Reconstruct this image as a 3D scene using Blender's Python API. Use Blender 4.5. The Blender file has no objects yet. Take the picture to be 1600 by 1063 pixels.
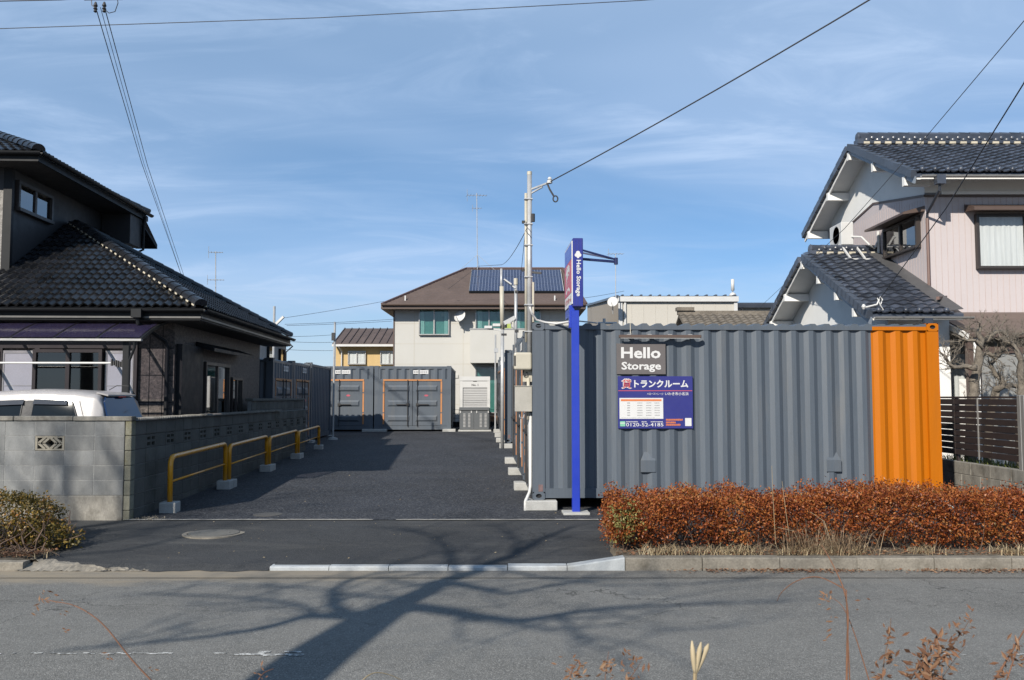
import bpy, math, random
import numpy as np
from mathutils import Vector, Matrix

random.seed(7)
np.random.seed(7)
SC = bpy.context.scene
COL = SC.collection
R = math.radians

# ------------------------------------------------------------------ camera, sky, sun, exposure
CAM_Z, FOC = 1.62, 1400.0                       # eye height in metres, focal length in photo pixels
PITCH = math.atan((622 - 531.5) / FOC)
cam_data = bpy.data.cameras.new("camera")
cam_data.sensor_width = 36.0
cam_data.lens = FOC / 1600 * 36.0
cam_data.clip_start = 0.05
cam_data.clip_end = 3000
cam = bpy.data.objects.new("camera", cam_data)
cam_data.dof.use_dof = True
cam_data.dof.focus_distance = 13.5
cam_data.dof.aperture_fstop = 14.0
cam.location = (0, 0, CAM_Z)
cam.rotation_euler = (R(90) + PITCH, 0, 0)
COL.objects.link(cam)
SC.camera = cam

SUN_EL, SUN_AZ = R(31.5), R(30)                   # sun low behind the viewer, a little to the left
SUN_DIR = Vector((-math.sin(SUN_AZ) * math.cos(SUN_EL), -math.cos(SUN_AZ) * math.cos(SUN_EL), math.sin(SUN_EL)))

world = bpy.data.worlds.new("World")
SC.world = world
world.use_nodes = True
wn, wl = world.node_tree.nodes, world.node_tree.links
wn.clear()
w_out = wn.new("ShaderNodeOutputWorld")
w_bg = wn.new("ShaderNodeBackground")
w_bg.inputs["Strength"].default_value = 0.077
w_sky = wn.new("ShaderNodeTexSky")
w_sky.sky_type = 'NISHITA'
w_sky.sun_disc = False
w_sky.sun_elevation = SUN_EL
w_sky.sun_rotation = R(180) + SUN_AZ
w_sky.altitude = 0
w_sky.air_density = 0.7
w_sky.dust_density = 0.0
w_sky.ozone_density = 5.0
w_tc = wn.new("ShaderNodeTexCoord")
w_sep = wn.new("ShaderNodeSeparateXYZ")
wl.new(w_tc.outputs["Generated"], w_sep.inputs[0])

def wmath(op, a, b=None):
    n = wn.new("ShaderNodeMath"); n.operation = op
    for i, v in enumerate((a, b)):
        if v is None: continue
        if isinstance(v, (int, float)): n.inputs[i].default_value = v
        else: wl.new(v, n.inputs[i])
    return n.outputs[0]
zz = wmath('ADD', wmath('MAXIMUM', w_sep.outputs[2], 0.0), 0.12)
cx = wmath('DIVIDE', w_sep.outputs[0], zz)
cy = wmath('DIVIDE', w_sep.outputs[1], zz)
w_comb = wn.new("ShaderNodeCombineXYZ")
wl.new(cx, w_comb.inputs[0]); wl.new(cy, w_comb.inputs[1])

def wnoise(scale, detail, rough, stretch, rot, distort, off):
    m = wn.new("ShaderNodeMapping")
    m.inputs["Scale"].default_value = stretch
    m.inputs["Rotation"].default_value = (0, 0, rot)
    m.inputs["Location"].default_value = off
    wl.new(w_comb.outputs[0], m.inputs[0])
    n = wn.new("ShaderNodeTexNoise")
    n.inputs["Scale"].default_value = scale
    n.inputs["Detail"].default_value = detail
    n.inputs["Roughness"].default_value = rough
    n.inputs["Distortion"].default_value = distort
    wl.new(m.outputs[0], n.inputs["Vector"])
    return n.outputs["Fac"]

def wramp(fac, a, b):
    n = wn.new("ShaderNodeMapRange")
    n.interpolation_type = 'SMOOTHSTEP'
    n.inputs["From Min"].default_value = a
    n.inputs["From Max"].default_value = b
    wl.new(fac, n.inputs["Value"])
    return n.outputs["Result"]
broad = wramp(wnoise(0.55, 4, 0.5, (0.55, 1.0, 1), R(-12), 0.4, (3.1, 1.4, 0)), 0.34, 0.66)
wisp = wramp(wnoise(1.5, 8, 0.62, (0.8, 1.5, 1), R(-28), 1.3, (0.6, 4.2, 0)), 0.42, 0.74)
cloud = wmath('ADD', wmath('MULTIPLY', broad, 0.46), wmath('MULTIPLY', wmath('MULTIPLY', broad, wisp), 0.34))
cloud = wmath('ADD', wmath('ADD', cloud, wmath('MULTIPLY', wisp, 0.10)), 0.0)
cloud = wmath('MINIMUM', cloud, 0.85)
w_mix = wn.new("ShaderNodeMixRGB")
w_mix.inputs["Color2"].default_value = (5.2, 6.7, 9.1, 1)
wl.new(cloud, w_mix.inputs["Fac"])
w_veil = wn.new("ShaderNodeMixRGB"); w_veil.inputs["Fac"].default_value = 0.26       # thin even veil
w_veil.inputs["Color2"].default_value = (3.1, 6.1, 9.3, 1)
wl.new(w_sky.outputs[0], w_veil.inputs["Color1"])
wl.new(w_veil.outputs[0], w_mix.inputs["Color1"])
w_low = wn.new("ShaderNodeMapRange"); w_low.interpolation_type = 'SMOOTHSTEP'      # pale haze low over the horizon
for k_, v_ in (("From Min", 0.0), ("From Max", 0.16), ("To Min", 0.75), ("To Max", 0.0)): w_low.inputs[k_].default_value = v_
wl.new(w_sep.outputs[2], w_low.inputs["Value"])
w_mix2 = wn.new("ShaderNodeMixRGB"); w_mix2.inputs["Color2"].default_value = (5.2, 6.2, 7.0, 1)
wl.new(w_low.outputs[0], w_mix2.inputs["Fac"]); wl.new(w_mix.outputs[0], w_mix2.inputs["Color1"])
wl.new(w_mix2.outputs[0], w_bg.inputs["Color"])
wl.new(w_bg.outputs[0], w_out.inputs["Surface"])

sun_data = bpy.data.lights.new("sun", 'SUN')
sun_data.energy = 5.0
sun_data.angle = R(0.7)
sun_data.color = (1.0, 0.93, 0.82)
sun = bpy.data.objects.new("sun", sun_data)
sun.rotation_euler = SUN_DIR.to_track_quat('Z', 'Y').to_euler()
COL.objects.link(sun)

SC.view_settings.view_transform = 'Standard'
SC.view_settings.look = 'None'
SC.view_settings.exposure = 0.5
SC.view_settings.gamma = 1.0
SC.view_settings.use_curve_mapping = False
SC.cycles.max_bounces = 8
SC.cycles.transparent_max_bounces = 16
SC.cycles.use_denoising = True
SC.cycles.sample_clamp_indirect = 8

# ------------------------------------------------------------------ measuring helpers
_cp, _sp = math.cos(PITCH), math.sin(PITCH)
def P(px, py, d):
    """world point seen at photo pixel (px, py) at depth d metres"""
    u, v = (px - 800) / FOC, (531.5 - py) / FOC
    k = d / (_cp - v * _sp)
    return Vector((u * k, d, CAM_Z + (_sp + v * _cp) * k))

def interp(y, tab):
    if y <= tab[0][0]: return tab[0][1]
    for (a, za), (b, zb) in zip(tab, tab[1:]):
        if y <= b: return za + (zb - za) * (y - a) / (b - a)
    return tab[-1][1]
ROAD_TAB = [(3.0, -0.17), (6.2, -0.13), (9.0, -0.165), (9.46, -0.165)]
LOT_TAB = [(12.1, -0.01), (36.0, 0.437), (60.0, 0.45)]
def zlot(y): return interp(y, LOT_TAB)
def zpave(y): return interp(y, [(9.46, -0.118), (12.1, -0.014)])

# ------------------------------------------------------------------ object helpers
def tag(o, label=None, cat=None, group=None, kind=None):
    if label: o["label"] = label
    if cat: o["category"] = cat
    if group: o["group"] = group
    if kind: o["kind"] = kind
    return o

def thing(name, label, cat, loc=(0, 0, 0), rz=0.0, group=None):
    o = bpy.data.objects.new(name, None)
    o.empty_display_size = 0.2
    o.location = loc
    o.rotation_euler = (0, 0, rz)
    COL.objects.link(o)
    return tag(o, label, cat, group)

def put(name, mesh, parent=None, mw=None):
    o = bpy.data.objects.new(name, mesh)
    COL.objects.link(o)
    if parent is not None: o.parent = parent
    if mw is not None: o.matrix_local = mw
    return o

def copy_tree(o, parent=None):
    c = o.copy()
    COL.objects.link(c)
    if parent is not None: c.parent = parent
    for ch in list(o.children):
        copy_tree(ch, c)
    return c

def bevel(o, w=0.008, seg=2):
    m = o.modifiers.new("bevel", 'BEVEL')
    m.width = w; m.segments = seg; m.limit_method = 'ANGLE'; m.angle_limit = R(40)
    return o

class MB:
    def __init__(s):
        s.v, s.f, s.m = [], [], []
        s.cur = 0
    def mat(s, i): s.cur = i; return s
    def face(s, idx): s.f.append(tuple(idx)); s.m.append(s.cur)
    def poly(s, pts):
        b = len(s.v); s.v += [tuple(p) for p in pts]
        s.face(range(b, b + len(pts))); return s
    def box(s, x0, x1, y0, y1, z0, z1, mw=None):
        b = len(s.v)
        pts = [(x, y, z) for z in (z0, z1) for y in (y0, y1) for x in (x0, x1)]
        if mw is not None: pts = [tuple(mw @ Vector(p)) for p in pts]
        s.v += pts
        for q in ((0, 2, 3, 1), (4, 5, 7, 6), (0, 1, 5, 4), (2, 6, 7, 3), (0, 4, 6, 2), (1, 3, 7, 5)):
            s.face([b + i for i in q])
        return s
    def cham(s, x0, x1, y0, y1, z0, z1, c=0.006):
        """box whose twelve edges are chamfered"""
        b = len(s.v); X, Y, Z = (x0, x1), (y0, y1), (z0, z1)
        ix = {}
        for i in (0, 1):
            for j in (0, 1):
                for k in (0, 1):
                    sx, sy, sz = (1, -1)[i] * c, (1, -1)[j] * c, (1, -1)[k] * c
                    for a, p in enumerate(((X[i], Y[j] + sy, Z[k] + sz), (X[i] + sx, Y[j], Z[k] + sz), (X[i] + sx, Y[j] + sy, Z[k]))):
                        ix[i, j, k, a] = len(s.v); s.v.append(p)
        for a in range(3):
            for e in (0, 1):
                def k3(p, q):
                    t = [0, 0, 0]; t[a] = e; t[(a + 1) % 3] = p; t[(a + 2) % 3] = q
                    return ix[t[0], t[1], t[2], a]
                q = [k3(0, 0), k3(1, 0), k3(1, 1), k3(0, 1)]
                s.face(q if e else q[::-1])
        for a in range(3):
            b1, c1 = (a + 1) % 3, (a + 2) % 3
            for p in (0, 1):
                for q in (0, 1):
                    t0 = [0, 0, 0]; t1 = [0, 0, 0]
                    t0[a] = 0; t1[a] = 1
                    t0[b1] = t1[b1] = p; t0[c1] = t1[c1] = q
                    f = [ix[(*t0, b1)], ix[(*t1, b1)], ix[(*t1, c1)], ix[(*t0, c1)]]
                    s.face(f if (p ^ q) else f[::-1])
        for i in (0, 1):
            for j in (0, 1):
                for k in (0, 1):
                    f = [ix[i, j, k, 0], ix[i, j, k, 1], ix[i, j, k, 2]]
                    s.face(f if (i + j + k) % 2 else f[::-1])
        return s
    def bar(s, a, b, w, h, up=(0, 0, 1)):
        """rectangular bar from a to b"""
        a, b = Vector(a), Vector(b); t = (b - a).normalized()
        up = Vector(up)
        if abs(t.dot(up)) > 0.99: up = Vector((0, 1, 0))
        x = t.cross(up).normalized(); y = x.cross(t)
        q = len(s.v)
        for p in (a, b):
            for i, j in ((-1, -1), (1, -1), (1, 1), (-1, 1)):
                s.v.append(tuple(p + x * i * w / 2 + y * j * h / 2))
        for f in ((3, 2, 1, 0), (4, 5, 6, 7), (0, 1, 5, 4), (1, 2, 6, 5), (2, 3, 7, 6), (3, 0, 4, 7)):
            s.face([q + i for i in f])
        return s
    def tube(s, pts, r, n=8, cap=True):
        pts = [Vector(p) for p in pts]
        rs = r if isinstance(r, (list, tuple)) else [r] * len(pts)
        q = len(s.v); prev = None
        for i, p in enumerate(pts):
            t = (pts[min(i + 1, len(pts) - 1)] - pts[max(i - 1, 0)]).normalized()
            if prev is None:
                ref = Vector((0, 0, 1)) if abs(t.z) < 0.9 else Vector((1, 0, 0))
                x = t.cross(ref).normalized()
            else:
                x = (prev - t * prev.dot(t))
                x = x.normalized() if x.length > 1e-6 else t.orthogonal().normalized()
            prev = x; y = t.cross(x)
            for k in range(n):
                a = 2 * math.pi * k / n
                s.v.append(tuple(p + (x * math.cos(a) + y * math.sin(a)) * rs[i]))
        for i in range(len(pts) - 1):
            for k in range(n):
                k2 = (k + 1) % n
                s.face((q + i * n + k, q + i * n + k2, q + (i + 1) * n + k2, q + (i + 1) * n + k))
        if cap:
            s.face([q + k for k in range(n)][::-1])
            s.face([q + (len(pts) - 1) * n + k for k in range(n)])
        return s
    def prism(s, pts, off):
        """polygon pts extruded by the vector off"""
        off = Vector(off); q = len(s.v); n = len(pts)
        s.v += [tuple(p) for p in pts] + [tuple(Vector(p) + off) for p in pts]
        s.face(list(range(q, q + n))[::-1]); s.face(range(q + n, q + 2 * n))
        for k in range(n):
            k2 = (k + 1) % n
            s.face((q + k, q + k2, q + n + k2, q + n + k))
        return s
    def lathe(s, prof, c=(0, 0, 0), n=24, axis='z'):
        q = len(s.v); c = Vector(c)
        for r, z in prof:
            for k in range(n):
                a = 2 * math.pi * k / n
                p = Vector((r * math.cos(a), r * math.sin(a), z))
                if axis == 'y': p = Vector((p.x, p.z, -p.y))
                if axis == 'x': p = Vector((p.z, p.x, p.y))
                s.v.append(tuple(c + p))
        for i in range(len(prof) - 1):
            for k in range(n):
                k2 = (k + 1) % n
                s.face((q + i * n + k, q + i * n + k2, q + (i + 1) * n + k2, q + (i + 1) * n + k))
        s.face([q + k for k in range(n)][::-1])
        s.face([q + (len(prof) - 1) * n + k for k in range(n)])
        return s
    def grid(s, fn, us, vs):
        q = len(s.v); nu = len(us)
        for v in vs:
            for u in us: s.v.append(tuple(fn(u, v)))
        for j in range(len(vs) - 1):
            for i in range(nu - 1):
                s.face((q + j * nu + i, q + j * nu + i + 1, q + (j + 1) * nu + i + 1, q + (j + 1) * nu + i))
        return s
    def mesh(s, name, mats, smooth=False):
        me = bpy.data.meshes.new(name)
        me.from_pydata(s.v, [], s.f)
        if not isinstance(mats, (list, tuple)): mats = [mats]
        for m in mats: me.materials.append(m)
        if len(mats) > 1: me.polygons.foreach_set("material_index", s.m)
        if smooth: me.polygons.foreach_set("use_smooth", [True] * len(s.f))
        me.update()
        return me
    def build(s, name, mats, parent=None, smooth=False, mw=None):
        return put(name, s.mesh(name, mats, smooth), parent, mw)

# ------------------------------------------------------------------ materials
MATS = {}
ALB = 0.64                                        # keeps pale paints inside the exposure
def _new(name):
    m = bpy.data.materials.new(name); m.use_nodes = True
    nt = m.node_tree; nt.nodes.clear()
    out = nt.nodes.new("ShaderNodeOutputMaterial")
    bs = nt.nodes.new("ShaderNodeBsdfPrincipled")
    nt.links.new(bs.outputs[0], out.inputs[0])
    return m, nt, bs, out

def nnoise(nt, vec, scale, detail=4, rough=0.55, dist=0.0):
    n = nt.nodes.new("ShaderNodeTexNoise")
    n.inputs["Scale"].default_value = scale; n.inputs["Detail"].default_value = detail
    n.inputs["Roughness"].default_value = rough; n.inputs["Distortion"].default_value = dist
    nt.links.new(vec, n.inputs["Vector"]); return n.outputs["Fac"]

def nmap(nt, fac, a, b, c=0.0, d=1.0, smooth=False):
    n = nt.nodes.new("ShaderNodeMapRange")
    if smooth: n.interpolation_type = 'SMOOTHSTEP'
    for k, v in (("From Min", a), ("From Max", b), ("To Min", c), ("To Max", d)): n.inputs[k].default_value = v
    nt.links.new(fac, n.inputs["Value"]); return n.outputs["Result"]

def nmix(nt, fac, a, b, mode='MIX'):
    n = nt.nodes.new("ShaderNodeMixRGB"); n.blend_type = mode
    for k, v in (("Fac", fac), ("Color1", a), ("Color2", b)):
        if isinstance(v, (int, float)): n.inputs[k].default_value = v
        elif isinstance(v, tuple): n.inputs[k].default_value = (*v[:3], 1)
        else: nt.links.new(v, n.inputs[k])
    return n.outputs["Color"]

def nmath(nt, op, a, b=None):
    n = nt.nodes.new("ShaderNodeMath"); n.operation = op
    for i, v in enumerate((a, b)):
        if v is None: continue
        if isinstance(v, (int, float)): n.inputs[i].default_value = v
        else: nt.links.new(v, n.inputs[i])
    return n.outputs[0]

def npos(nt, stretch=None):
    g = nt.nodes.new("ShaderNodeNewGeometry")
    if stretch is None: return g.outputs["Position"]
    m = nt.nodes.new("ShaderNodeMapping"); m.inputs["Scale"].default_value = stretch
    nt.links.new(g.outputs["Position"], m.inputs[0]); return m.outputs[0]

def nbump(nt, bs, h, strength=0.3, dist=0.01):
    b = nt.nodes.new("ShaderNodeBump")
    b.inputs["Strength"].default_value = strength; b.inputs["Distance"].default_value = dist
    nt.links.new(h, b.inputs["Height"]); nt.links.new(b.outputs[0], bs.inputs["Normal"])

def mat(name, col, rough=0.6, metal=0.0, var=0.12, scale=3.0, fine=0.06, fscale=60.0, bump=0.0, bscale=80.0, bdist=0.004,
        stretch=None, dirt=None, dirt_amt=0.0, dscale=1.5, rnd=0.0, spec=0.5, coat=0.0, island=0.0):
    """painted / mineral surface: base colour with large and fine noise variation, dirt patches and fine relief"""
    if max(col) > 0.1: col = tuple(c * ALB for c in col)
    if dirt is not None: dirt = tuple(c * ALB for c in dirt)
    if name in MATS: return MATS[name]
    m, nt, bs, out = _new(name)
    pos = npos(nt, stretch)
    big = nmap(nt, nnoise(nt, pos, scale, 5, 0.6), 0.3, 0.7, 1 - var, 1 + var)
    sm = nmap(nt, nnoise(nt, pos, fscale, 3, 0.6), 0.3, 0.7, 1 - fine, 1 + fine)
    f = nmath(nt, 'MULTIPLY', big, sm)
    if rnd:
        oi = nt.nodes.new("ShaderNodeObjectInfo")
        f = nmath(nt, 'MULTIPLY', f, nmap(nt, oi.outputs["Random"], 0, 1, 1 - rnd, 1 + rnd))
    if island:
        g = nt.nodes.new("ShaderNodeNewGeometry")
        f = nmath(nt, 'MULTIPLY', f, nmap(nt, g.outputs["Random Per Island"], 0, 1, 1 - island, 1 + island))
    c = nmix(nt, 1.0, tuple(col), f, 'MULTIPLY')
    if dirt is not None:
        dn = nmap(nt, nnoise(nt, pos, dscale, 8, 0.65, 0.3), 0.48, 0.75, 0, dirt_amt, True)
        c = nmix(nt, dn, c, tuple(dirt))
    nt.links.new(c, bs.inputs["Base Color"])
    rr = nmap(nt, nnoise(nt, pos, scale * 2.3, 4), 0.3, 0.7, max(0.02, rough - 0.06), min(1, rough + 0.06))
    nt.links.new(rr, bs.inputs["Roughness"])
    bs.inputs["Metallic"].default_value = metal
    bs.inputs["Specular IOR Level"].default_value = spec
    if coat: bs.inputs["Coat Weight"].default_value = coat; bs.inputs["Coat Roughness"].default_value = 0.08
    if bump: nbump(nt, bs, nnoise(nt, pos, bscale, 4, 0.65), bump, bdist)
    MATS[name] = m
    return m

def asphalt(name, base, speck, speck_amt, patch, grain=150.0, bump=0.6, dirtcol=None, sand=False, rough=0.85, cracks=False):
    m, nt, bs, out = _new(name)
    pos = npos(nt)
    big = nmap(nt, nnoise(nt, pos, 0.7, 6, 0.6, 0.3), 0.3, 0.7, 1 - patch, 1 + patch)
    mid = nmap(nt, nnoise(nt, pos, 9, 5, 0.7), 0.3, 0.7, 0.86, 1.14)
    c = nmix(nt, 1.0, tuple(base), nmath(nt, 'MULTIPLY', big, mid), 'MULTIPLY')
    vo = nt.nodes.new("ShaderNodeTexVoronoi"); vo.inputs["Scale"].default_value = grain
    nt.links.new(pos, vo.inputs["Vector"])
    vs = nt.nodes.new("ShaderNodeSeparateColor"); nt.links.new(vo.outputs["Color"], vs.inputs[0])
    stone = nmap(nt, vs.outputs[0], 0.55, 1.0, 0, speck_amt, True)
    c = nmix(nt, stone, c, tuple(speck))
    dark = nmap(nt, vs.outputs[1], 0.7, 1.0, 0, 0.5)
    c = nmix(nt, dark, c, tuple(x * 0.35 for x in base))
    if cracks:                                    # fine branching cracks and dull oily patches
        cv = nt.nodes.new("ShaderNodeTexVoronoi"); cv.feature = 'DISTANCE_TO_EDGE'; cv.inputs["Scale"].default_value = 0.45
        wv = nt.nodes.new("ShaderNodeVectorMath"); wv.operation = 'ADD'
        nv_ = nt.nodes.new("ShaderNodeTexNoise"); nv_.inputs["Scale"].default_value = 2.2; nv_.inputs["Detail"].default_value = 5
        nt.links.new(pos, nv_.inputs["Vector"]); nt.links.new(pos, wv.inputs[0]); nt.links.new(nv_.outputs["Color"], wv.inputs[1]); nt.links.new(wv.outputs[0], cv.inputs["Vector"])
        ck = nmap(nt, cv.outputs["Distance"], 0.0015, 0.006, 1.0, 0.0)
        ck = nmath(nt, 'MULTIPLY', ck, nmap(nt, nnoise(nt, pos, 0.35, 3), 0.46, 0.58, 0.0, 0.75, True))
        c = nmix(nt, ck, c, tuple(x * 0.3 for x in base))
        oil = nmap(nt, nnoise(nt, npos(nt, (0.5, 1.2, 1)), 0.9, 4, 0.55), 0.60, 0.78, 0.0, 0.4, True)
        c = nmix(nt, oil, c, tuple(x * 0.55 for x in base))
        track = nt.nodes.new("ShaderNodeTexWave"); track.bands_direction = 'Y'; track.inputs["Scale"].default_value = 0.115; track.inputs["Distortion"].default_value = 0.6; track.inputs["Detail"].default_value = 3
        nt.links.new(pos, track.inputs["Vector"])
        c = nmix(nt, nmap(nt, track.outputs["Fac"], 0.3, 1.0, 0.0, 0.16, True), c, tuple(min(1, x * 1.6) for x in base))
    if dirtcol:
        st = npos(nt, (0.35, 1.6, 1))
        dn = nmap(nt, nnoise(nt, st, 1.1, 8, 0.7, 0.4), 0.5, 0.75, 0, 0.45, True)
        c = nmix(nt, dn, c, tuple(dirtcol))
    if sand:                                      # washed-in sand that lies thickest at the left end of the gutter
        sx = nt.nodes.new("ShaderNodeSeparateXYZ"); nt.links.new(pos, sx.inputs[0])
        left = nmap(nt, sx.outputs[0], -3.4, 0.4, 1.0, 0.12, True)
        wob = nmath(nt, 'ADD', sx.outputs[1], nmap(nt, nnoise(nt, npos(nt, (0.5, 1, 1)), 1.6, 6, 0.7), 0.3, 0.7, -0.28, 0.22))
        near = nmap(nt, wob, 8.62, 9.02, 0.0, 1.0, True)
        sn = nmap(nt, nnoise(nt, npos(nt, (0.6, 2.2, 1)), 2.2, 8, 0.72), 0.25, 0.6, 0.45, 1, True)
        c = nmix(nt, nmath(nt, 'MULTIPLY', nmath(nt, 'MULTIPLY', left, near), sn), c, (0.235, 0.20, 0.15))
    nt.links.new(c, bs.inputs["Base Color"])
    bs.inputs["Roughness"].default_value = rough
    bs.inputs["Specular IOR Level"].default_value = 0.35
    h = nmath(nt, 'ADD', nmath(nt, 'MULTIPLY', vo.outputs["Distance"], -0.7), nnoise(nt, pos, grain * 0.4, 4, 0.7))
    nbump(nt, bs, h, bump, 0.006)
    MATS[name] = m
    return m

def glass(name, tint, refl=1.0, boost=2.2, rough=0.02):
    """thin pane: Fresnel mirror over a tinted see-through layer"""
    m, nt, bs, out = _new(name)
    nt.nodes.remove(bs)
    tr = nt.nodes.new("ShaderNodeBsdfTransparent"); tr.inputs[0].default_value = (*tint, 1)
    gl = nt.nodes.new("ShaderNodeBsdfGlossy"); gl.inputs["Roughness"].default_value = rough
    gl.inputs[0].default_value = (refl, refl, refl, 1)
    lw = nt.nodes.new("ShaderNodeFresnel"); lw.inputs[0].default_value = 1.5
    f = nmath(nt, 'MINIMUM', nmath(nt, 'MULTIPLY', lw.outputs[0], boost), 1.0)
    gg = nt.nodes.new("ShaderNodeNewGeometry")
    f = nmath(nt, 'MULTIPLY', f, nmath(nt, 'SUBTRACT', 1.0, gg.outputs["Backfacing"]))       # only the outer face mirrors
    mx = nt.nodes.new("ShaderNodeMixShader")
    nt.links.new(f, mx.inputs[0]); nt.links.new(tr.outputs[0], mx.inputs[1]); nt.links.new(gl.outputs[0], mx.inputs[2])
    nt.links.new(mx.outputs[0], out.inputs[0])
    MATS[name] = m
    return m

def leafmat(name, cols, rough=0.4, trans=0.25, spec=0.4):
    m, nt, bs, out = _new(name)
    g = nt.nodes.new("ShaderNodeNewGeometry")
    rp = nt.nodes.new("ShaderNodeValToRGB")
    cr = rp.color_ramp
    while len(cr.elements) < len(cols): cr.elements.new(0.5)
    for i, (p, c) in enumerate(cols):
        cr.elements[i].position = p; cr.elements[i].color = (*[x * 0.78 for x in c], 1)
    pn = nnoise(nt, g.outputs["Position"], 2.6, 3)
    f = nmath(nt, 'ADD', nmath(nt, 'MULTIPLY', g.outputs["Random Per Island"], 0.75), nmath(nt, 'MULTIPLY', nmath(nt, 'SUBTRACT', pn, 0.36), 0.9))
    nt.links.new(f, rp.inputs[0])
    nt.links.new(rp.outputs[0], bs.inputs["Base Color"])
    bs.inputs["Roughness"].default_value = rough; bs.inputs["Specular IOR Level"].default_value = spec
    tl = nt.nodes.new("ShaderNodeBsdfTranslucent"); nt.links.new(rp.outputs[0], tl.inputs[0])
    mx = nt.nodes.new("ShaderNodeMixShader"); mx.inputs[0].default_value = trans
    nt.links.new(bs.outputs[0], mx.inputs[1]); nt.links.new(tl.outputs[0], mx.inputs[2])
    nt.links.new(mx.outputs[0], out.inputs[0])
    MATS[name] = m
    return m

M_ROAD = asphalt("road_asphalt", (0.126, 0.125, 0.118), (0.30, 0.295, 0.28), 0.6, 0.16, 140, 0.55, None, True, 0.85, True)
M_LOT = asphalt("fresh_asphalt", (0.022, 0.024, 0.030), (0.15, 0.152, 0.16), 0.45, 0.40, 48, 1.2, (0.05, 0.05, 0.05), False, 0.8)
M_PAVE = asphalt("pavement_asphalt", (0.027, 0.0285, 0.031), (0.14, 0.14, 0.135), 0.35, 0.26, 150, 0.5, (0.11, 0.107, 0.10), False, 0.85, True)
M_SOIL = mat("dry_soil", (0.20, 0.165, 0.12), 0.95, var=0.3, scale=4, fine=0.25, fscale=90, bump=1.0, bscale=60, bdist=0.02)
M_EARTH = mat("far_ground", (0.13, 0.125, 0.10), 0.95, var=0.25, scale=0.5, fine=0.2, fscale=8)
M_GREY = mat("container_paint", (0.104, 0.127, 0.158), 0.48, var=0.07, scale=1.3, fine=0.05, fscale=35, dirt=(0.20, 0.195, 0.185), dirt_amt=0.42, dscale=2.2, stretch=(1.6, 1.6, 0.16), bump=0.35, bscale=1.3, bdist=0.03)
M_ORANGE = mat("orange_paint", (0.585, 0.165, 0.002), 0.5, spec=0.2, var=0.05, scale=1.5, fine=0.03, dirt=(0.44, 0.14, 0.012), dirt_amt=0.45, dscale=2.2, stretch=(1.6, 1.6, 0.16), bump=0.35, bscale=1.3, bdist=0.03)
M_FRAMEORANGE = mat("faded_orange_seal", (0.62, 0.27, 0.10), 0.55, var=0.1)
M_BLACK = mat("black_rubber", (0.02, 0.02, 0.022), 0.6)
M_DARKHOLE = mat("dark_cavity", (0.012, 0.012, 0.014), 0.9)
M_CONC = mat("pale_concrete", (0.52, 0.52, 0.50), 0.85, var=0.12, scale=6, fine=0.1, bump=0.4, bscale=70, dirt=(0.33, 0.31, 0.28), dirt_amt=0.35, dscale=4)
M_KERBNEW = mat("new_kerb_concrete", (0.50, 0.53, 0.55), 0.8, var=0.12, scale=5, fine=0.08, bump=0.35, dirt=(0.33, 0.31, 0.27), dirt_amt=0.5, dscale=3, rnd=0.06)
M_KERBOLD = mat("old_kerb_concrete", (0.27, 0.245, 0.205), 0.9, var=0.22, scale=5, fine=0.2, fscale=45, bump=0.7, bscale=70, dirt=(0.11, 0.095, 0.07), dirt_amt=0.85, dscale=3.5, rnd=0.14)
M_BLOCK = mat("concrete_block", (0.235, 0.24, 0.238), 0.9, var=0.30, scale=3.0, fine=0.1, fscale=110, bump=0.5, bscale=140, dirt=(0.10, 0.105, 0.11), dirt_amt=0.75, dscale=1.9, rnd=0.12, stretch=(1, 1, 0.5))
M_BLOCKOLDSHADE = mat("weathered_shade_block", (0.080, 0.080, 0.072), 0.95, var=0.22, scale=2.5, fine=0.14, fscale=90, bump=0.5, bscale=120, dirt=(0.035, 0.038, 0.026), dirt_amt=0.6, dscale=1.3, rnd=0.16)  # weathering aside, the tone is lowered to paint in this side's shade
M_MOSS = mat("mossy_block", (0.27, 0.26, 0.20), 0.95, var=0.2, scale=6, fine=0.15, bump=0.5, dirt=(0.16, 0.14, 0.035), dirt_amt=0.85, dscale=3, rnd=0.1)
M_MORTAR = mat("mortar", (0.33, 0.33, 0.32), 0.95, var=0.2, fine=0.2)
M_BASECONC = mat("stained_base_concrete", (0.28, 0.265, 0.235), 0.9, var=0.34, scale=5, fine=0.15, bump=0.5, dirt=(0.075, 0.065, 0.048), dirt_amt=1.0, dscale=2.8, stretch=(1, 1, 0.6))
M_YELLOW = mat("yellow_enamel", (0.88, 0.385, 0.012), 0.32, var=0.05, fine=0.03, coat=0.3)
M_BLUE = mat("blue_enamel", (0.022, 0.055, 0.50), 0.35, var=0.05, fine=0.02, coat=0.2)
M_SIGNBLUE = mat("sign_blue_print", (0.036, 0.04, 0.24), 0.4, var=0.04, fine=0.02)
M_WHITE = mat("white_print", (0.80, 0.80, 0.80), 0.5, var=0.03, fine=0.02)
M_RED = mat("red_print", (0.66, 0.035, 0.03), 0.5, var=0.03)
M_PINKRED = mat("faded_red_print", (0.62, 0.11, 0.16), 0.45, var=0.05)
M_ORPRINT = mat("orange_print", (0.80, 0.24, 0.08), 0.5, var=0.03)
M_GREENPRINT = mat("green_print", (0.25, 0.62, 0.42), 0.5, var=0.03)
M_GREYPRINT = mat("grey_print", (0.36, 0.37, 0.38), 0.5, var=0.03)
M_TAUPE = mat("taupe_board", (0.15, 0.135, 0.135), 0.55, var=0.05)
M_GALV = mat("galvanised_steel", (0.55, 0.56, 0.57), 0.42, 0.25, var=0.12, scale=8, fine=0.06)
M_ALU = mat("anodised_aluminium", (0.55, 0.54, 0.52), 0.4, 0.6, var=0.06)
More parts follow.
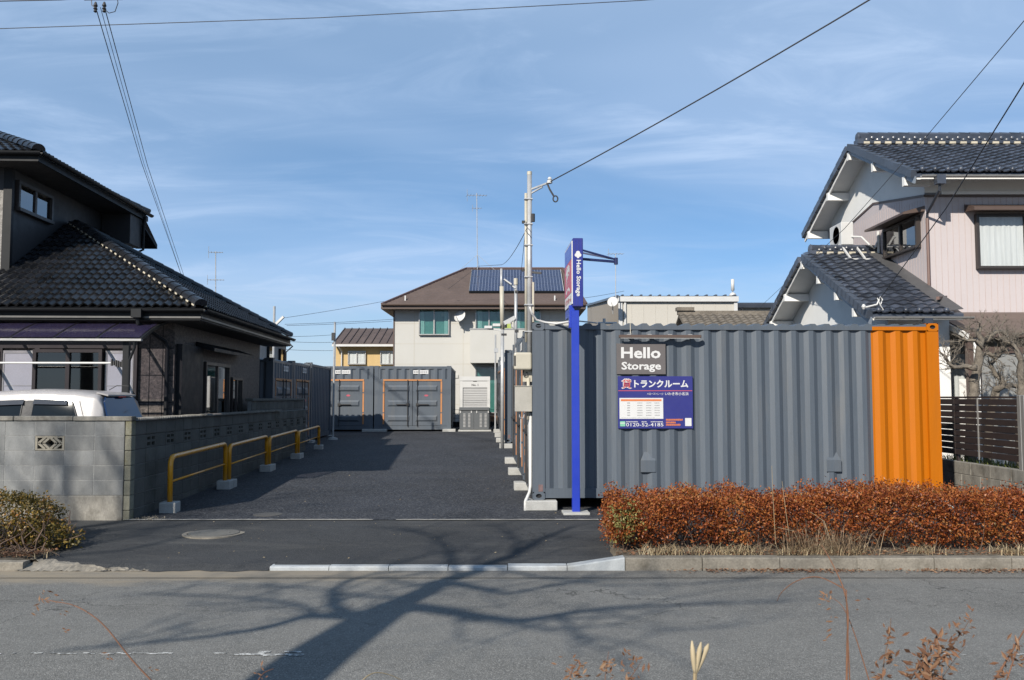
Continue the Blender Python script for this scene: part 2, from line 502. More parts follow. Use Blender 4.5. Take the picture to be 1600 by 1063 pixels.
M_IVORY = mat("ivory_plastic", (0.60, 0.56, 0.46), 0.5, var=0.05)
M_WHITEPL = mat("white_plastic", (0.72, 0.72, 0.71), 0.5, var=0.05)
M_CABLE = mat("black_cable", (0.03, 0.03, 0.035), 0.6)
M_TILE = mat("glazed_black_tile", (0.012, 0.013, 0.016), 0.30, var=0.2, scale=4, fine=0.10, rnd=0.45, spec=0.5)
M_TILEGREY = mat("smoked_grey_tile", (0.040, 0.047, 0.064), 0.36, var=0.2, scale=3, fine=0.12, rnd=0.40, spec=0.6)
M_TILEOLD = mat("weathered_tile", (0.19, 0.165, 0.135), 0.85, var=0.3, scale=2, fine=0.2, fscale=20, island=0.25)
M_DARKTRIM = mat("dark_metal_trim", (0.012, 0.013, 0.015), 0.5, 0.0, var=0.1, spec=0.18)
M_STONE = mat("dark_speckled_cladding", (0.058, 0.047, 0.042), 0.6, var=0.75, scale=17, fine=0.6, fscale=42, bump=0.5, bscale=45, bdist=0.006)  # dark cladding, base lowered further to put shade into the colour
M_DARKSIDING = mat("charcoal_siding", (0.020, 0.021, 0.025), 0.6, var=0.12)
M_SOFFIT = mat("dark_soffit", (0.028, 0.027, 0.027), 0.7)
M_MORTARTILE = mat("ridge_plaster", (0.62, 0.56, 0.44), 0.9, var=0.15)
M_CREAM = mat("cream_siding", (0.63, 0.62, 0.585), 0.75, var=0.03, scale=0.5, fine=0.03, dirt=(0.56, 0.55, 0.50), dirt_amt=0.3, dscale=0.6)
M_BROWNROOF = mat("brown_slate_roof", (0.085, 0.062, 0.055), 0.75, var=0.15, scale=1.2, fine=0.12, fscale=12)
M_BROWNTRIM = mat("brown_trim", (0.075, 0.05, 0.04), 0.5, var=0.08)
M_CELL = mat("solar_cell", (0.012, 0.016, 0.045), 0.12, var=0.1, fine=0.05, spec=0.7)
M_YELSIDING = mat("yellow_siding", (0.66, 0.47, 0.22), 0.8, var=0.05)
M_PINK = mat("pale_pink_siding", (0.64, 0.575, 0.58), 0.75, var=0.04, scale=1.2, fine=0.03, dirt=(0.56, 0.49, 0.48), dirt_amt=0.3, dscale=1.2, stretch=(1, 1, 0.3))
M_PLASTER = mat("white_plaster", (1.0, 1.0, 0.98), 0.85, var=0.04, scale=1.5, fine=0.03, dirt=(0.5, 0.5, 0.48), dirt_amt=0.25, dscale=0.9)
M_WHITEWOOD = mat("white_painted_wood", (1.0, 0.99, 0.96), 0.65, var=0.04)
M_GREYBOARD = mat("bluish_verge_board", (0.34, 0.39, 0.46), 0.5, var=0.08)
M_BROWNPIPE = mat("brown_downpipe", (0.20, 0.12, 0.10), 0.5, var=0.1)
M_BRONZE = mat("bronze_window_frame", (0.034, 0.028, 0.026), 0.45, 0.1, var=0.08)
M_CURTAIN = mat("white_curtain", (0.85, 0.86, 0.86), 0.9, var=0.12, scale=7, fine=0.04, stretch=(3, 3, 0.15))
M_ROOM = mat("dim_room", (0.035, 0.04, 0.042), 0.9)
M_GREENROOM = mat("greenish_blind", (0.30, 0.48, 0.46), 0.9, var=0.15)
M_SHOJI = mat("pale_door_panel", (0.62, 0.64, 0.68), 0.6, var=0.05)
M_WHITEWALL = mat("pale_warehouse_panel", (0.62, 0.59, 0.53), 0.7, var=0.03, scale=0.4)
M_SHADEWALL = mat("shaded_warehouse_panel", (0.42, 0.37, 0.31), 0.7, var=0.04)  # darker copy of the warehouse panel with the side wall's shade painted in
M_PORCHROOF = mat("brown_porch_roof", (0.17, 0.125, 0.105), 0.6, var=0.1)
M_FENCESLAT = mat("dark_brown_slat", (0.028, 0.020, 0.019), 0.45, var=0.12, rnd=0.1)
M_CABGREY = mat("grey_cabinet_plastic", (0.12, 0.13, 0.14), 0.55, var=0.06)
M_SHUTTER = mat("pale_shutter", (0.50, 0.50, 0.50), 0.5, var=0.05)
M_STRAW = leafmat("dry_straw", [(0.0, (0.26, 0.19, 0.11)), (0.5, (0.42, 0.33, 0.20)), (1.0, (0.55, 0.46, 0.31))], 0.8, 0.2)
M_HEDGE = leafmat("rust_red_leaf", [(0.0, (0.05, 0.016, 0.010)), (0.30, (0.18, 0.043, 0.016)), (0.58, (0.36, 0.10, 0.027)), (0.82, (0.45, 0.175, 0.05)), (0.92, (0.36, 0.19, 0.07)), (1.0, (0.15, 0.13, 0.035))], 0.42, 0.25, 0.28)
M_GOLDLEAF = leafmat("yellow_green_leaf", [(0.0, (0.10, 0.12, 0.03)), (0.5, (0.28, 0.26, 0.08)), (1.0, (0.50, 0.46, 0.20))], 0.45, 0.25)
M_SHRUB = leafmat("bronze_green_leaf", [(0.0, (0.06, 0.06, 0.016)), (0.35, (0.17, 0.13, 0.03)), (0.7, (0.36, 0.24, 0.06)), (1.0, (0.38, 0.14, 0.05))], 0.4, 0.25)
M_LITTER = leafmat("brown_litter", [(0.0, (0.09, 0.04, 0.022)), (0.5, (0.20, 0.095, 0.05)), (1.0, (0.34, 0.22, 0.13))], 0.8, 0.1)
M_TWIG = mat("brown_twig", (0.16, 0.105, 0.075), 0.9, var=0.25, scale=12, rnd=0.1)
M_REDSTEM = mat("russet_stem", (0.21, 0.095, 0.05), 0.8, var=0.25, scale=15)
M_STRIP = mat("dull_alu_strip", (0.16, 0.155, 0.15), 0.4, 0.3)
M_VERGE = mat("blue_grey_verge_tile", (0.075, 0.092, 0.125), 0.5, var=0.12, rnd=0.12)
M_BARKPALE = mat("pale_grey_bark", (0.22, 0.19, 0.155), 0.95, var=0.3, scale=14, fine=0.2, bump=1.0, bscale=45, bdist=0.02)
M_BARK = mat("grey_bark", (0.17, 0.145, 0.12), 0.95, var=0.3, scale=9, fine=0.2, bump=1.0, bscale=35, bdist=0.02)
M_POD = mat("cream_seed_pod", (0.52, 0.43, 0.28), 0.8, var=0.15, scale=30, stretch=(1, 1, 0.2))
M_CARWHITE = mat("pearl_car_paint", (0.50, 0.48, 0.48), 0.4, 0.0, var=0.03, coat=0.25, spec=0.35)
def plain_glass(name, col, spec):
    m, nt, bs, out = _new(name)
    bs.inputs["Base Color"].default_value = (*col, 1); bs.inputs["Roughness"].default_value = 0.03; bs.inputs["Specular IOR Level"].default_value = spec
    return m
M_CARGLASS = plain_glass("dark_car_glass", (0.010, 0.014, 0.018), 0.22)
M_CARGLASSBLUE = plain_glass("blue_tinted_rear_glass", (0.008, 0.022, 0.065), 0.4)
M_LIGHTLENS = mat("pale_lamp_lens", (0.45, 0.50, 0.60), 0.15, var=0.05)
M_IRON = mat("concrete_filled_manhole", (0.17, 0.165, 0.15), 0.85, var=0.2, scale=12, fine=0.15, bump=0.5)
G_CLEAR = glass("clear_window_glass", (0.93, 0.94, 0.94), boost=1.0)
G_TEAL = glass("teal_window_glass", (0.66, 0.80, 0.78), 0.95)
G_DARK = glass("dark_window_glass", (0.22, 0.22, 0.22))
def polycarb():
    m, nt, bs, out = _new("purple_polycarbonate")
    bs.inputs["Base Color"].default_value = (0.06, 0.05, 0.12, 1); bs.inputs["Roughness"].default_value = 0.18
    tr = nt.nodes.new("ShaderNodeBsdfTransparent"); tr.inputs[0].default_value = (0.80, 0.77, 0.86, 1)
    mx = nt.nodes.new("ShaderNodeMixShader"); mx.inputs[0].default_value = 0.66
    nt.links.new(bs.outputs[0], mx.inputs[1]); nt.links.new(tr.outputs[0], mx.inputs[2]); nt.links.new(mx.outputs[0], out.inputs[0])
    return m
G_PURPLE = polycarb()
def frosted():
    m, nt, bs, out = _new("frosted_pane")
    bs.inputs["Base Color"].default_value = (0.33, 0.33, 0.32, 1); bs.inputs["Roughness"].default_value = 0.25
    tr = nt.nodes.new("ShaderNodeBsdfTransparent"); tr.inputs[0].default_value = (0.8, 0.8, 0.8, 1)
    mx = nt.nodes.new("ShaderNodeMixShader"); mx.inputs[0].default_value = 0.45
    nt.links.new(bs.outputs[0], mx.inputs[1]); nt.links.new(tr.outputs[0], mx.inputs[2]); nt.links.new(mx.outputs[0], out.inputs[0])
    return m
G_SUNROOM = frosted()
M_LINE = None
def worn_paint():
    m, nt, bs, out = _new("worn_road_paint")
    pos = npos(nt)
    f = nmap(nt, nnoise(nt, pos, 22, 8, 0.75), 0.44, 0.56, 0, 0.85, True)
    c = nmix(nt, f, (0.115, 0.117, 0.115), (0.55, 0.55, 0.53))
    nt.links.new(c, bs.inputs["Base Color"]); bs.inputs["Roughness"].default_value = 0.85
    nbump(nt, bs, nnoise(nt, pos, 120, 4), 0.5, 0.005)
    return m
M_LINE = worn_paint()

# ------------------------------------------------------------------ lettering
def text_mesh(body, size=1.0, bold=0.0, align='CENTER', space=1.0, sx=1.0):
    cu = bpy.data.curves.new("lettering", 'FONT')
    cu.body = body; cu.size = size; cu.offset = bold
    cu.align_x = align; cu.align_y = 'CENTER'; cu.space_character = space
    cu.resolution_u = 2; cu.fill_mode = 'BOTH'
    ob = bpy.data.objects.new("lettering_tmp", cu)
    COL.objects.link(ob)
    dg = bpy.context.evaluated_depsgraph_get()
    me = bpy.data.meshes.new_from_object(ob.evaluated_get(dg))
    bpy.data.objects.remove(ob); bpy.data.curves.remove(cu)
    return me

def lettering(body, x, y, z, width, height, mtl, parent, bold=0.0, rot=None, space=1.0, name="lettering"):
    """flat text fitted into width x height, centred at (x, y, z) and facing -Y (or turned by rot)"""
    me = text_mesh(body, 1.0, bold, space=space)
    co = np.empty(len(me.vertices) * 3); me.vertices.foreach_get("co", co); co = co.reshape(-1, 3)
    lo, hi = co.min(0), co.max(0)
    co = co - (lo + hi) / 2
    sx, sy = width / (hi[0] - lo[0]), height / (hi[1] - lo[1])
    co[:, 0] *= sx; co[:, 1] *= sy; co[:, 2] = 0
    me.vertices.foreach_set("co", co.ravel())
    me.materials.clear(); me.materials.append(mtl); me.update()
    mw = Matrix.Translation((x, y, z)) @ (rot if rot is not None else Matrix.Identity(4)) @ Matrix.Rotation(R(90), 4, 'X')
    return put(name, me, parent, mw)

# ================================================================== THE SETTING
LOT_A = R(2.05)                                  # the yard is turned a little against the road
LF = Vector((-math.sin(LOT_A), math.cos(LOT_A), 0)); LR = Vector((math.cos(LOT_A), math.sin(LOT_A), 0))

def sheet(name, xs, ys, zf, m, kind='structure'):
    o = MB().grid(lambda x, y: (x, y, zf(x, y)), xs, ys).build(name, m)
    return tag(o, kind=kind)

def lin(a, b, n): return [a + (b - a) * i / n for i in range(n + 1)]
gy = [-900, -200, -30, -6, 0, 2.6, 3.0, 3.3, 6.2, 9.0, 9.46, 12.1, 20, 30, 36, 60, 200, 1500]
def gz(x, y):
    if y <= 2.7: return -0.05
    if y <= 3.1: return -0.20
    return interp(y, ROAD_TAB[:3] + [(9.46, -0.2), (12.1, -0.05), (36, 0.40), (60, 0.41)]) - 0.035
sheet("ground", [-1500, -300, -60, -20, 0, 20, 60, 300, 1500], gy, gz, M_EARTH)
sheet("verge", lin(-20, 20, 20), [-4, -1, 1, 2.4, 2.95], lambda x, y: 0.0 if y < 2.6 else -0.10, M_SOIL)
road = sheet("road", lin(-60, 60, 12), [2.95, 4.5, 6.2, 7.5, 9.02], lambda x, y: interp(y, ROAD_TAB), M_ROAD)
M_GUTTER = asphalt("gutter_concrete", (0.125, 0.123, 0.117), (0.26, 0.25, 0.23), 0.6, 0.2, 110, 0.5, (0.23, 0.19, 0.14), True)
sheet("gutter", lin(-60, 60, 24), [9.02, 9.2, 9.44], lambda x, y: interp(y, ROAD_TAB) + (0.005 if y < 9.1 else 0.003), M_GUTTER)

def pave_front(x):
    j = 0.03 * math.sin(x * 9.1) + 0.02 * math.sin(x * 23.0 + 1)
    if x < -5.0: return 9.62
    if x < -4.2: return 9.62 - 0.26 * (x + 5.0) / 0.8 + j * 0.5
    if x < -2.5: return 9.36 + j
    return 9.50
px_list = lin(-40, -5.2, 8) + lin(-5.1, -2.52, 40) + [-2.48] + lin(-2, 40, 14)
MB().grid(lambda x, v: (x, pave_front(x) + (12.12 - pave_front(x)) * v,
                        (zpave(pave_front(x) + (12.12 - pave_front(x)) * v) if v > 0 else (-0.158 if -5.0 < x < -2.5 else -0.118))),
          px_list, [0, 0.06, 0.3, 0.6, 1.0]).build("pavement", M_PAVE)
tag(bpy.data.objects["pavement"], kind='structure')
sheet("parking_lot", lin(-40, 40, 16), [12.14, 16, 22, 30, 36, 44], lambda x, y: zlot(y) + 0.0, M_LOT)
# ragged concrete edge strip between yard asphalt and pavement
def edge_strip():
    xs = lin(-5.2, 1.6, 110)
    mb = MB(); rnd = random.Random(4)
    a = [(x, 12.10 + rnd.uniform(-0.012, 0.012)) for x in xs]
    b = [(x, 12.155 + rnd.uniform(-0.014, 0.016)) for x in xs]
    for i in range(len(xs) - 1):
        if -1.9 < xs[i] < -1.6: continue
        mb.poly([(*a[i], -0.003), (*a[i + 1], -0.003), (*b[i + 1], -0.002), (*b[i], -0.002)])
    return mb
tag(edge_strip().build("lot_edge_strip", mat("edge_concrete", (0.50, 0.48, 0.44), 0.9, var=0.3, scale=9, fine=0.2)), kind='structure')

# kerbs: each stone is a piece of its own
def kerb(name, stones, m):
    k = tag(bpy.data.objects.new(name, None), kind='structure'); COL.objects.link(k)
    cache = {}
    for x0, x1, z0, z1 in stones:
        key = (round(x1 - x0, 3), z0, z1)
        if key not in cache:
            mb = MB(); w = x1 - x0 - 0.008
            prof = [(0, -0.30), (0.0, 0), (0.012, 0.012), (0.15, 0.012), (0.15, -0.30)]
            for e, zt in ((0, z0), (w, z1)):
                mb.v += [(e, y, zt + z if z > -0.2 else -0.30) for y, z in prof]
            mb.face([4, 3, 2, 1, 0]); mb.face([5, 6, 7, 8, 9])
            for i in range(5): mb.face((i, (i + 1) % 5, 5 + (i + 1) % 5, 5 + i))
            cache[key] = mb.mesh("kerb_stone", m)
        o = put("kerb_stone", cache[key], k); o.location = (x0 + 0.004, 9.40 + random.uniform(-0.006, 0.006), random.uniform(-0.004, 0.004))
        o.rotation_euler = (0, 0, random.uniform(-0.006, 0.006))
    return k
kerb("lowered_kerb", [(-2.51 + 0.616 * i, -2.51 + 0.616 * (i + 1), -0.130, -0.130) for i in range(5)] + [(0.57, 1.17, -0.130, -0.042)], M_KERBNEW)
kerb("kerb", [(1.17 + 0.80 * i, 1.17 + 0.80 * (i + 1), -0.044, -0.044) for i in range(12)] + [(-9.86 + 0.80 * i, -9.06 + 0.80 * i, -0.085, -0.085) for i in range(6)], M_KERBOLD)

# crumbling concrete fillet between the left kerb end and the pavement
rk = random.Random(14)
tag(MB().grid(lambda x, v: (x, 9.36 + v * (pave_front(x) + 0.05 - 9.36) + rk.uniform(-0.012, 0.012), -0.158 + v * 0.065 * max(0.0, min(1.0, (-3.75 - x) / 1.1)) + rk.uniform(-0.006, 0.010)), lin(-5.12, -3.75, 46), [0, 0.25, 0.5, 0.75, 1.0]).build("kerb_fillet", M_KERBOLD), kind='structure')
# planting beds behind the kerbs
def bed(name, xs, y0, y1, z, seed):
    rn = random.Random(seed)
    h = {}
    def f(x, y):
        e = (x in (xs[0], xs[-1])) or y in (y0, y1)
        return (x, y, z - (0.10 if e and y != y0 else 0) + rn.uniform(-0.015, 0.02))
    tag(MB().grid(f, xs, lin(y0, y1, 8)).build(name, M_SOIL, smooth=True), kind='structure')
bed("planting_bed", lin(1.02, 12, 60), 9.54, 11.15, -0.045, 1)
bed("planting_bed", lin(-12, -5.0, 40), 9.54, 11.1, -0.085, 2)

# worn centre line dashes
def dashes():
    mb = MB(); rn = random.Random(9)
    def strip(x0, x1, y, w, keep):
        x = x0
        while x < x1:
            d = rn.uniform(0.02, 0.10)
            if rn.random() < keep:
                j = rn.uniform(-0.012, 0.012)
                a, b = y - w / 2 + rn.uniform(0, w * 0.3), y + w / 2 - rn.uniform(0, w * 0.3)
                mb.poly([(x, a + j, interp(a, ROAD_TAB) + 0.004), (x + d, a + j, interp(a, ROAD_TAB) + 0.004), (x + d, b + j, interp(b, ROAD_TAB) + 0.004), (x, b + j, interp(b, ROAD_TAB) + 0.004)])
            x += d
    strip(-4.2, -2.35, 6.27, 0.035, 0.85); strip(-2.35, -1.9, 6.27, 0.03, 0.3)
    strip(-1.9, -1.5, 6.24, 0.06, 0.85); strip(-1.75, -1.52, 6.31, 0.05, 0.9)
    strip(2.9, 3.6, 6.25, 0.03, 0.4); strip(-9, -4.2, 6.27, 0.04, 0.7)
    return mb
tag(dashes().build("road_marking", M_LINE), kind='structure')

# manhole in the pavement, small patch in the yard
mh = thing("manhole_cover", "round concrete-filled manhole cover set in the dark pavement", "manhole cover", P(334, 832, 11.2) * 1)
mh.location.z = zpave(mh.location.y)
MB().lathe([(0.37, -0.02), (0.37, 0.004), (0.315, 0.006), (0.315, -0.02)], n=40).build("rim", M_KERBOLD, mh)
mb = MB(); mb.lathe([(0.305, -0.02), (0.305, 0.010), (0.0, 0.011)], n=40)
for k in range(2): mb.box(-0.2 + 0.37 * k, -0.17 + 0.37 * k, -0.02, 0.02, 0.0105, 0.014)
mb.build("lid", M_IRON, mh)
o = thing("drain_cover", "small worn round patch lid sunk in the fresh black asphalt", "drain cover", (P(418, 803, 12.6).x, 12.62, zlot(12.62)))
MB().lathe([(0.2, -0.01), (0.2, 0.004), (0.0, 0.006)], n=24).build("lid", mat("dull_lid", (0.07, 0.068, 0.065), 0.9), o)

# ================================================================== CONTAINERS
def corrugated(x0, x1, z0, z1, y0, depth, pitch=0.278, split=None, mb=None):
    """vertical ribs along x; y0 = outermost face, ribs go inwards (+y)"""
    mb = mb or MB()
    prof = [(0.0, 0), (0.072, 0), (0.140, depth), (0.210, depth)]
    xs = []; x = x0; k = 0
    while True:
        for px_, d in prof:
            X = x0 + k * pitch + px_ * pitch / 0.278
            if X >= x1 - 1e-6: break
            xs.append((X, d))
        else:
            k += 1; continue
        break
    xs.append((x1, xs[-1][1]))
    if split is not None:
        out = []
        for (a, da), (b, db) in zip(xs, xs[1:]):
            out.append((a, da))
            if a < split < b: out.append((split, da + (db - da) * (split - a) / (b - a)))
        xs = out + [xs[-1]]
    q = len(mb.v)
    for X, d in xs: mb.v += [(X, y0 + d, z0), (X, y0 + d, z1)]
    for i in range(len(xs) - 1):
        mb.mat(1 if split is not None and xs[i][0] >= split - 1e-6 else 0)
        mb.face((q + 2 * i, q + 2 * i + 2, q + 2 * i + 3, q + 2 * i + 1))
    mb.mat(0)
    return mb

def casting(m):
    """corner fitting with an oval pocket in its front face"""
    mb = MB(); w, d, h = 0.178, 0.162, 0.118
    mb.poly([(0, d, 0), (w, d, 0), (w, d, h), (0, d, h)]); mb.poly([(0, 0, 0), (w, 0, 0), (w, d, 0), (0, d, 0)])
    mb.poly([(0, 0, h), (w, 0, h), (w, d, h), (0, d, h)]); mb.poly([(0, 0, 0), (0, d, 0), (0, d, h), (0, 0, h)]); mb.poly([(w, 0, 0), (w, d, 0), (w, d, h), (w, 0, h)])
    n = 16; q = len(mb.v); cxx, czz, rx, rz = w / 2, h / 2 + 0.004, 0.043, 0.030
    for k in range(n):
        a = 2 * math.pi * k / n; ca, sa = math.cos(a), math.sin(a)
        s_ = min((w / 2) / max(abs(ca), 1e-6), (h / 2) / max(abs(sa), 1e-6))
        mb.v += [(cxx + ca * s_, 0, h / 2 + sa * s_), (cxx + ca * rx, 0, czz + sa * rz), (cxx + ca * rx, 0.03, czz + sa * rz)]
    for k in range(n):
        a, b = q + 3 * k, q + 3 * ((k + 1) % n)
        mb.mat(0).face((a, b, b + 1, a + 1)); mb.mat(1).face((a + 1, b + 1, b + 2, a + 2))
    mb.mat(1).face([q + 3 * k + 2 for k in range(n)]); mb.mat(0)
    return mb.mesh("corner_casting", [m, M_DARKHOLE])

M_PRIMER = mat("bare_primer", (0.19, 0.12, 0.12), 0.7, var=0.3, scale=20)
def make_container(label, L=6.06, W=2.44, H=2.59, orange=0.0, doors=True, vents=False, group=None):
    root = thing("shipping_container", label, "container", group=group)
    xo = L - orange if orange else None
    # corner posts and castings
    cg, co_ = casting(M_GREY), casting(M_ORANGE if orange else M_GREY)
    for i, x in enumerate((0.0, L - 0.178)):
        m = M_ORANGE if (orange and i) else M_GREY
        pm = MB().box(0.0, 0.178, 0.006, 0.14, 0.118, H - 0.118).mesh("corner_post", m)
        for j, y in enumerate((0.0, W)):
            mw = Matrix.Translation((x, y, 0)) if j == 0 else Matrix.Translation((x + 0.178, y, 0)) @ Matrix.Rotation(math.pi, 4, 'Z')
            put("corner_post", pm, root, mw)
            for z in (0.0, H - 0.118):
                put("corner_casting", co_ if (orange and i) else cg, root, mw @ Matrix.Translation((0, 0, z)))
    MB().box(0.085, 0.150, 0.003, 0.0055, 0.125, 0.225).build("primer_patch", M_PRIMER, root)
    # rails
    for y in (0.012, W - 0.072):
        segs = [(0.178, L - 0.178, M_GREY)] if xo is None else [(0.178, xo, M_GREY), (xo + 0.001, L - 0.178, M_ORANGE)]
        for a, b, m in segs:
            MB().box(a, b, y, y + 0.06, H - 0.105, H - 0.05).build("top_rail", m, root)
            MB().box(a, b, y + 0.004, y + 0.052, 0.03, 0.168).build("bottom_rail", m, root)
    for x in (0.012, L - 0.072):
        MB().box(x, x + 0.06, 0.14, W - 0.14, H - 0.112, H - 0.052).build("top_rail", M_ORANGE if (orange and x > 1) else M_GREY, root)
        MB().box(x + 0.004, x + 0.056, 0.14, W - 0.14, 0.02, 0.16).build("bottom_rail", M_ORANGE if (orange and x > 1) else M_GREY, root)
    # corrugated sides
    mats = [M_GREY, M_ORANGE] if orange else [M_GREY]
    corrugated(0.178, L - 0.178, 0.166, H - 0.104, 0.024, 0.038, 0.262, xo).build("side_panel", mats, root)
    corrugated(0.178, L - 0.178, 0.166, H - 0.104, 0.024, 0.045, 0.262).build("side_panel", M_GREY, root, mw=Matrix.Translation((L, W, 0)) @ Matrix.Rotation(math.pi, 4, 'Z'))
    # roof with ribs across
    mb = MB(); n = int((L - 0.1) / 0.2095) * 4
    prof = [0, 0, 1, 1]; xs = []
    for k in range(n):
        off = (0, 0.068, 0.105, 0.173)[k % 4]
        xs.append((0.05 + (k // 4) * 0.2095 + off, prof[k % 4] * 0.036))
    q = len(mb.v)
    for x, z in xs: mb.v += [(x, 0.014, H - 0.047 + z), (x, W - 0.014, H - 0.047 + z)]
    for i in range(len(xs) - 1):
        mb.face((q + 2 * i, q + 2 * i + 2, q + 2 * i + 3, q + 2 * i + 1))
        for e in (0, 1):
            a, b = mb.v[q + 2 * i + e], mb.v[q + 2 * i + 2 + e]
            mb.poly([a, b, (b[0], b[1], H - 0.06), (a[0], a[1], H - 0.06)])
    mb.build("roof", M_GREY, root)
    MB().box(0.1, L - 0.1, 0.12, W - 0.12, 0.03, 0.12).build("floor", M_BLACK, root)
    # blind end
    E = Matrix.Translation((L, 0, 0)) @ Matrix.Rotation(R(90), 4, 'Z')
    corrugated(0.14, W - 0.14, 0.16, H - 0.11, 0.03, 0.045).build("end_panel", M_ORANGE if orange else M_GREY, root, mw=E)
    D = Matrix.Translation((0, W, 0)) @ Matrix.Rotation(R(-90), 4, 'Z')     # door end: local x runs W -> 0
    if not doors:
        corrugated(0.14, W - 0.14, 0.16, H - 0.11, 0.02, 0.045).build("end_panel", M_GREY, root, mw=D)
    else:
        t0, t1, zt, zb = 0.115 * W + 0.06, W * 0.86, H - 0.50, 0.14
        corrugated(0.14, W - 0.14, zt + 0.005, H - 0.11, 0.012, 0.04, 0.30).build("header_panel", M_GREY, root, mw=D)
        MB().box(0.14, t0, 0.0, 0.04, 0.16, zt + 0.004).build("jamb", M_GREY, root, mw=D)
        MB().box(t1, W - 0.14, 0.0, 0.04, 0.16, zt + 0.004).build("jamb", M_GREY, root, mw=D)
        MB().box(t0 - 0.058, t1 + 0.058, -0.014, 0.05, zt - 0.058, zt).build("door_frame", M_FRAMEORANGE, root, mw=D)
        for a in (t0 - 0.07, t1):
            for z0, z1 in ((zb + 0.08, 0.62), (0.66, 1.36), (1.40, zt - 0.075)):
                if z1 > z0: MB().box(a + 0.006, a + 0.062, -0.012, 0.05, z0, z1).build("door_frame", M_FRAMEORANGE, root, mw=D)
        tm = (t0 + t1) / 2
        for k, (a, b) in enumerate(((t0 + 0.006, tm - 0.008), (tm + 0.008, t1 - 0.006))):
            mb = MB(); z0, z1 = zb + 0.03, zt - 0.075
            mb.box(a, b, 0.012, 0.05, z0, z1)
            for r_ in range(3):                                   # pressed ribs
                zc = z0 + (z1 - z0) * (0.16 + 0.34 * r_); hh = 0.115
                i0, i1 = a + 0.10, b - 0.10
                o4 = [(i0, 0.0115, zc - hh), (i1, 0.0115, zc - hh), (i1, 0.0115, zc + hh), (i0, 0.0115, zc + hh)]
                n4 = [(i0 + 0.05, -0.022, zc - hh + 0.06), (i1 - 0.05, -0.022, zc - hh + 0.06), (i1 - 0.05, -0.022, zc + hh - 0.06), (i0 + 0.05, -0.022, zc + hh - 0.06)]
                mb.poly(n4)
                for i in range(4): mb.poly([o4[i], o4[(i + 1) % 4], n4[(i + 1) % 4], n4[i]])
            dr = mb.build("door", M_GREY, root, mw=D)
            xr = b - 0.17 if k == 0 else a + 0.17
            MB().tube([(xr, -0.030, zb), (xr, -0.030, zt - 0.02)], 0.014, 8).build("lock_rod", M_BLACK, dr)
            xh = (xr - 0.42, xr + 0.02) if k == 0 else (xr - 0.02, xr + 0.42)
            mb = MB().box(xh[0], xh[1], -0.062, -0.046, 0.93, 0.965); mb.box(xr - 0.05, xr + 0.05, -0.047, -0.012, 0.90, 0.99)
            mb.build("handle", M_BLACK, dr)
            if k == 1:
                MB().lathe([(0.075, 0), (0.075, 0.002)], (0, 0, 0), 16, 'y').build("door_sticker", M_PINKRED, dr, mw=Matrix.Translation((xr + 0.33, 0.0085, zt - 0.60)) @ Matrix.Diagonal((1, 1, 0.45, 1)))
        pl = MB()
        for a, b in ((-0.40, -0.20), (-0.16, 0.16)): pl.box(tm + 0.42 + a, tm + 0.42 + b, 0.004, 0.011, H - 0.30, H - 0.16)
        pl = pl.build("number_plate", M_WHITE, root, mw=D)
        ms = MB()
        for a in (-0.37, -0.31, -0.25, -0.13, -0.06, 0.01, 0.08): ms.box(tm + 0.42 + a, tm + 0.42 + a + 0.035, 0.0015, 0.0045, H - 0.27, H - 0.19)
        ms.build("plate_marks", M_GREYPRINT, pl)
    if vents:
        for x in (1.69, 4.44):
            a, b, z0, z1 = x - 0.11, x + 0.11, 0.40, 0.66
            y0, y1 = 0.060, 0.010
            mb = MB()
            mb.poly([(a, y1, z0), (b, y1, z0), (b, y1, z1 - 0.09), (a, y1, z1 - 0.09)])
            mb.poly([(a, y1, z1 - 0.09), (b, y1, z1 - 0.09), (b - 0.06, y0, z1 + 0.03), (a + 0.06, y0, z1 + 0.03)])
            mb.poly([(a, y1, z0), (b, y1, z0), (b - 0.02, y0, z0 - 0.03), (a + 0.02, y0, z0 - 0.03)])
            for e, s_ in ((a, 0.02), (b, -0.02)):
                mb.poly([(e, y1, z0), (e, y1, z1 - 0.09), (e + s_, y0, z1 - 0.07), (e + s_, y0, z0)])
            mb.build("vent_cover", M_GREY, root)
    return root

G_CONT = "grey storage containers around the yard"
ORIG = Vector((0.30, 13.1, 0.14))
def lotpt(a, b, z=0.0):
    """a metres right of and b metres behind the front left corner of the roadside container"""
    p = Vector((ORIG.x, ORIG.y, 0)) + LR * a + LF * b
    return Vector((p.x, p.y, z))

c1 = make_container("dark grey container with an orange right end, long side facing the road", orange=1.0, vents=True, group=G_CONT)
c1.location = ORIG; c1.rotation_euler = (0, 0, LOT_A)
proto = make_container("grey container directly behind the orange-ended roadside container", group=G_CONT)
rowB = [(2.50, "grey container directly behind the orange-ended roadside container"),
        (5.00, "third grey container back in the front right-hand row, behind the meter boxes"),
        (11.95, "grey container whose corner post stands forward beside the galvanised lamp pole"),
        (14.45, "second container of the far right-hand row, seen edge-on"),
        (16.95, "third container of the far right-hand row, seen edge-on"),
        (19.45, "last container of the far right-hand row, nearest the white storage kiosk")]
for i, (b, lab) in enumerate(rowB):
    c = proto if i == 0 else copy_tree(proto)
    p = lotpt(-0.02 if i < 2 else -0.07, b); p.z = zlot(p.y + 0.5) + 0.13
    c.location = p; c.rotation_euler = (0, 0, LOT_A); c["label"] = lab
protoL = make_container("shaded grey container nearest the house in the left-hand row, doors facing the yard", W=2.44, H=2.35, group=G_CONT)
rowL = [(22.2, 2.44, "shaded grey container nearest the dark house in the left-hand row, doors facing the yard"), (24.72, 2.44, "middle container of the shaded left-hand row, doors facing the yard")]
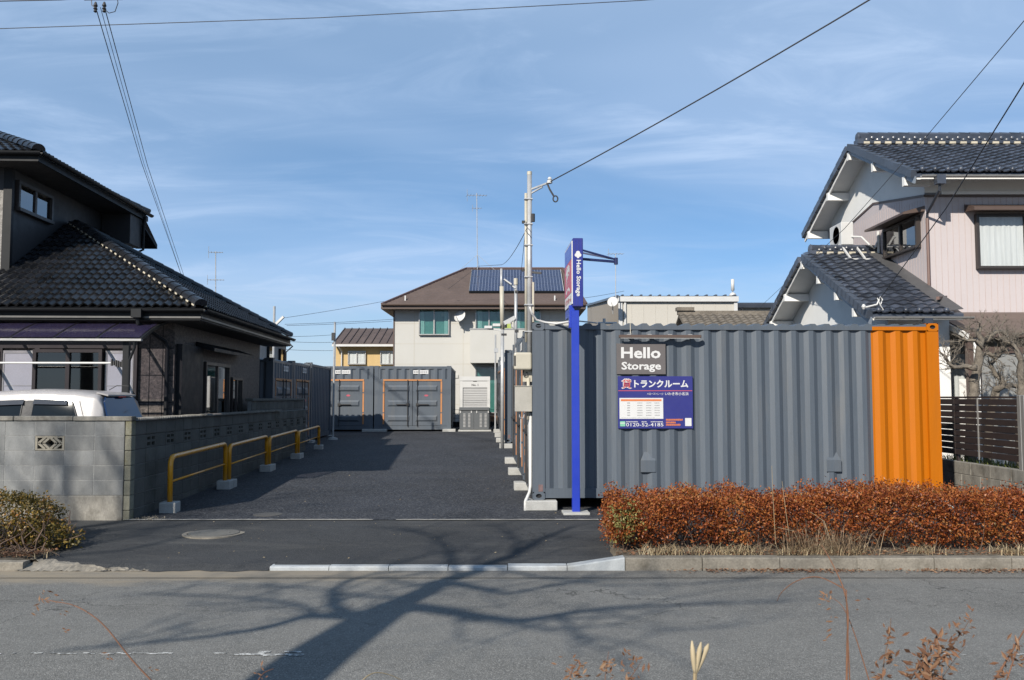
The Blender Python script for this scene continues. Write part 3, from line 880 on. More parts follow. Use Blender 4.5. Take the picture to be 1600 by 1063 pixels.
for i, (d, w, lab) in enumerate(rowL):
    c = protoL if i == 0 else copy_tree(protoL)
    far = d + w
    c.location = (-5.12 - 0.036 * far, far, 0.27 + 0.01 * (d - 22.2)); c.rotation_euler = (0, 0, math.pi + LOT_A); c["label"] = lab
c = make_container("shaded container with a plain corrugated end, last in the left-hand row", W=3.6, H=2.35, doors=False, group=G_CONT)
c.location = (-5.12 - 0.036 * 30.9, 30.9, 0.35); c.rotation_euler = (0, 0, math.pi + LOT_A)
cF = make_container("sunlit grey container with double doors in an orange frame, facing down the yard", W=2.85, H=2.38, group=G_CONT)
cF.location = (-2.26, 33.35, 0.43); cF.rotation_euler = (0, 0, R(90) + LOT_A)
cG = copy_tree(cF); cG.location = (-5.14, 33.25, 0.43); cG["label"] = "half-shaded container in the back left corner, only its right door showing"

# concrete footing blocks
def block(label, a, b, w, h, d, c=0.012):
    p = lotpt(a, b); z = zlot(p.y) - 0.01
    o = MB().cham(-w / 2, w / 2, -d / 2, d / 2, 0, h, c).build("concrete_block", M_CONC)
    o.location = (p.x, p.y, z); o.rotation_euler = (0, 0, LOT_A)
    return tag(o, label, "concrete block", "concrete blocks under the containers")
G1 = "under the front right-hand containers"
block("large pale concrete block under the front left corner of the roadside container", 0.12, 0.06, 0.46, 0.145, 0.36)
block("pale concrete block under the roadside container's back left corner, second from the road", 0.02, 2.42, 0.40, 0.14, 0.36)
block("pale block third from the road along the right-hand containers", 0.0, 4.92, 0.40, 0.14, 0.36)
block("small pale block fourth from the road along the right-hand containers", 0.0, 7.35, 0.40, 0.14, 0.36)
block("white concrete block under the rust-marked corner post in mid yard", 0.0, 11.98, 0.44, 0.135, 0.36)
for k, (b, lab) in enumerate(((14.4, "first block behind the mid-yard corner post, in the receding line of blocks"), (16.9, "middle block of the receding line along the far right-hand row"), (19.4, "second farthest block along the far right-hand row"), (21.7, "farthest small block at the end of the right-hand row, by the kiosk"))):
    block(lab, -0.06, b, 0.42, 0.135, 0.36)
block("block under the orange right end of the roadside container, behind the hedge", 5.92, 0.06, 0.46, 0.145, 0.36)
for px, d, w, lab in ((586, 33.3, 0.9, "long flat pale block between the two back containers, half in shadow"), (702, 33.3, 0.48, "flat pale block under the right corner of the sunlit back container")):
    p = P(px, 675, d)
    o = MB().cham(-w / 2, w / 2, -0.2, 0.2, 0, 0.12, 0.012).build("concrete_block", M_CONC); o.location = (p.x, d - 0.05, zlot(d) - 0.06 + 0.03)
    o.rotation_euler = (0, 0, LOT_A); tag(o, lab, "concrete block", "concrete blocks under the containers")
for d, lab in ((22.4, "shaded block under the near corner of the left-hand container row"), (27.2, "shaded block under the left-hand row between doors and plain end"), (30.7, "shaded block under the far end of the left-hand row")):
    o = MB().cham(-0.2, 0.2, -0.2, 0.2, 0, 0.10, 0.012).build("concrete_block", M_CONC)
    o.location = (-5.2 - 0.036 * d, d, 0.17 if d < 25 else 0.25); o.rotation_euler = (0, 0, LOT_A)
    tag(o, lab, "concrete block", "concrete blocks under the containers")

# ================================================================== BUILDINGS
def window(parent, mw, w, h, frame_m, glass_m, name="window", fw=0.045, mull=True, curtain=None, back=M_ROOM, depth=0.09, sill=True, sashes=2):
    depth = 0.07; mw = mw @ Matrix.Translation((0, -depth - 0.012, 0))
    # sliding window: local x = width centre, z = 0 at the sill, front towards -y. frame > panes, curtain, backing
    mb = MB()
    mb.box(-w / 2, w / 2, -0.035, depth, h - fw, h); mb.box(-w / 2, w / 2, -0.035 - (0.03 if sill else 0), depth, 0, fw)
    mb.box(-w / 2, -w / 2 + fw, -0.035, depth, fw, h - fw); mb.box(w / 2 - fw, w / 2, -0.035, depth, fw, h - fw)
    for k in range(1, sashes):
        x = -w / 2 + w * k / sashes
        if mull: mb.box(x - fw * 0.6, x + fw * 0.6, -0.022, depth * 0.6, fw, h - fw)
    f = mb.build(name, frame_m, parent, mw=mw)
    for k in range(sashes):
        a = -w / 2 + fw + (w - 2 * fw) * k / sashes; b = a + (w - 2 * fw) / sashes
        MB().box(a + 0.004, b - 0.004, 0.004 + 0.012 * (k % 2), 0.009 + 0.012 * (k % 2), fw, h - fw).build("pane", glass_m, f)
    if curtain:
        for a, b in curtain:
            mb = MB(); n = max(6, int((b - a) * w * 24)); xs = lin(-w / 2 + fw + (w - 2 * fw) * a, -w / 2 + fw + (w - 2 * fw) * b, n)
            mb.grid(lambda x, z: (x, 0.040 + 0.010 * math.sin(x * 75 + math.sin(x * 21) * 2), z), xs, [fw, h - fw])
            mb.build("curtain", M_CURTAIN, f, smooth=True)
    MB().box(-w / 2 + 0.01, w / 2 - 0.01, depth + 0.002, depth + 0.01, 0.01, h - 0.01).build("interior", back, f)
    return f

def tile_mesh(w, l, amp, m, waves=1, ball=0.0):
    """one curved pan tile: x across, y up the slope"""
    mb = MB(); n = 6 * waves
    xs = lin(0, w * 1.03, n)
    def zc(x):
        t = (x / w * waves) % 1.0001
        return amp * (0.5 - 0.5 * math.cos(2 * math.pi * t)) - (0.25 * amp if t > 0.5 else 0)
    mb.grid(lambda x, y: (x, y, zc(x) + 0.045 - 0.038 * y / l), xs, [0, l])
    q = len(mb.v)
    for x in xs: mb.v += [(x, 0, zc(x) + 0.045), (x, 0.004, zc(x) + 0.018)]
    for i in range(len(xs) - 1): mb.face((q + 2 * i, q + 2 * i + 1, q + 2 * i + 3, q + 2 * i + 2))
    if ball:
        mb.lathe([(0.001, -0.03), (ball * 0.7, -0.022), (ball, 0), (ball, 0.05)], (w * 0.5, 0.0, 0.05 + amp * 0.5), 10, 'y')
    return mb.mesh("roof_tile", m, smooth=True)

def inside(p, poly):
    x, y = p; c = False; n = len(poly)
    for i in range(n):
        (x1, y1), (x2, y2) = poly[i], poly[(i + 1) % n]
        if (y1 > y) != (y2 > y) and x < (x2 - x1) * (y - y1) / (y2 - y1) + x1: c = not c
    return c

def slope_tiles(roof, O, U, V, poly, w, course, amp, m, waves=1, single=None, eave_ball=0.0):
    """lay tiles over a roof plane; single(u, v) tells which are objects of their own, the rest are joined"""
    O, U, V = Vector(O), Vector(U).normalized(), Vector(V).normalized(); N = U.cross(V)
    B = Matrix(((U.x, V.x, N.x, O.x), (U.y, V.y, N.y, O.y), (U.z, V.z, N.z, O.z), (0, 0, 0, 1)))
    me = tile_mesh(w, course * 1.18, amp, m, waves)
    mb_ball = tile_mesh(w, course * 1.18, amp, m, waves, eave_ball) if eave_ball else me
    us = [p[0] for p in poly]; vs = [p[1] for p in poly]
    joined = MB(); rn = random.Random(len(poly) + int(w * 1000))
    j = 0; v = min(vs)
    while v < max(vs):
        u = min(us) + (0.0 if j % 2 == 0 else 0.0)
        while u < max(us):
            if inside((u + w / 2, v + course / 2), poly):
                mesh = mb_ball if j == 0 else me
                T = B @ Matrix.Translation((u + rn.uniform(-0.004, 0.004), v + rn.uniform(-0.006, 0.006), rn.uniform(0, 0.006)))
                if single is None or single(u, v):
                    put("roof_tile", mesh, roof, T)
                else:
                    q = len(joined.v)
                    joined.v += [tuple(T @ x.co) for x in mesh.vertices]
                    for p in mesh.polygons: joined.face([q + i for i in p.vertices])
            u += w
        v += course; j += 1
    if joined.v:
        tag(joined.build("roof_tiles", m, roof, smooth=True), kind='stuff')

def hip_caps(roof, a, b, m, r=0.10, step=0.26, plaster=True, ridge=False):
    """row of round cap tiles from a (low) to b (high) over a bed of plaster"""
    a, b = Vector(a), Vector(b); d = b - a; n = max(1, int(d.length / step)); t = d.normalized()
    x = t.cross(Vector((0, 0, 1))).normalized(); z = x.cross(t)
    mb = MB(); k = 8
    for s_, (rr, y) in enumerate(((r * 1.05, 0.0), (r * 0.92, step * 1.15))):
        for i in range(k + 1):
            an = math.pi * i / k
            mb.v.append((rr * math.cos(an), y, rr * math.sin(an) * 0.95))
    for i in range(k): mb.face((i, i + 1, k + 2 + i, k + 1 + i))
    mb.face(list(range(k + 1))[::-1])
    me = mb.mesh("ridge_tile", m, smooth=False)
    for i in range(n):
        p = a + t * (step * i)
        T = Matrix(((x.x, t.x, z.x, p.x), (x.y, t.y, z.y, p.y), (x.z, t.z, z.z, p.z + 0.05), (0, 0, 0, 1)))
        put("ridge_tile", me, roof, T)
    if plaster:
        mb = MB()
        for i in range(int(d.length / 0.21)):
            p = a + t * (0.21 * i + 0.05)
            for s_ in (1, -1):
                c = p + x * s_ * r * 0.98 + Vector((0, 0, 0.035))
                mb.bar(c - t * 0.042, c + t * 0.042, 0.022, 0.026)
        mb.build("ridge_plaster", M_MORTARTILE, roof)

def gutter(parent, a, b, r=0.06, m=M_DARKTRIM):
    a, b = Vector(a), Vector(b); t = (b - a).normalized(); x = t.cross(Vector((0, 0, 1))).normalized()
    mb = MB(); n = 8; q = 0
    for p in (a, b):
        for rr in (r, r * 0.86):
            for i in range(n + 1):
                an = math.pi + math.pi * i / n
                mb.v.append(tuple(p + x * rr * math.cos(an) + Vector((0, 0, rr * math.sin(an)))))
    w = n + 1
    for i in range(n):
        mb.face((i, i + 1, 2 * w + i + 1, 2 * w + i)); mb.face((w + i + 1, w + i, 3 * w + i, 3 * w + i + 1))
    for i in (0, n): mb.face((i, w + i, 3 * w + i, 2 * w + i))
    return mb.build("gutter", m, parent)

# ------------------------------------------------------------------ left house (dark, two storeys, turned 2.9 degrees)
HA = R(2.86)
hl = thing("house", "dark two-storey house with black tile roofs and speckled walls, behind the block wall", "house", (-5.77, 15.3, 0.1), HA)
EZ = 3.0
mb = MB()
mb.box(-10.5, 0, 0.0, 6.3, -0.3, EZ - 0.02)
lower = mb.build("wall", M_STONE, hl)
# cladding joints on the sunlit strip right of the porch doors
mb = MB()
for z in (0.55, 0.98, 1.44, 1.90, 2.36): mb.box(-0.64, -0.012, -0.006, 0.0, z, z + 0.014)
for x in (-0.42, -0.2): mb.box(x, x + 0.010, -0.006, 0.0, -0.2, 2.9)
mb.box(-0.64, 0.0, -0.03, 0.0, 0.30, 0.50)
mb.build("cladding_joint", M_DARKTRIM, hl)
pit = 0.56; cp = math.cos(math.atan(pit)); D_ = 7.5; half = D_ / 2
roofL = MB()
A_, B_, C_ = (0.6, -0.6, EZ), (0.6, 6.9, EZ), (0.6 - half, -0.6 + half, EZ + pit * half)
roofL.poly([(-9.5, -0.6, EZ), A_, C_, (-9.5, -0.6 + half, EZ + pit * half)])
roofL.poly([A_, B_, C_]); roofL.poly([B_, (-9.5, 6.9, EZ), (-9.5, -0.6 + half, EZ + pit * half), C_])
rl = roofL.build("lower_roof", M_TILE, hl)
L_s = half / cp
slope_tiles(rl, (-8.4, -0.6, EZ), (1, 0, 0), (0, cp, math.sin(math.atan(pit))),
            [(3.0, 0), (9.0, 0), (9.0 - half, L_s), (3.0, L_s)], 0.29, 0.235, 0.045, M_TILE, 2)
slope_tiles(rl, (-8.4, -0.6, EZ), (1, 0, 0), (0, cp, math.sin(math.atan(pit))),
            [(0, 0), (3.0, 0), (3.0, L_s * 0.62), (0, L_s * 0.62)], 0.29, 0.235, 0.045, M_TILE, 2, single=lambda u, v: False)
slope_tiles(rl, (0.6, -0.6, EZ), (0, 1, 0), (-cp, 0, math.sin(math.atan(pit))), [(0, 0), (D_, 0), (half, L_s)], 0.29, 0.235, 0.045, M_TILE, 2, single=lambda u, v: False)
hip_caps(rl, A_, C_, M_TILE, 0.11); hip_caps(rl, B_, C_, M_TILE, 0.11, plaster=False)
gutter(hl, (-9.5, -0.68, EZ - 0.02), (0.68, -0.68, EZ - 0.02), 0.055); gutter(hl, (0.68, -0.68, EZ - 0.02), (0.68, 6.95, EZ - 0.02), 0.055)
mb = MB(); mb.box(-9.5, 0.56, -0.6, -0.56, EZ - 0.20, EZ - 0.03); mb.box(0.56, 0.6, -0.6, 6.9, EZ - 0.20, EZ - 0.03); mb.box(0.56, 0.6, 6.9, 6.94, EZ - 0.2, EZ - 0.03)
mb.build("fascia", M_DARKTRIM, hl)
mb = MB(); mb.box(-9.5, 0.56, -0.56, 0.0, EZ - 0.21, EZ - 0.185); mb.box(0.0, 0.56, 0.0, 6.88, EZ - 0.21, EZ - 0.185)
mb.build("soffit", M_SOFFIT, hl)
mb = MB(); mb.bar((-9.5, -0.615, EZ - 0.155), (0.61, -0.615, EZ - 0.155), 0.02, 0.03); mb.bar((0.62, -0.6, EZ - 0.155), (0.62, 6.9, EZ - 0.155), 0.02, 0.03)
mb.build("fascia_strip", M_STRIP, hl)
# corner pipe and leader head
MB().box(-0.47, -0.31, -0.76, -0.60, EZ - 0.17, EZ - 0.03).build("leader_head", M_DARKTRIM, hl)
MB().tube([(-0.39, -0.68, EZ - 0.17), (-0.39, -0.66, EZ - 0.26), (-0.13, -0.10, EZ - 0.52), (-0.10, -0.07, EZ - 0.62), (-0.10, -0.07, -0.2)], 0.035, 8).build("downpipe", M_DARKTRIM, hl)
# porch wall: white door panels and dark sliding doors
def panel_door(x0, x1, m, nm="door_panel"):
    mb = MB(); mb.box(x0, x1, -0.05, -0.015, 0.0, 2.32)
    p = mb.build(nm, m, hl)
    mb = MB()
    for z in (0.0, 1.1, 1.72, 2.27): mb.box(x0, x1, -0.056, -0.05, z, z + 0.012 if 0 < z < 2 else z + 0.05)
    for x in (x0, x1 - 0.03): mb.box(x, x + 0.03, -0.058, -0.05, 0.05, 2.27)
    mb.build("muntin", M_ALU, p)
panel_door(-2.83, -2.30, M_SHOJI); panel_door(-1.13, -0.66, M_SHOJI)
f = window(hl, Matrix.Translation((-1.73, -0.02, 0.0)), 1.14, 2.34, M_BRONZE, G_DARK, "sliding_door", 0.055, curtain=None, back=M_ROOM)
MB().box(-0.36, -0.06, 0.05, 0.07, 1.55, 2.2).build("hung_cloth", M_CURTAIN, f); MB().box(0.15, 0.50, 0.05, 0.07, 0.95, 1.12).build("cushion", M_CURTAIN, f)
f = window(hl, Matrix.Translation((-3.75, -0.02, 0.0)), 1.7, 2.34, M_BRONZE, G_DARK, "sliding_door", 0.055)
mb = MB(); mb.box(-4.7, -0.60, -0.07, -0.001, 2.36, 2.48); mb.box(-2.30, -2.22, -0.07, -0.001, 0, 2.36); mb.box(-0.66, -0.60, -0.07, -0.001, 0, 2.36); mb.box(-2.92, -2.83, -0.07, -0.001, 0, 2.36)
mb.build("door_surround", M_BRONZE, hl)
# shaded right wall: shutter box, tall sliding window, small window, canopy
Rw = Matrix.Rotation(R(90), 4, 'Z')
def on_right(y, z): return Matrix.Translation((0.0, y, z)) @ Rw
MB().box(0.002, 0.10, 0.10, 1.35, 0.02, 2.45).build("shutter_box", M_DARKTRIM, hl)
window(hl, on_right(2.35, 0.25), 1.7, 1.95, M_BRONZE, G_DARK, "tall_window", 0.06, curtain=[(0.0, 0.18), (0.62, 0.8)], back=M_ROOM)
window(hl, on_right(3.85, 0.35), 0.85, 1.6, M_BRONZE, G_DARK, "narrow_window", 0.05, curtain=[(0.25, 0.95)])
mb = MB(); mb.prism([(0.001, 1.2, 2.46), (0.34, 1.2, 2.38), (0.34, 1.2, 2.44), (0.001, 1.2, 2.56)], (0, 3.1, 0)); mb.build("window_canopy", M_DARKTRIM, hl)
# upper storey
UZ = 5.75
mb = MB(); mb.box(-10.5, -3.22, 0.8, 5.1, 2.6, UZ); mb.build("upper_wall", M_DARKSIDING, hl)
mb = MB(); mb.box(-10.5, -3.34, 0.782, 0.80, 3.0, UZ - 0.5); mb.build("stone_front", mat("pale_speckled_stone", (0.30, 0.28, 0.26), 0.7, var=0.5, scale=18, fine=0.4, bump=0.4), hl)
mb = MB(); mb.box(-3.34, -3.19, 0.77, 0.86, 3.0, UZ); mb.build("corner_trim", M_DARKTRIM, hl)
UE, uc = UZ + 0.05, (0.25, 5.66)
up = 0.45; uh = (uc[1] - uc[0]) / 2
Au, Bu, Cu = (-2.5, uc[0], UE), (-2.5, uc[1], UE), (-2.5 - uh, uc[0] + uh, UE + up * uh)
mb = MB(); mb.poly([(-10, uc[0], UE), Au, Cu, (-10, uc[0] + uh, UE + up * uh)]); mb.poly([Au, Bu, Cu]); mb.poly([Bu, (-10, uc[1], UE), (-10, uc[0] + uh, UE + up * uh), Cu])
ru = mb.build("upper_roof", M_TILE, hl)
ucp, usp = math.cos(math.atan(up)), math.sin(math.atan(up)); ul = uh / ucp
slope_tiles(ru, (-6.3, uc[0], UE), (1, 0, 0), (0, ucp, usp), [(0, 0), (3.8, 0), (3.8 - uh, ul), (0, ul)], 0.29, 0.235, 0.045, M_TILE, 2, single=lambda u, v: u > 2.4 and v < 1.4)
slope_tiles(ru, (-2.5, uc[0], UE), (0, 1, 0), (-ucp, 0, usp), [(0, 0), (2 * uh, 0), (uh, ul)], 0.29, 0.235, 0.045, M_TILE, 2, single=lambda u, v: False)
hip_caps(ru, Au, Cu, M_TILE, 0.11, plaster=False); hip_caps(ru, Bu, Cu, M_TILE, 0.11, plaster=False)
gutter(hl, (-10, uc[0] - 0.07, UE), (-2.42, uc[0] - 0.07, UE), 0.055); gutter(hl, (-2.42, uc[0] - 0.07, UE), (-2.42, uc[1], UE), 0.055)
mb = MB(); mb.box(-10, -2.54, uc[0], uc[0] + 0.04, UE - 0.15, UE - 0.03); mb.box(-2.54, -2.5, uc[0], uc[1], UE - 0.15, UE - 0.03)
mb.build("fascia", M_DARKTRIM, hl)
mb = MB(); mb.box(-10, -2.54, uc[0] + 0.04, 0.78, UE - 0.15, UE - 0.13); mb.box(-3.20, -2.54, 0.78, uc[1], UE - 0.15, UE - 0.13); mb.build("soffit", M_SOFFIT, hl)
mb = MB(); mb.box(-3.19, -2.56, 4.72, 5.42, 4.98, UE - 0.155); mb.build("bay_box", M_DARKSIDING, hl)
mb = MB(); mb.prism([(-2.52, 5.42, UE - 0.05), (-2.30, 5.74, 5.12), (-2.30, 5.74, 5.02), (-2.58, 5.42, UE - 0.2)], (-0.5, 0, 0)); mb.build("verge", M_TILE, hl)
MB().tube([(-2.46, 5.38, UE - 0.06), (-2.5, 5.40, UE - 0.3), (-2.52, 5.44, 4.95), (-2.75, 5.3, 4.8), (-3.04, 5.0, 4.72), (-3.04, 5.0, 3.9)], 0.03, 8).build("downpipe", M_DARKTRIM, hl)
window(hl, Matrix.Translation((-3.26, 1.62, 4.92)) @ Rw, 1.36, 0.56, M_BRONZE, G_DARK, "upper_window", 0.06, curtain=[(0.04, 0.42)])

# porch canopy: curved purple sheets between rafters
por = thing("porch_canopy", "curved purple-tinted patio canopy on slim posts in front of the dark house", "canopy", (-5.77, 15.3, 0.1), HA)
def can(t):            # t 0 at the wall, 1 at the front lip
    return (-0.03 - 1.30 * t, 2.85 - 0.30 * t - 0.10 * t ** 2.5)
ts = lin(0, 1, 6); x_r = [-0.10 - 0.66 * i for i in range(8)]
for x in x_r:
    q = [(x - 0.018, *can(t)) for t in ts]
    MB().prism([(a, b, c + 0.004) for a, b, c in q] + [(a, b, c - 0.045) for a, b, c in q[::-1]], (0.036, 0, 0)).build("rafter", M_DARKTRIM, por)
for xa, xb in zip(x_r, x_r[1:]):
    MB().grid(lambda x, t: (x, can(t)[0], can(t)[1] + 0.014), [xb + 0.02, (xa + xb) / 2, xa - 0.02], ts).build("roof_sheet", G_PURPLE, por, smooth=True)
mb = MB(); yf, zf = can(1); mb.box(x_r[-1], x_r[0] + 0.03, yf - 0.07, yf, zf - 0.045, zf - 0.012)
mb.build("front_gutter", M_ALU, por)
MB().box(x_r[-1], x_r[0] + 0.03, -0.06, -0.002, 2.84, 2.92).build("wall_plate", M_DARKTRIM, por)
for x in (-0.33, -3.05): MB().box(x - 0.045, x + 0.045, yf + 0.02, yf + 0.11, -0.1, zf - 0.02).build("post", M_DARKTRIM, por)
MB().tube([(-0.18, yf - 0.03, zf - 0.05), (-0.18, yf - 0.02, zf - 0.14), (-0.26, yf + 0.0, zf - 0.35), (-0.27, yf + 0.0, -0.1)], 0.022, 8).build("downpipe", M_DARKTRIM, por)
pole = thing("laundry_pole", "white laundry pole hung across the porch, with dark pegs at its right end", "laundry pole", (-5.77, 15.3, 0.1), HA)
MB().tube([(-4.2, -1.12, 2.07), (-0.62, -1.12, 2.07)], 0.017, 8).build("rod", M_WHITEPL, pole)
mb = MB()
for k in range(9): mb.box(-0.62 + 0.033 * k, -0.60 + 0.033 * k, -1.14, -1.10, 2.02 + random.uniform(-0.02, 0.02), 2.10 + random.uniform(-0.01, 0.03))
mb.build("peg", M_BLACK, pole)
mb = MB()
for x in (-0.80 + 0.45, -2.95): mb.bar((x, -1.12, 2.07), (x, -1.12, 2.45), 0.012, 0.012)
mb.build("hanger", M_ALU, pole)

# ------------------------------------------------------------------ block wall
wf = thing("block_wall", "grey concrete block garden wall with a diamond-pattern vent block, facing the road", "wall", (-5.12, 12.12, 0))
CH, CW = 0.199, 0.40
z_top = 1.31
bl = MB().cham(0.0022, CW - 0.0022, 0, 0.11, 0.0022, CH - 0.0022, 0.004).mesh("block", M_BLOCK)
edge_blk = MB().cham(-0.085, 0.0, -0.004, 0.13, 0.003, CH - 0.003, 0.006).mesh("block", M_MOSS)
for j in range(5):
    z = z_top - CH * (j + 1)
    for i in range(9):
        x = -0.10 - CW * (i + 1)
        if j == 1 and i == 2: continue
        o = put("block", bl, wf); o.location = (x, random.uniform(0, 0.0025), z)
    o = put("block", edge_blk, wf); o.location = (0, 0, z)
o = put("block", edge_blk, wf); o.location = (0, -0.002, z_top - CH * 6)
o = put("block", edge_blk, wf); o.location = (0, -0.002, z_top - CH * 7)
MB().box(-3.74, -0.10, 0.0042, 0.10, z_top - 5 * CH, z_top - CH * 2 - 0.003).build("mortar", M_MORTAR, wf)
MB().box(-3.74, -0.10, 0.0042, 0.10, z_top - CH, z_top - 0.002).build("mortar", M_MORTAR, wf)
xa = -0.10 - CW * 3
MB().box(-3.74, xa, 0.0042, 0.10, z_top - 2 * CH - 0.003, z_top - CH).build("mortar", M_MORTAR, wf); MB().box(xa + CW, -0.10, 0.0042, 0.10, z_top - 2 * CH - 0.003, z_top - CH).build("mortar", M_MORTAR, wf)
# openwork vent block: outer frame, ring of lozenges
mb = MB(); w, h = CW - 0.008, CH - 0.008; x0, z0 = 0.004, 0.004
mb.box(x0, x0 + 0.03, 0, 0.11, z0, z0 + h); mb.box(x0 + w - 0.03, x0 + w, 0, 0.11, z0, z0 + h)
mb.box(x0 + 0.03, x0 + w - 0.03, 0, 0.11, z0, z0 + 0.022); mb.box(x0 + 0.03, x0 + w - 0.03, 0, 0.11, z0 + h - 0.022, z0 + h)
cxm, czm = x0 + w / 2, z0 + h / 2
for sx in (-1, 1):
    for sz in (-1, 1):
        for dx, dz in ((0.09, 0.0), (0.155, 0.0)):
            mb.bar((cxm + sx * dx, 0.055, czm), (cxm + sx * (dx - 0.085 if dx < 0.1 else dx - 0.09), 0.055, czm + sz * 0.076), 0.030, 0.106, up=(0, 1, 0))
mb.lathe([(0.032, 0), (0.032, 0.11)], (cxm, 0.11, czm), 12, 'y')
v = mb.build("vent_block", mat("vent_block_concrete", (0.36, 0.33, 0.27), 0.9, var=0.15), wf); v.location = (xa, 0, z_top - 2 * CH)
MB().box(xa, xa + CW, 0.108, 0.112, z_top - 2 * CH, z_top - CH).build("vent_back", M_DARKHOLE, wf)
cap = MB().cham(0.003, 0.797, -0.02, 0.13, 0, 0.062, 0.008).mesh("cap_stone", M_BASECONC)
for i in range(5):
    o = put("cap_stone", cap, wf); o.location = (-0.80 * (i + 1) + 0.01, 0, z_top + random.uniform(0, 0.004))
MB().cham(-3.75, -0.092, -0.012, 0.12, -0.3, z_top - 5 * CH - 0.002, 0.01).build("footing", M_BASECONC, wf)

ws = thing("block_wall", "long shaded block wall beside the yard with a row of slotted vent blocks", "wall", (-5.12, 12.12, 0), R(90) + LOT_A)
# local x runs back along the yard, local -y looks into the yard
bs = MB().cham(0.004, CW - 0.004, 0, 0.10, 0.004, CH - 0.004, 0.006).mesh("block", M_BLOCKOLDSHADE)
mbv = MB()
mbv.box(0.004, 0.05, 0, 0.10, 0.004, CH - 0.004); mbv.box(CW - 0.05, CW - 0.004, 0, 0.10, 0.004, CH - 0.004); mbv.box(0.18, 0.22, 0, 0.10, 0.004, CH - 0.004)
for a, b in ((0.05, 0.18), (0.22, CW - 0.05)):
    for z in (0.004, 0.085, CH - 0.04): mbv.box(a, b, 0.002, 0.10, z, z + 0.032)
vent = mbv.mesh("vent_block", M_BLOCKOLDSHADE)
for j in range(7):
    z = z_top - CH * (j + 1)
    for i in range(30):
        isv = (j == 1 and i % 2 == 1)
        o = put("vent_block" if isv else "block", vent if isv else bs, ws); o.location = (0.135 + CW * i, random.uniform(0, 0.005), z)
mb = MB(); mb.box(0.135, 0.135 + CW * 30, 0.015, 0.09, -0.1, z_top - 2 * CH); mb.box(0.135, 0.135 + CW * 30, 0.015, 0.09, z_top - CH, z_top - 0.002); mb.build("mortar", M_MORTAR, ws)
MB().box(0.13, 0.135 + CW * 30, 0.098, 0.105, z_top - 2 * CH, z_top - CH).build("vent_back", M_DARKHOLE, ws)
mb = MB(); n = 180; q = 0
xs = lin(0.12, 9.0, n * 2)
mb.grid(lambda x, t: (x, -0.045 + 0.17 * t, z_top + 0.024 + 0.016 * math.cos(x * 2 * math.pi / 0.076)), xs, [0, 1])
for i, x in enumerate(xs): pass
q = len(mb.v)
for x in xs: mb.v += [(x, -0.045, z_top + 0.024 + 0.016 * math.cos(x * 2 * math.pi / 0.076)), (x, -0.045, z_top + 0.005 + 0.016 * math.cos(x * 2 * math.pi / 0.076))]
for i in range(len(xs) - 1): mb.face((q + 2 * i, q + 2 * i + 1, q + 2 * i + 3, q + 2 * i + 2))
mb.build("corrugated_coping", M_BASECONC, ws)
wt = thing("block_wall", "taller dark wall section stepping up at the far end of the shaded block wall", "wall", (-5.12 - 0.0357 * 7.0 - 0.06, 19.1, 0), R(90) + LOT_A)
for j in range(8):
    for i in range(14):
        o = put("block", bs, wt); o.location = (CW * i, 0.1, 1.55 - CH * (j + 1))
MB().box(0, CW * 14, 0.11, 0.19, 0, 1.55).build("mortar", M_MORTAR, wt); MB().cham(-0.02, CW * 14 + 0.02, 0.07, 0.24, 1.552, 1.61, 0.008).build("cap_stone", M_BLOCKOLDSHADE, wt)

# loose rubble at the foot of the wall corner
mb = MB(); rn = random.Random(3)
for k in range(120):
    x, y = -5.06 + abs(rn.gauss(0, 0.22)), 12.25 + rn.gauss(0, 0.10)
    r_ = rn.uniform(0.006, 0.022); c = Vector((x, y, zlot(y) + r_ * 0.4))
    pts = [c + Vector((rn.uniform(-1, 1), rn.uniform(-1, 1), rn.uniform(-0.6, 1))).normalized() * r_ for _ in range(4)]
    for f in ((0, 1, 2), (0, 1, 3), (0, 2, 3), (1, 2, 3)): mb.poly([pts[i] for i in f])
tag(mb.build("gravel", M_KERBOLD), "loose grey rubble heaped at the foot of the block wall corner", "gravel", kind='stuff')
for ob in (bpy.data.objects["gravel"],): pass

# ------------------------------------------------------------------ right house (pale pink, gable ends to the left)
hr = thing("house", "pale pink two-storey house with white gables and dark tile roofs, at the right", "house", (0, 0, 0))
X0, YF, YB, YR = 8.86, 19.0, 24.6, 21.8
Xr, YE, ZE, PT = 8.33, 18.3, 6.17, 0.45
ZR = ZE + PT * (YR - YE)
def zr(y): return ZE + PT * (min(y, 2 * YR - y) - YE)
mb = MB()
mb.poly([(X0, YF, 0.2), (15, YF, 0.2), (15, YF, 5.93), (X0, YF, 5.93)])
mb.poly([(X0, YF, 0.2), (X0, YF, 5.95), (X0, 21.7, 6.36), (X0, 23.7, 6.06), (X0, YB, 5.6), (X0, YB, 0.2)])
mb.build("pink_wall", M_PINK, hr)
mb = MB()
mb.poly([(X0, YF, 5.97), (X0, 21.7, 6.39), (X0, 23.7, 6.10), (X0, YB, 5.64), (X0, YB, zr(YB)), (X0, YR, ZR), (X0, YF, zr(YF))])
mb.poly([(X0, YF, 6.02), (15, YF, 6.02), (15, YF, zr(YF)), (X0, YF, zr(YF))])
mb.build("white_gable", M_PLASTER, hr)
mb = MB(); pts = [(X0 - 0.004, YF, 5.955), (X0 - 0.004, 21.7, 6.37), (X0 - 0.004, 23.7, 6.075), (X0 - 0.004, YB, 5.62)]
for a, b in zip(pts, pts[1:]): mb.bar(a, b, 0.03, 0.05)
mb.bar((X0, YF - 0.008, 5.945), (15, YF - 0.008, 5.945), 0.03, 0.05)
mb.build("trim_band", M_BROWNTRIM, hr)
MB().box(X0 + 0.35, 15, YF - 0.05, YF - 0.002, 5.975, 6.04).build("white_band", M_WHITEWOOD, hr)
mb = MB()                                         # siding joints
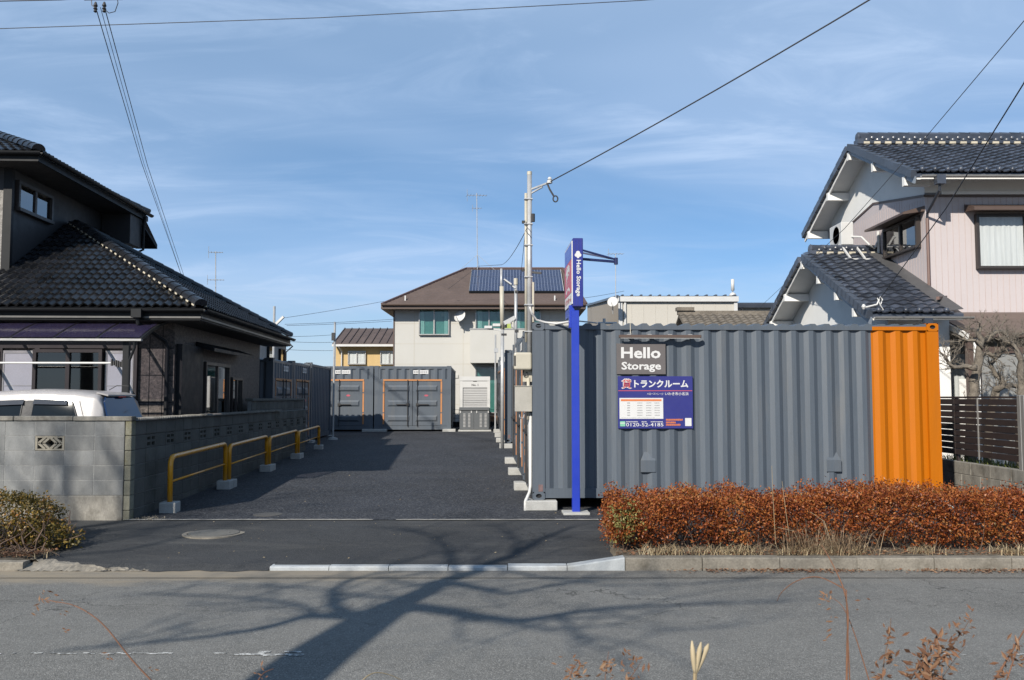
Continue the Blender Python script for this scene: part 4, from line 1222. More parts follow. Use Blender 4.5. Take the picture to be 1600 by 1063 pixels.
for k in range(48): mb.box(X0 + 0.06 + 0.13 * k, X0 + 0.068 + 0.13 * k, YF - 0.004, YF, 3.4, 5.93)
for k in range(43):
    y = YF + 0.08 + 0.13 * k; mb.box(X0 - 0.004, X0, y, y + 0.008, 3.3, 5.93 if y < 20 else (6.1 if y < 23 else 5.7))
mb.build("siding_joint", mat("pink_joint", (0.58, 0.47, 0.44), 0.8), hr)
# roof slab, soffit, verge
c_, s_ = math.cos(math.atan(PT)), math.sin(math.atan(PT))
YE2 = 2 * YR - YE
mb = MB(); mb.prism([(Xr, YE, ZE + 0.02), (Xr, YR, ZR + 0.02), (Xr, YE2, ZE + 0.02), (Xr, YE2, ZE + 0.10), (Xr, YR, ZR + 0.10), (Xr, YE, ZE + 0.10)], (7, 0, 0))
rr = mb.build("roof", M_TILEGREY, hr)
mb = MB(); mb.prism([(Xr + 0.06, YE + 0.02, ZE - 0.03), (Xr + 0.06, YR, ZR - 0.03), (Xr + 0.06, YE2 - 0.02, ZE - 0.03), (Xr + 0.06, YE2 - 0.02, ZE + 0.017), (Xr + 0.06, YR, ZR + 0.017), (Xr + 0.06, YE + 0.02, ZE + 0.017)], (6.8, 0, 0))
mb.build("soffit", M_PLASTER, hr)
mb = MB(); mb.bar((Xr + 0.02, YE, ZE - 0.05), (Xr + 0.02, YR, ZR - 0.05), 0.03, 0.14); mb.build("verge_board", M_GREYBOARD, hr)
mb = MB(); mb.bar((Xr + 0.02, YR, ZR - 0.06), (Xr + 0.02, YE2, ZE - 0.06), 0.03, 0.14); mb.build("verge_board", M_WHITEWOOD, hr)
for y in (18.75, 20.35, YR, 23.3, 24.9):
    MB().box(Xr - 0.03, X0 - 0.002, y - 0.06, y + 0.06, zr(y) - 0.27, zr(y) - 0.07).build("purlin", M_WHITEWOOD, hr)
L_ = (YR - YE) / c_
slope_tiles(rr, (Xr + 0.02, YE - 0.05, ZE + 0.09), (1, 0, 0), (0, c_, s_), [(0, 0), (6.4, 0), (6.4, L_), (0, L_)], 0.265, 0.235, 0.04, M_TILEGREY, 1, single=lambda u, v: u < 3.3, eave_ball=0.055)
def verge_row(roof, x, y0, z0, y1, z1, m):
    """edge tiles lapping over the gable edge"""
    a, b = Vector((x, y0, z0)), Vector((x, y1, z1)); n = int((b - a).length / 0.235); t = (b - a).normalized()
    up = Vector((0, 0, 1)); nn = (up - t * up.dot(t)).normalized()
    me = MB().box(-0.06, 0.06, 0, 0.27, -0.13, 0.03).mesh("verge_tile", m)
    for i in range(n):
        p = a + t * (0.235 * i)
        T = Matrix(((1, t.x, nn.x, p.x), (0, t.y, nn.y, p.y), (0, t.z, nn.z, p.z + 0.008 * (i % 2)), (0, 0, 0, 1)))
        put("verge_tile", me, roof, T @ Matrix.Rotation(R(-3), 4, 'X'))
verge_row(rr, Xr - 0.01, YE - 0.03, ZE + 0.13, YR, ZR + 0.13, M_VERGE)
verge_row(rr, Xr - 0.01, YE2 + 0.03, ZE + 0.11, YR, ZR + 0.11, M_TILEGREY)
# ridge: stacked courses with pale plaster below and round caps
def ridge(roof, x0, x1, y, z, n_dots=True, h=0.24):
    MB().box(x0 + 0.02, x1, y - 0.10, y + 0.10, z + 0.02, z + h).build("ridge_course", M_TILEGREY, roof)
    hip_caps(roof, (x0, y, z + h - 0.06), (x1, y, z + h - 0.06), M_TILEGREY, 0.085, 0.25, plaster=False)
    mb = MB(); k = 0
    x = x0 + 0.10
    while x < x1:
        mb.box(x, x + 0.15, y - 0.125, y - 0.09, z + 0.0, z + 0.055); x += 0.265
    mb.build("ridge_plaster", M_MORTARTILE, roof)
    mb = MB(); x = x0 + 0.2
    while x < x1:                                  # scalloped face tiles of the ridge
        for dx, dz in ((0, 0.10), (0.13, 0.15)):
            mb.lathe([(0.050, 0.01), (0.046, -0.018), (0.02, -0.03)], (x + dx, y - 0.10, z + dz), 10, 'y')
        x += 0.265
    mb.build("ridge_face_tile", M_TILEGREY, roof)
    mb = MB(); mb.lathe([(0.02, -0.05), (0.10, -0.03), (0.13, 0.0), (0.10, 0.06), (0.02, 0.08)], (x0, y, z + h * 0.75), 12, 'x'); mb.box(x0 - 0.05, x0 + 0.1, y - 0.13, y + 0.13, z, z + h * 0.5)
    mb.build("ridge_end_tile", M_TILEGREY, roof)
ridge(rr, Xr + 0.22, 14.8, YR, ZR + 0.12)
gutter(hr, (Xr + 0.1, YE - 0.10, ZE + 0.03), (15, YE - 0.10, ZE + 0.03), 0.05, M_ALU)
MB().box(8.72, 8.90, YE - 0.18, YE - 0.03, ZE - 0.16, ZE + 0.02).build("leader_head", M_TILEGREY, hr)
MB().tube([(8.81, YE - 0.10, ZE - 0.16), (8.81, YE - 0.08, ZE - 0.28), (8.86, YF - 0.10, ZE - 0.62), (8.87, YF - 0.06, ZE - 0.72)], 0.03, 8).build("downpipe_offset", M_TILEGREY, hr)
MB().tube([(8.87, YF - 0.06, ZE - 0.72), (8.87, YF - 0.06, 3.3)], 0.034, 8).build("downpipe", M_BROWNPIPE, hr)
# windows
window(hr, Matrix.Translation((10.95, YF, 4.36)), 2.1, 1.18, M_BRONZE, G_CLEAR, "front_window", 0.055, curtain=[(0.01, 0.49), (0.51, 0.99)], back=M_ROOM)
mb = MB(); mb.prism([(9.70, YF - 0.002, 5.60), (9.70, YF - 0.42, 5.56), (9.70, YF - 0.42, 5.63), (9.70, YF - 0.002, 5.76)], (2.5, 0, 0)); mb.build("window_hood", M_BROWNTRIM, hr)
GW = Matrix.Rotation(R(-90), 4, 'Z')
f = window(hr, Matrix.Translation((X0, 20.08, 4.87)) @ GW, 1.75, 0.70, M_BRONZE, G_DARK, "gable_window", 0.05, curtain=[(0.02, 0.46)], back=M_ROOM)
mb = MB(); mb.prism([(X0 - 0.002, 19.0, 5.62), (X0 - 0.48, 19.0, 5.55), (X0 - 0.48, 19.0, 5.60), (X0 - 0.002, 19.0, 5.74)], (0, 2.1, 0)); mb.build("window_hood", M_BROWNTRIM, hr)
MB().tube([(X0 - 0.05, 21.35, 5.62), (X0 - 0.05, 21.35, 4.95)], 0.035, 8).build("refrigerant_cover", M_WHITEPL, hr)
# lower wing with its own gable
XW, WE, WR, ZWE, PW = 7.62, 17.5, 21.5, 3.17, 0.452
ZWR = ZWE + PW * (WR - WE); XWr = 7.02
def zw(y): return ZWE + PW * (min(y, 2 * WR - y) - WE)
mb = MB(); mb.poly([(XW, 18.1, 0.2), (XW, 18.1, zw(18.1)), (XW, WR, ZWR), (XW, 24.9, zw(24.9)), (XW, 24.9, 0.2)]); mb.poly([(XW, 18.1, 0.2), (X0, 18.1, 0.2), (X0, 18.1, zw(18.1)), (XW, 18.1, zw(18.1))])
mb.build("wing_wall", M_PLASTER, hr)
WE2 = 2 * WR - WE
mb = MB(); mb.prism([(XWr, WE, ZWE + 0.02), (XWr, WR, ZWR + 0.02), (XWr, WE2, ZWE + 0.02), (XWr, WE2, ZWE + 0.10), (XWr, WR, ZWR + 0.10), (XWr, WE, ZWE + 0.10)], (X0 - XWr - 0.003, 0, 0))
rw = mb.build("wing_roof", M_TILEGREY, hr)
mb = MB(); mb.prism([(XWr + 0.05, WE + 0.02, ZWE - 0.03), (XWr + 0.05, WR, ZWR - 0.03), (XWr + 0.05, WE2 - 0.02, ZWE - 0.03), (XWr + 0.05, WE2 - 0.02, ZWE + 0.017), (XWr + 0.05, WR, ZWR + 0.017), (XWr + 0.05, WE + 0.02, ZWE + 0.017)], (X0 - XWr - 0.06, 0, 0))
mb.build("soffit", M_PLASTER, hr)
mb = MB(); mb.bar((XWr + 0.02, WE, ZWE - 0.05), (XWr + 0.02, WR, ZWR - 0.05), 0.03, 0.14); mb.build("verge_board", M_GREYBOARD, hr)
mb = MB(); mb.bar((XWr + 0.02, WR, ZWR - 0.05), (XWr + 0.02, WE2, ZWE - 0.05), 0.03, 0.13); mb.build("verge_board", M_WHITEWOOD, hr)
for y in (18.3, 19.3, 20.4, WR, 22.9, 24.2, 25.2): MB().box(XWr - 0.03, XW - 0.002, y - 0.055, y + 0.055, zw(y) - 0.25, zw(y) - 0.07).build("purlin", M_WHITEWOOD, hr)
cw_, sw_ = math.cos(math.atan(PW)), math.sin(math.atan(PW)); LW = (WR - WE) / cw_
slope_tiles(rw, (XWr + 0.02, WE - 0.05, ZWE + 0.09), (1, 0, 0), (0, cw_, sw_), [(0, 0), (1.55, 0), (1.55, LW), (0, LW)], 0.265, 0.235, 0.04, M_TILEGREY, 1, eave_ball=0.05)
verge_row(rw, XWr - 0.01, WE - 0.03, ZWE + 0.13, WR, ZWR + 0.13, M_VERGE); verge_row(rw, XWr - 0.01, WE2 + 0.03, ZWE + 0.11, WR, ZWR + 0.11, M_TILEGREY)
ridge(rw, XWr + 0.2, X0 - 0.02, WR, ZWR + 0.10, h=0.17)
mb = MB(); mb.prism([(X0 - 0.30, WE - 0.0, ZWE + 0.155), (X0 - 0.004, WE - 0.0, ZWE + 0.19), (X0 - 0.004, WR, ZWR + 0.19), (X0 - 0.30, WR, ZWR + 0.155)], (0, 0, 0.012)); mb.build("wall_flashing", M_ALU if False else mat("lead_flashing", (0.13, 0.13, 0.135), 0.5, 0.3), hr)
gutter(hr, (XWr + 0.05, WE - 0.09, ZWE + 0.03), (9.0, WE - 0.09, ZWE + 0.03), 0.05, M_ALU)
MB().box(8.02, 8.18, WE - 0.16, WE - 0.03, ZWE - 0.16, ZWE + 0.0).build("leader_head", M_TILEGREY, hr)
MB().tube([(8.1, WE - 0.09, ZWE - 0.16), (8.1, WE - 0.06, ZWE - 0.28), (8.0, 18.0, ZWE - 0.5), (8.0, 18.04, 0.3)], 0.03, 8).build("downpipe", M_TILEGREY, hr)
MB().bar((8.55, 17.9, 3.62), (9.05, 18.6, 3.72), 0.06, 0.06).build("eave_pipe", M_BROWNPIPE, hr)
# brown porch roof and sunroom along the front
XP = 8.92
mb = MB(); mb.prism([(XP, YF - 0.003, 3.36), (XP, 17.5, 2.86), (XP, 17.5, 2.92), (XP, YF - 0.003, 3.44)], (6, 0, 0)); mb.build("porch_roof", M_PORCHROOF, hr)
mb = MB(); mb.bar((XP - 0.02, YF - 0.05, 3.33), (XP - 0.02, 17.45, 2.82), 0.05, 0.11); mb.build("porch_verge", M_WHITEWOOD, hr)
mb = MB(); mb.box(XP, 14.9, 17.42, 17.49, 2.80, 2.86); mb.build("porch_gutter", M_BROWNTRIM, hr)
for x, m in ((XP + 0.02, M_BROWNTRIM), (9.06, M_WHITEWOOD), (10.6, M_WHITEWOOD), (12.2, M_WHITEWOOD)):
    MB().box(x, x + 0.11, 17.55, 17.66, 0.2, 2.80).build("porch_post", m, hr)
MB().box(XP + 0.14, 14.9, 17.56, 17.64, 2.50, 2.62).build("porch_beam", M_BROWNTRIM, hr)
for k in range(5):
    a = 9.19 + 1.13 * k
    MB().box(a, a + 1.10, 17.60, 17.606, 0.55, 2.49).build("sunroom_pane", G_SUNROOM, hr)
    MB().box(a - 0.02, a + 0.02, 17.57, 17.64, 0.5, 2.5).build("sunroom_mullion", M_BRONZE, hr)
MB().box(XP, 14.9, 17.55, 17.65, 0.9, 1.0).build("sunroom_rail", M_BRONZE, hr)
MB().box(XP + 0.1, 14.9, 18.96, 18.995, 0.3, 3.2).build("ground_floor_wall", mat("greige_house_wall", (0.45, 0.43, 0.40), 0.8), hr)
window(hr, Matrix.Translation((10.3, 18.95, 0.6)), 2.6, 2.0, M_BRONZE, G_CLEAR, "sunroom_window", 0.05, curtain=[(0.0, 0.5), (0.5, 1.0)])
MB().box(8.98, 9.9, 18.0, 18.02, 0.3, 2.0).build("white_screen", M_WHITEWOOD, hr)

ac = thing("air_conditioner", "white outdoor air-conditioner on a white stand above the wing roof, by the pink gable", "air conditioner", (8.15, 21.95, 5.33))
MB().cham(-0.15, 0.15, -0.40, 0.40, 0, 0.56, 0.015).build("case", M_WHITEPL, ac)
mb = MB(); mb.lathe([(0.235, 0), (0.235, 0.012), (0.215, 0.012), (0.215, 0.0)], (-0.163, -0.08, 0.28), 24, 'x')
for k in range(5): mb.lathe([(0.03 + 0.04 * k, 0.002), (0.036 + 0.04 * k, 0.008)], (-0.160, -0.08, 0.28), 20, 'x')
mb.build("fan_grille", M_SHUTTER, ac)
MB().lathe([(0.20, 0), (0.0, 0.001)], (-0.152, -0.08, 0.28), 24, 'x').build("fan_shadow_gap", M_BLACK, ac)
mb = MB()
for x in (-0.17, 0.17):
    mb.bar((x, -1.35, -0.36), (x, 0.45, -0.02), 0.035, 0.035) if False else mb.bar((x, 0.42, -0.02), (x, -0.42, -0.02), 0.035, 0.035)
    mb.bar((x, -0.42, -0.02), (x, -1.0, -0.43), 0.04, 0.04); mb.bar((x, -0.1, -0.02), (x, -0.55, -0.30), 0.035, 0.035)
mb.bar((-0.3, -1.0, -0.45), (0.3, -1.0, -0.45), 0.04, 0.04)
mb.build("stand", M_WHITEPL, ac)
MB().tube([(0.1, -0.40, 0.2), (0.25, -0.62, 0.15), (0.4, -0.7, -0.05), (0.55, -0.62, -0.12), (0.65, -0.6, 0.05)], 0.025, 8).build("pipe", M_WHITEPL, ac)

# ------------------------------------------------------------------ cream house behind the yard
hc = thing("house", "cream two-storey house with brown hipped roof and solar panels, behind the end containers", "house", (0, 0, 0))
CF = 42.0
wx0, wx1, CZ = -5.55, 2.95, 5.98
mb = MB(); mb.box(wx0, wx1, CF, CF + 7.5, 0.3, CZ); mb.build("wall", M_CREAM, hc)
mb = MB()
for z in (1.3, 2.25, 3.2, 4.15, 5.1): mb.box(wx0, wx1, CF - 0.004, CF, z, z + 0.012)
for x in (-4.6, -2.3, 1.75): mb.box(x, x + 0.014, CF - 0.005, CF, 0.5, CZ - 0.1)
mb.build("siding_joint", mat("cream_joint", (0.55, 0.50, 0.40), 0.8), hc)
mb = MB()
for x in (wx0, wx1): mb.box(x - 0.03, x + 0.03, CF - 0.03, CF + 0.03, 0.3, CZ)
mb.build("corner_trim", M_BROWNTRIM, hc)
ex0, ex1, ey0, ey1, eR, zC, zCR = -6.02, 3.42, 41.3, 50.2, 45.8, 5.95, 8.26
rx0, rx1 = -2.36, 2.62
mb = MB(); a, b, c, d = (ex0, ey0, zC), (ex1, ey0, zC), (ex1, ey1, zC), (ex0, ey1, zC); e, f = (rx0, eR, zCR), (rx1, eR, zCR)
mb.poly([a, b, f, e]); mb.poly([b, c, f]); mb.poly([c, d, e, f]); mb.poly([d, a, e]); mb.poly([d, c, b, a])
rc = mb.build("roof", M_BROWNROOF, hc)
mb = MB(); pc = (zCR - zC) / (eR - ey0)
for k in range(1, 24):                              # slate courses
    y = ey0 + (eR - ey0) * k / 24; z = zC + pc * (y - ey0)
    xl = ex0 + (rx0 - ex0) * k / 24; xr = ex1 + (rx1 - ex1) * k / 24
    mb.box(xl, xr, y - 0.012, y + 0.012, z - 0.01, z + 0.016)
mb.build("slate_course", M_BROWNROOF, rc)
mb = MB()
for p, q in ((a, e), (b, f), (e, f)): mb.bar(Vector(p) + Vector((0, 0, 0.03)), Vector(q) + Vector((0, 0, 0.03)), 0.16, 0.07)
mb.build("ridge_cap", mat("brown_ridge_cap", (0.14, 0.085, 0.08), 0.6), rc)
mb = MB(); mb.box(ex0, ex1, ey0 - 0.05, ey0 - 0.01, zC - 0.22, zC + 0.03); mb.box(ex0 - 0.05, ex0 - 0.01, ey0, ey1, zC - 0.22, zC + 0.03); mb.build("fascia", M_BROWNTRIM, hc)
MB().box(ex0, ex1, ey0, ey1, zC - 0.22, zC - 0.19).build("soffit", mat("brown_soffit", (0.20, 0.155, 0.13), 0.8), hc)
gutter(hc, (ex0, ey0 - 0.12, zC - 0.02), (ex1, ey0 - 0.12, zC - 0.02), 0.07, M_BROWNTRIM)
for x in (-5.0, 2.0): MB().box(x - 0.03, x + 0.03, ey0 + 0.42, ey0 + 0.48, zC + 0.2, zC + 0.45).build("snow_guard", M_WHITEPL, rc)
M_FRAMEALU = M_ALU  # plain aluminium for the cream house window frames
window(hc, Matrix.Translation((-3.66, CF, 4.56)), 1.44, 1.24, M_FRAMEALU, G_TEAL, "upper_window", 0.05, curtain=[(0.02, 0.16), (0.86, 0.98)], back=M_GREENROOM)
for x in (-1.08, 0.71): window(hc, Matrix.Translation((x, CF, 3.7)), 1.30, 2.10, M_FRAMEALU, G_TEAL, "balcony_door", 0.05, curtain=[(0.06, 0.24)], back=M_GREENROOM)
window(hc, Matrix.Translation((-0.75, CF, 0.9)), 1.95, 2.15, M_FRAMEALU, G_TEAL, "garden_door", 0.05, curtain=[(0.55, 0.7)], back=M_GREENROOM)
mb = MB(); mb.box(-1.92, 2.6, 40.9, 41.0, 3.22, 4.74); mb.box(-1.92, -1.82, 41.0, CF - 0.01, 3.22, 4.74); mb.box(2.5, 2.6, 41.0, CF - 0.01, 3.22, 4.74); mb.box(-1.82, 2.5, 41.0, CF - 0.01, 3.22, 3.36)
mb.build("balcony", M_CREAM, hc)
mb = MB(); mb.box(-1.94, 2.62, 40.88, 41.02, 4.742, 4.80); mb.box(-1.94, -1.80, 41.02, CF - 0.01, 4.742, 4.80); mb.build("balcony_coping", M_ALU, hc)
MB().box(-0.35, -0.02, 41.4, 41.42, 4.72, 5.05).build("hung_towel", mat("green_towel", (0.45, 0.55, 0.15), 0.9), hc)
for x, z in ((-4.72 + 1.55 - 0.05, 5.45), (-2.62, 2.55)): MB().box(x - 0.1, x + 0.1, CF - 0.04, CF - 0.006, z, z + 0.16).build("wall_vent", M_CREAM, hc)
MB().box(-1.8, 0.6, 40.9, 41.9, 0.55, 0.8).build("wood_deck", mat("cedar_deck", (0.24, 0.12, 0.06), 0.8), hc)
# solar arrays
def cellmat():
    m, nt, bs, out = _new("solar_cells")
    tc = nt.nodes.new("ShaderNodeTexCoord"); br = nt.nodes.new("ShaderNodeTexBrick")
    br.offset = 0.0; br.inputs["Scale"].default_value = 1.0
    br.inputs["Brick Width"].default_value = 0.15; br.inputs["Row Height"].default_value = 0.15
    br.inputs["Mortar Size"].default_value = 0.011
    br.inputs["Color1"].default_value = (0.010, 0.013, 0.04, 1); br.inputs["Color2"].default_value = (0.014, 0.018, 0.055, 1); br.inputs["Mortar"].default_value = (0.16, 0.18, 0.24, 1)
    nt.links.new(tc.outputs["Object"], br.inputs["Vector"]); nt.links.new(br.outputs["Color"], bs.inputs["Base Color"])
    bs.inputs["Roughness"].default_value = 0.12; bs.inputs["Coat Weight"].default_value = 0.3
    return m
M_CELLS = cellmat()
nv = Vector((0, 1, pc)).normalized()
for k in range(3):
    sa = thing("solar_array", ["left of the three solar arrays on the cream house's brown roof", "middle of the three solar arrays on the cream house's brown roof", "right of the three solar arrays on the cream house's brown roof, beside the sign"][k], "solar panels", (-2.05 + 1.52 * k, ey0 + 1.28, zC + pc * 1.28 + 0.08), 0, "solar arrays on the brown roof")
    sl = 2.78 / nv.y
    T = Matrix(((1, 0, 0, 0), (0, nv.y, -nv.z, 0), (0, nv.z, nv.y, 0), (0, 0, 0, 1)))
    for r_ in range(3):
        pm = MB().box(0.015, 1.47, 0, sl / 3 - 0.02, 0, 0.035).build("solar_panel", M_CELLS, sa, mw=T @ Matrix.Translation((0, sl / 3 * r_, 0)))
    mb = MB(); mb.box(-0.012, 0.012, -0.01, sl, -0.01, 0.05); mb.box(1.475, 1.495, -0.01, sl, -0.01, 0.05)
    mb.build("side_rail", M_WHITEPL if k else M_ALU, sa, mw=T); MB().box(0.0, 1.49, -0.06, -0.012, -0.06, 0.05).build("front_rail", M_DARKTRIM, sa, mw=T)
def dish(label, p, r, face=(-0.2, -1, 0.5)):
    d = thing("satellite_dish", label, "satellite dish", p)
    q = Vector(face).to_track_quat('Z', 'Y').to_matrix().to_4x4()
    mb = MB(); mb.lathe([(0.0, 0.0), (r * 0.5, 0.02), (r, 0.09), (r, 0.105), (r * 0.5, 0.035), (0.0, 0.012)], n=20); mb.build("reflector", M_WHITEPL, d, smooth=True, mw=q)
    MB().tube([q @ Vector((0, -r, 0.1)), q @ Vector((0, -r * 0.5, r * 1.1))], 0.015, 6).build("feed_arm", M_GREYPRINT, d)
    MB().tube([(0, 0, 0), (0, 0.15, -0.12), (0, 0.15, -0.55)], 0.025, 6).build("mount", M_GREYPRINT, d)
dish("white satellite dish on the cream house wall beside its left window", P(720, 495, 41.6), 0.30, (-0.6, -1, 0.45))
dish("white satellite dish at the left corner of the pale warehouse, below the blue bracket", P(958, 473, 44.2), 0.27, (-0.35, -1, 0.4))

# ------------------------------------------------------------------ other far buildings
hy = thing("house", "yellow house with ribbed brown metal roof, left of the cream house", "house", (0, 0, 0))
MB().box(-9.85, -4.5, 50, 56, 0.3, 4.62).build("wall", M_YELSIDING, hy)
mb = MB(); mb.prism([(-9.95, 49.5, 4.52), (-9.95, 53, 5.62), (-9.95, 56.5, 4.52), (-9.95, 56.5, 4.62), (-9.95, 53, 5.74), (-9.95, 49.5, 4.62)], (6, 0, 0)); r_y = mb.build("roof", M_BROWNROOF, hy)
for k in range(14): MB().bar((-9.9 + 0.42 * k, 49.5, 4.64), (-9.9 + 0.42 * k, 53, 5.76), 0.04, 0.06).build("roof_seam", M_BROWNTRIM, r_y)
MB().box(-9.95, -4.0, 49.40, 49.5, 4.46, 4.58).build("gutter", M_WHITEPL, hy)
for x in (-8.65, -6.85): window(hy, Matrix.Translation((x, 50, 3.48)), 1.0, 0.75, M_ALU, G_CLEAR, "window", 0.05, curtain=[(0.02, 0.98)], back=M_CURTAIN)
MB().tube([(-9.6, 49.45, 4.46), (-9.5, 49.9, 4.2), (-9.5, 49.94, 0.4)], 0.04, 8).build("downpipe", M_WHITEPL, hy)
hg = thing("house", "pale grey house half hidden behind the dark house's far eave", "house", (0, 0, 0))
MB().box(-14, -10.35, 36, 41, 0.3, 4.1).build("wall", mat("pale_grey_wall", (0.50, 0.49, 0.48), 0.8), hg)
mb = MB(); mb.prism([(-14, 35.6, 4.02), (-14, 38.5, 4.6), (-14, 41.4, 4.02)], (3.85, 0, 0)); mb.build("roof", M_BROWNROOF, hg)
MB().tube([(-10.1, 41.2, 4.0), (-10.3, 40.8, 3.7), (-10.3, 40.8, 0.4)], 0.03, 6).build("downpipe", M_DARKTRIM, hg)
window(hg, Matrix.Translation((-10.35, 38.2, 2.6)) @ Matrix.Rotation(R(90), 4, "Z"), 0.9, 1.2, M_DARKTRIM, G_DARK, "window", 0.04, mull=False, sashes=1)
window(hg, Matrix.Translation((-10.35, 40.0, 2.6)) @ Matrix.Rotation(R(90), 4, "Z"), 0.7, 1.2, M_DARKTRIM, G_DARK, "window", 0.04, mull=False, sashes=1)

hw = thing("warehouse", "pale flat-roofed warehouse with white trims behind the roadside container", "building", (0, 0, 0))
mb = MB(); w0, w1, d0, d1, za, zb = 5.42, 11.3, 45.0, 58.0, 6.72, 7.6
mb.poly([(w0, d0, 0.3), (w1, d0, 0.3), (w1, d0, za), (w0, d0, za)]); mb.poly([(w1, d0, 0.3), (w1, d1, 0.3), (w1, d1, zb), (w1, d0, za)]); mb.poly([(w1, d1, 0.3), (4.9, d1, 0.3), (4.9, d1, zb), (w1, d1, zb)])
mb.build("wall", M_WHITEWALL, hw)
MB().poly([(4.9, d1, 0.3), (w0, d0, 0.3), (w0, d0, za), (4.9, d1, zb)]).build("side_wall", M_SHADEWALL, hw)
mb = MB()
for k in range(1, 10): mb.box(w0 + 0.6 * k, w0 + 0.6 * k + 0.02, d0 - 0.012, d0 - 0.002, 0.3, za - 0.3)
mb.build("panel_joint", M_WHITEWALL, hw)
mb = MB(); mb.box(w0 - 0.1, w1 + 0.1, d0 - 0.18, d0 - 0.015, za - 0.26, za); mb.box(w0 - 0.06, w0 + 0.14, d0 - 0.08, d0 - 0.013, 0.3, za - 0.26); mb.box(w0 + 0.22, w0 + 0.32, d0 - 0.1, d0 - 0.013, 0.3, za - 0.26); mb.box(w1 - 0.12, w1 + 0.06, d0 - 0.08, d0 - 0.013, 0.3, za - 0.26)
mb.build("white_trim", M_WHITEPL, hw)
mb = MB(); mb.poly([(w0 - 0.1, d0 - 0.2, za + 0.02), (w1 + 0.1, d0 - 0.2, za + 0.02), (w1 + 0.1, d1, zb + 0.04), (4.85, d1, zb + 0.04)])
for k in range(13): mb.box(w0 + 0.1 + 0.47 * k, w0 + 0.2 + 0.47 * k, d0 - 0.2, d0 + 0.4, za + 0.02, za + 0.09)
mb.bar((w0 - 0.1, d0 - 0.2, za + 0.0), (4.85, d1, zb + 0.02), 0.08, 0.12)
mb.build("roof", M_TILEGREY, hw)
hs = thing("building", "cream shed wing with a dark roof edge right of the pale warehouse", "building", (0, 0, 0))
MB().box(13.1, 17.0, 52, 58, 0.3, 6.9).build("wall", M_CREAM, hs); mb = MB(); mb.prism([(12.9, 51.6, 6.95), (12.9, 51.6, 7.1), (12.9, 56, 7.6), (12.9, 56, 7.4)], (4.4, 0, 0)); mb.build("roof", M_TILEGREY, hs)
MB().box(12.9, 17.3, 51.5, 51.6, 6.83, 7.0).build("gutter", M_TILEGREY, hs); MB().tube([(13.3, 51.55, 6.8), (13.2, 51.9, 6.5), (13.2, 51.93, 0.4)], 0.06, 8).build("downpipe", M_TILEGREY, hs)
vp = thing("vent_cylinder", "white cylinder vent on a dome at the warehouse roof corner", "roof vent", (P(1145, 462, 45.4).x, 45.4, 6.8))
MB().lathe([(0.19, 0), (0.17, 0.08), (0.10, 0.16), (0.03, 0.19)], n=14).build("dome", M_WHITEPL, vp, smooth=True); MB().lathe([(0.03, 0.18), (0.03, 0.27), (0.088, 0.28), (0.088, 0.86), (0.03, 0.87)], n=12).build("cylinder", M_WHITEPL, vp, smooth=True)
ho = thing("house", "low old house with weathered brown tile roof between the container and the white gable", "house", (0, 0, 0))
MB().box(7.1, 13.5, 34.4, 38.6, 0.3, 3.9).build("wall", M_PLASTER, ho)
mb = MB(); mb.prism([(6.8, 33.7, 3.72), (6.8, 36.4, 4.92), (6.8, 39.1, 3.72), (6.8, 39.1, 3.82), (6.8, 36.4, 5.02), (6.8, 33.7, 3.82)], (6.8, 0, 0)); r_o = mb.build("roof", M_TILEOLD, ho)
po = 1.2 / 2.7; co_, so_ = math.cos(math.atan(po)), math.sin(math.atan(po))
slope_tiles(r_o, (6.8, 33.7, 3.84), (1, 0, 0), (0, co_, so_), [(0, 0), (6.6, 0), (6.6, 2.95), (0, 2.95)], 0.30, 0.26, 0.06, M_TILEOLD, 1, single=lambda u, v: v > 1.2 and u < 5.4)
mb = MB(); mb.box(6.75, 13.4, 36.28, 36.52, 5.0, 5.16); mb.box(6.7, 7.4, 36.2, 36.6, 5.16, 5.3); mb.build("ridge", M_TILEOLD, r_o)

# ================================================================== SIGNS
CW_ROT = Matrix.Rotation(LOT_A, 4, 'Z')
def on_c1(x, z, y=0.0):
    p = ORIG + LR * x + LF * y
    return Vector((p.x, p.y, ORIG.z + z))
# grey name board
w, h = 0.725, 0.452
nb = thing("name_board", "taupe board with white words Hello Storage on the grey container", "sign", on_c1(1.60, 2.052), LOT_A, "signs on the roadside container")
MB().cham(-w / 2, w / 2, 0.0, 0.022, -h / 2, h / 2, 0.003).build("board", M_TAUPE, nb)
lettering("Hello", -0.005, -0.003, 0.090, 0.585, 0.165, M_WHITE, nb, 0.028)
lettering("Storage", 0.0, -0.003, -0.118, 0.585, 0.150, M_WHITE, nb, 0.024)
# blue poster
w, h = 1.105, 0.765
ps = thing("poster_board", "blue poster with Japanese lettering, price table and phone number on the grey container", "sign", on_c1(1.805, 1.415), LOT_A, "signs on the roadside container")
MB().cham(-w / 2, w / 2, 0.0, 0.02, -h / 2, h / 2, 0.003).build("board", M_SIGNBLUE, ps)
def U(px): return (px - 55) / 1320 * w - w / 2        # poster measured in its own close-up (55..1375 x 110..1005)
def V(py): return h / 2 - (py - 110) / 895 * h
def rect(x0, x1, y0, y1, m, name, lift):
    return MB().box(U(x0), U(x1), -lift, -lift + 0.002, V(y1), V(y0)).build(name, m, ps)
def T(s, x0, x1, y0, y1, m, bold, lift, space=1.0):
    return lettering(s, (U(x0) + U(x1)) / 2, -lift, (V(y0) + V(y1)) / 2, U(x1) - U(x0), V(y0) - V(y1), m, ps, bold, space=space)
T("貸", 112, 302, 148, 328, M_WHITE, 0.040, 0.003)
T("貸", 130, 284, 160, 316, M_RED, 0.0, 0.005)
T("トランクルーム", 340, 1296, 172, 304, M_WHITE, 0.034, 0.003)
rect(62, 1362, 352, 364, M_PINKRED, "rule", 0.003)
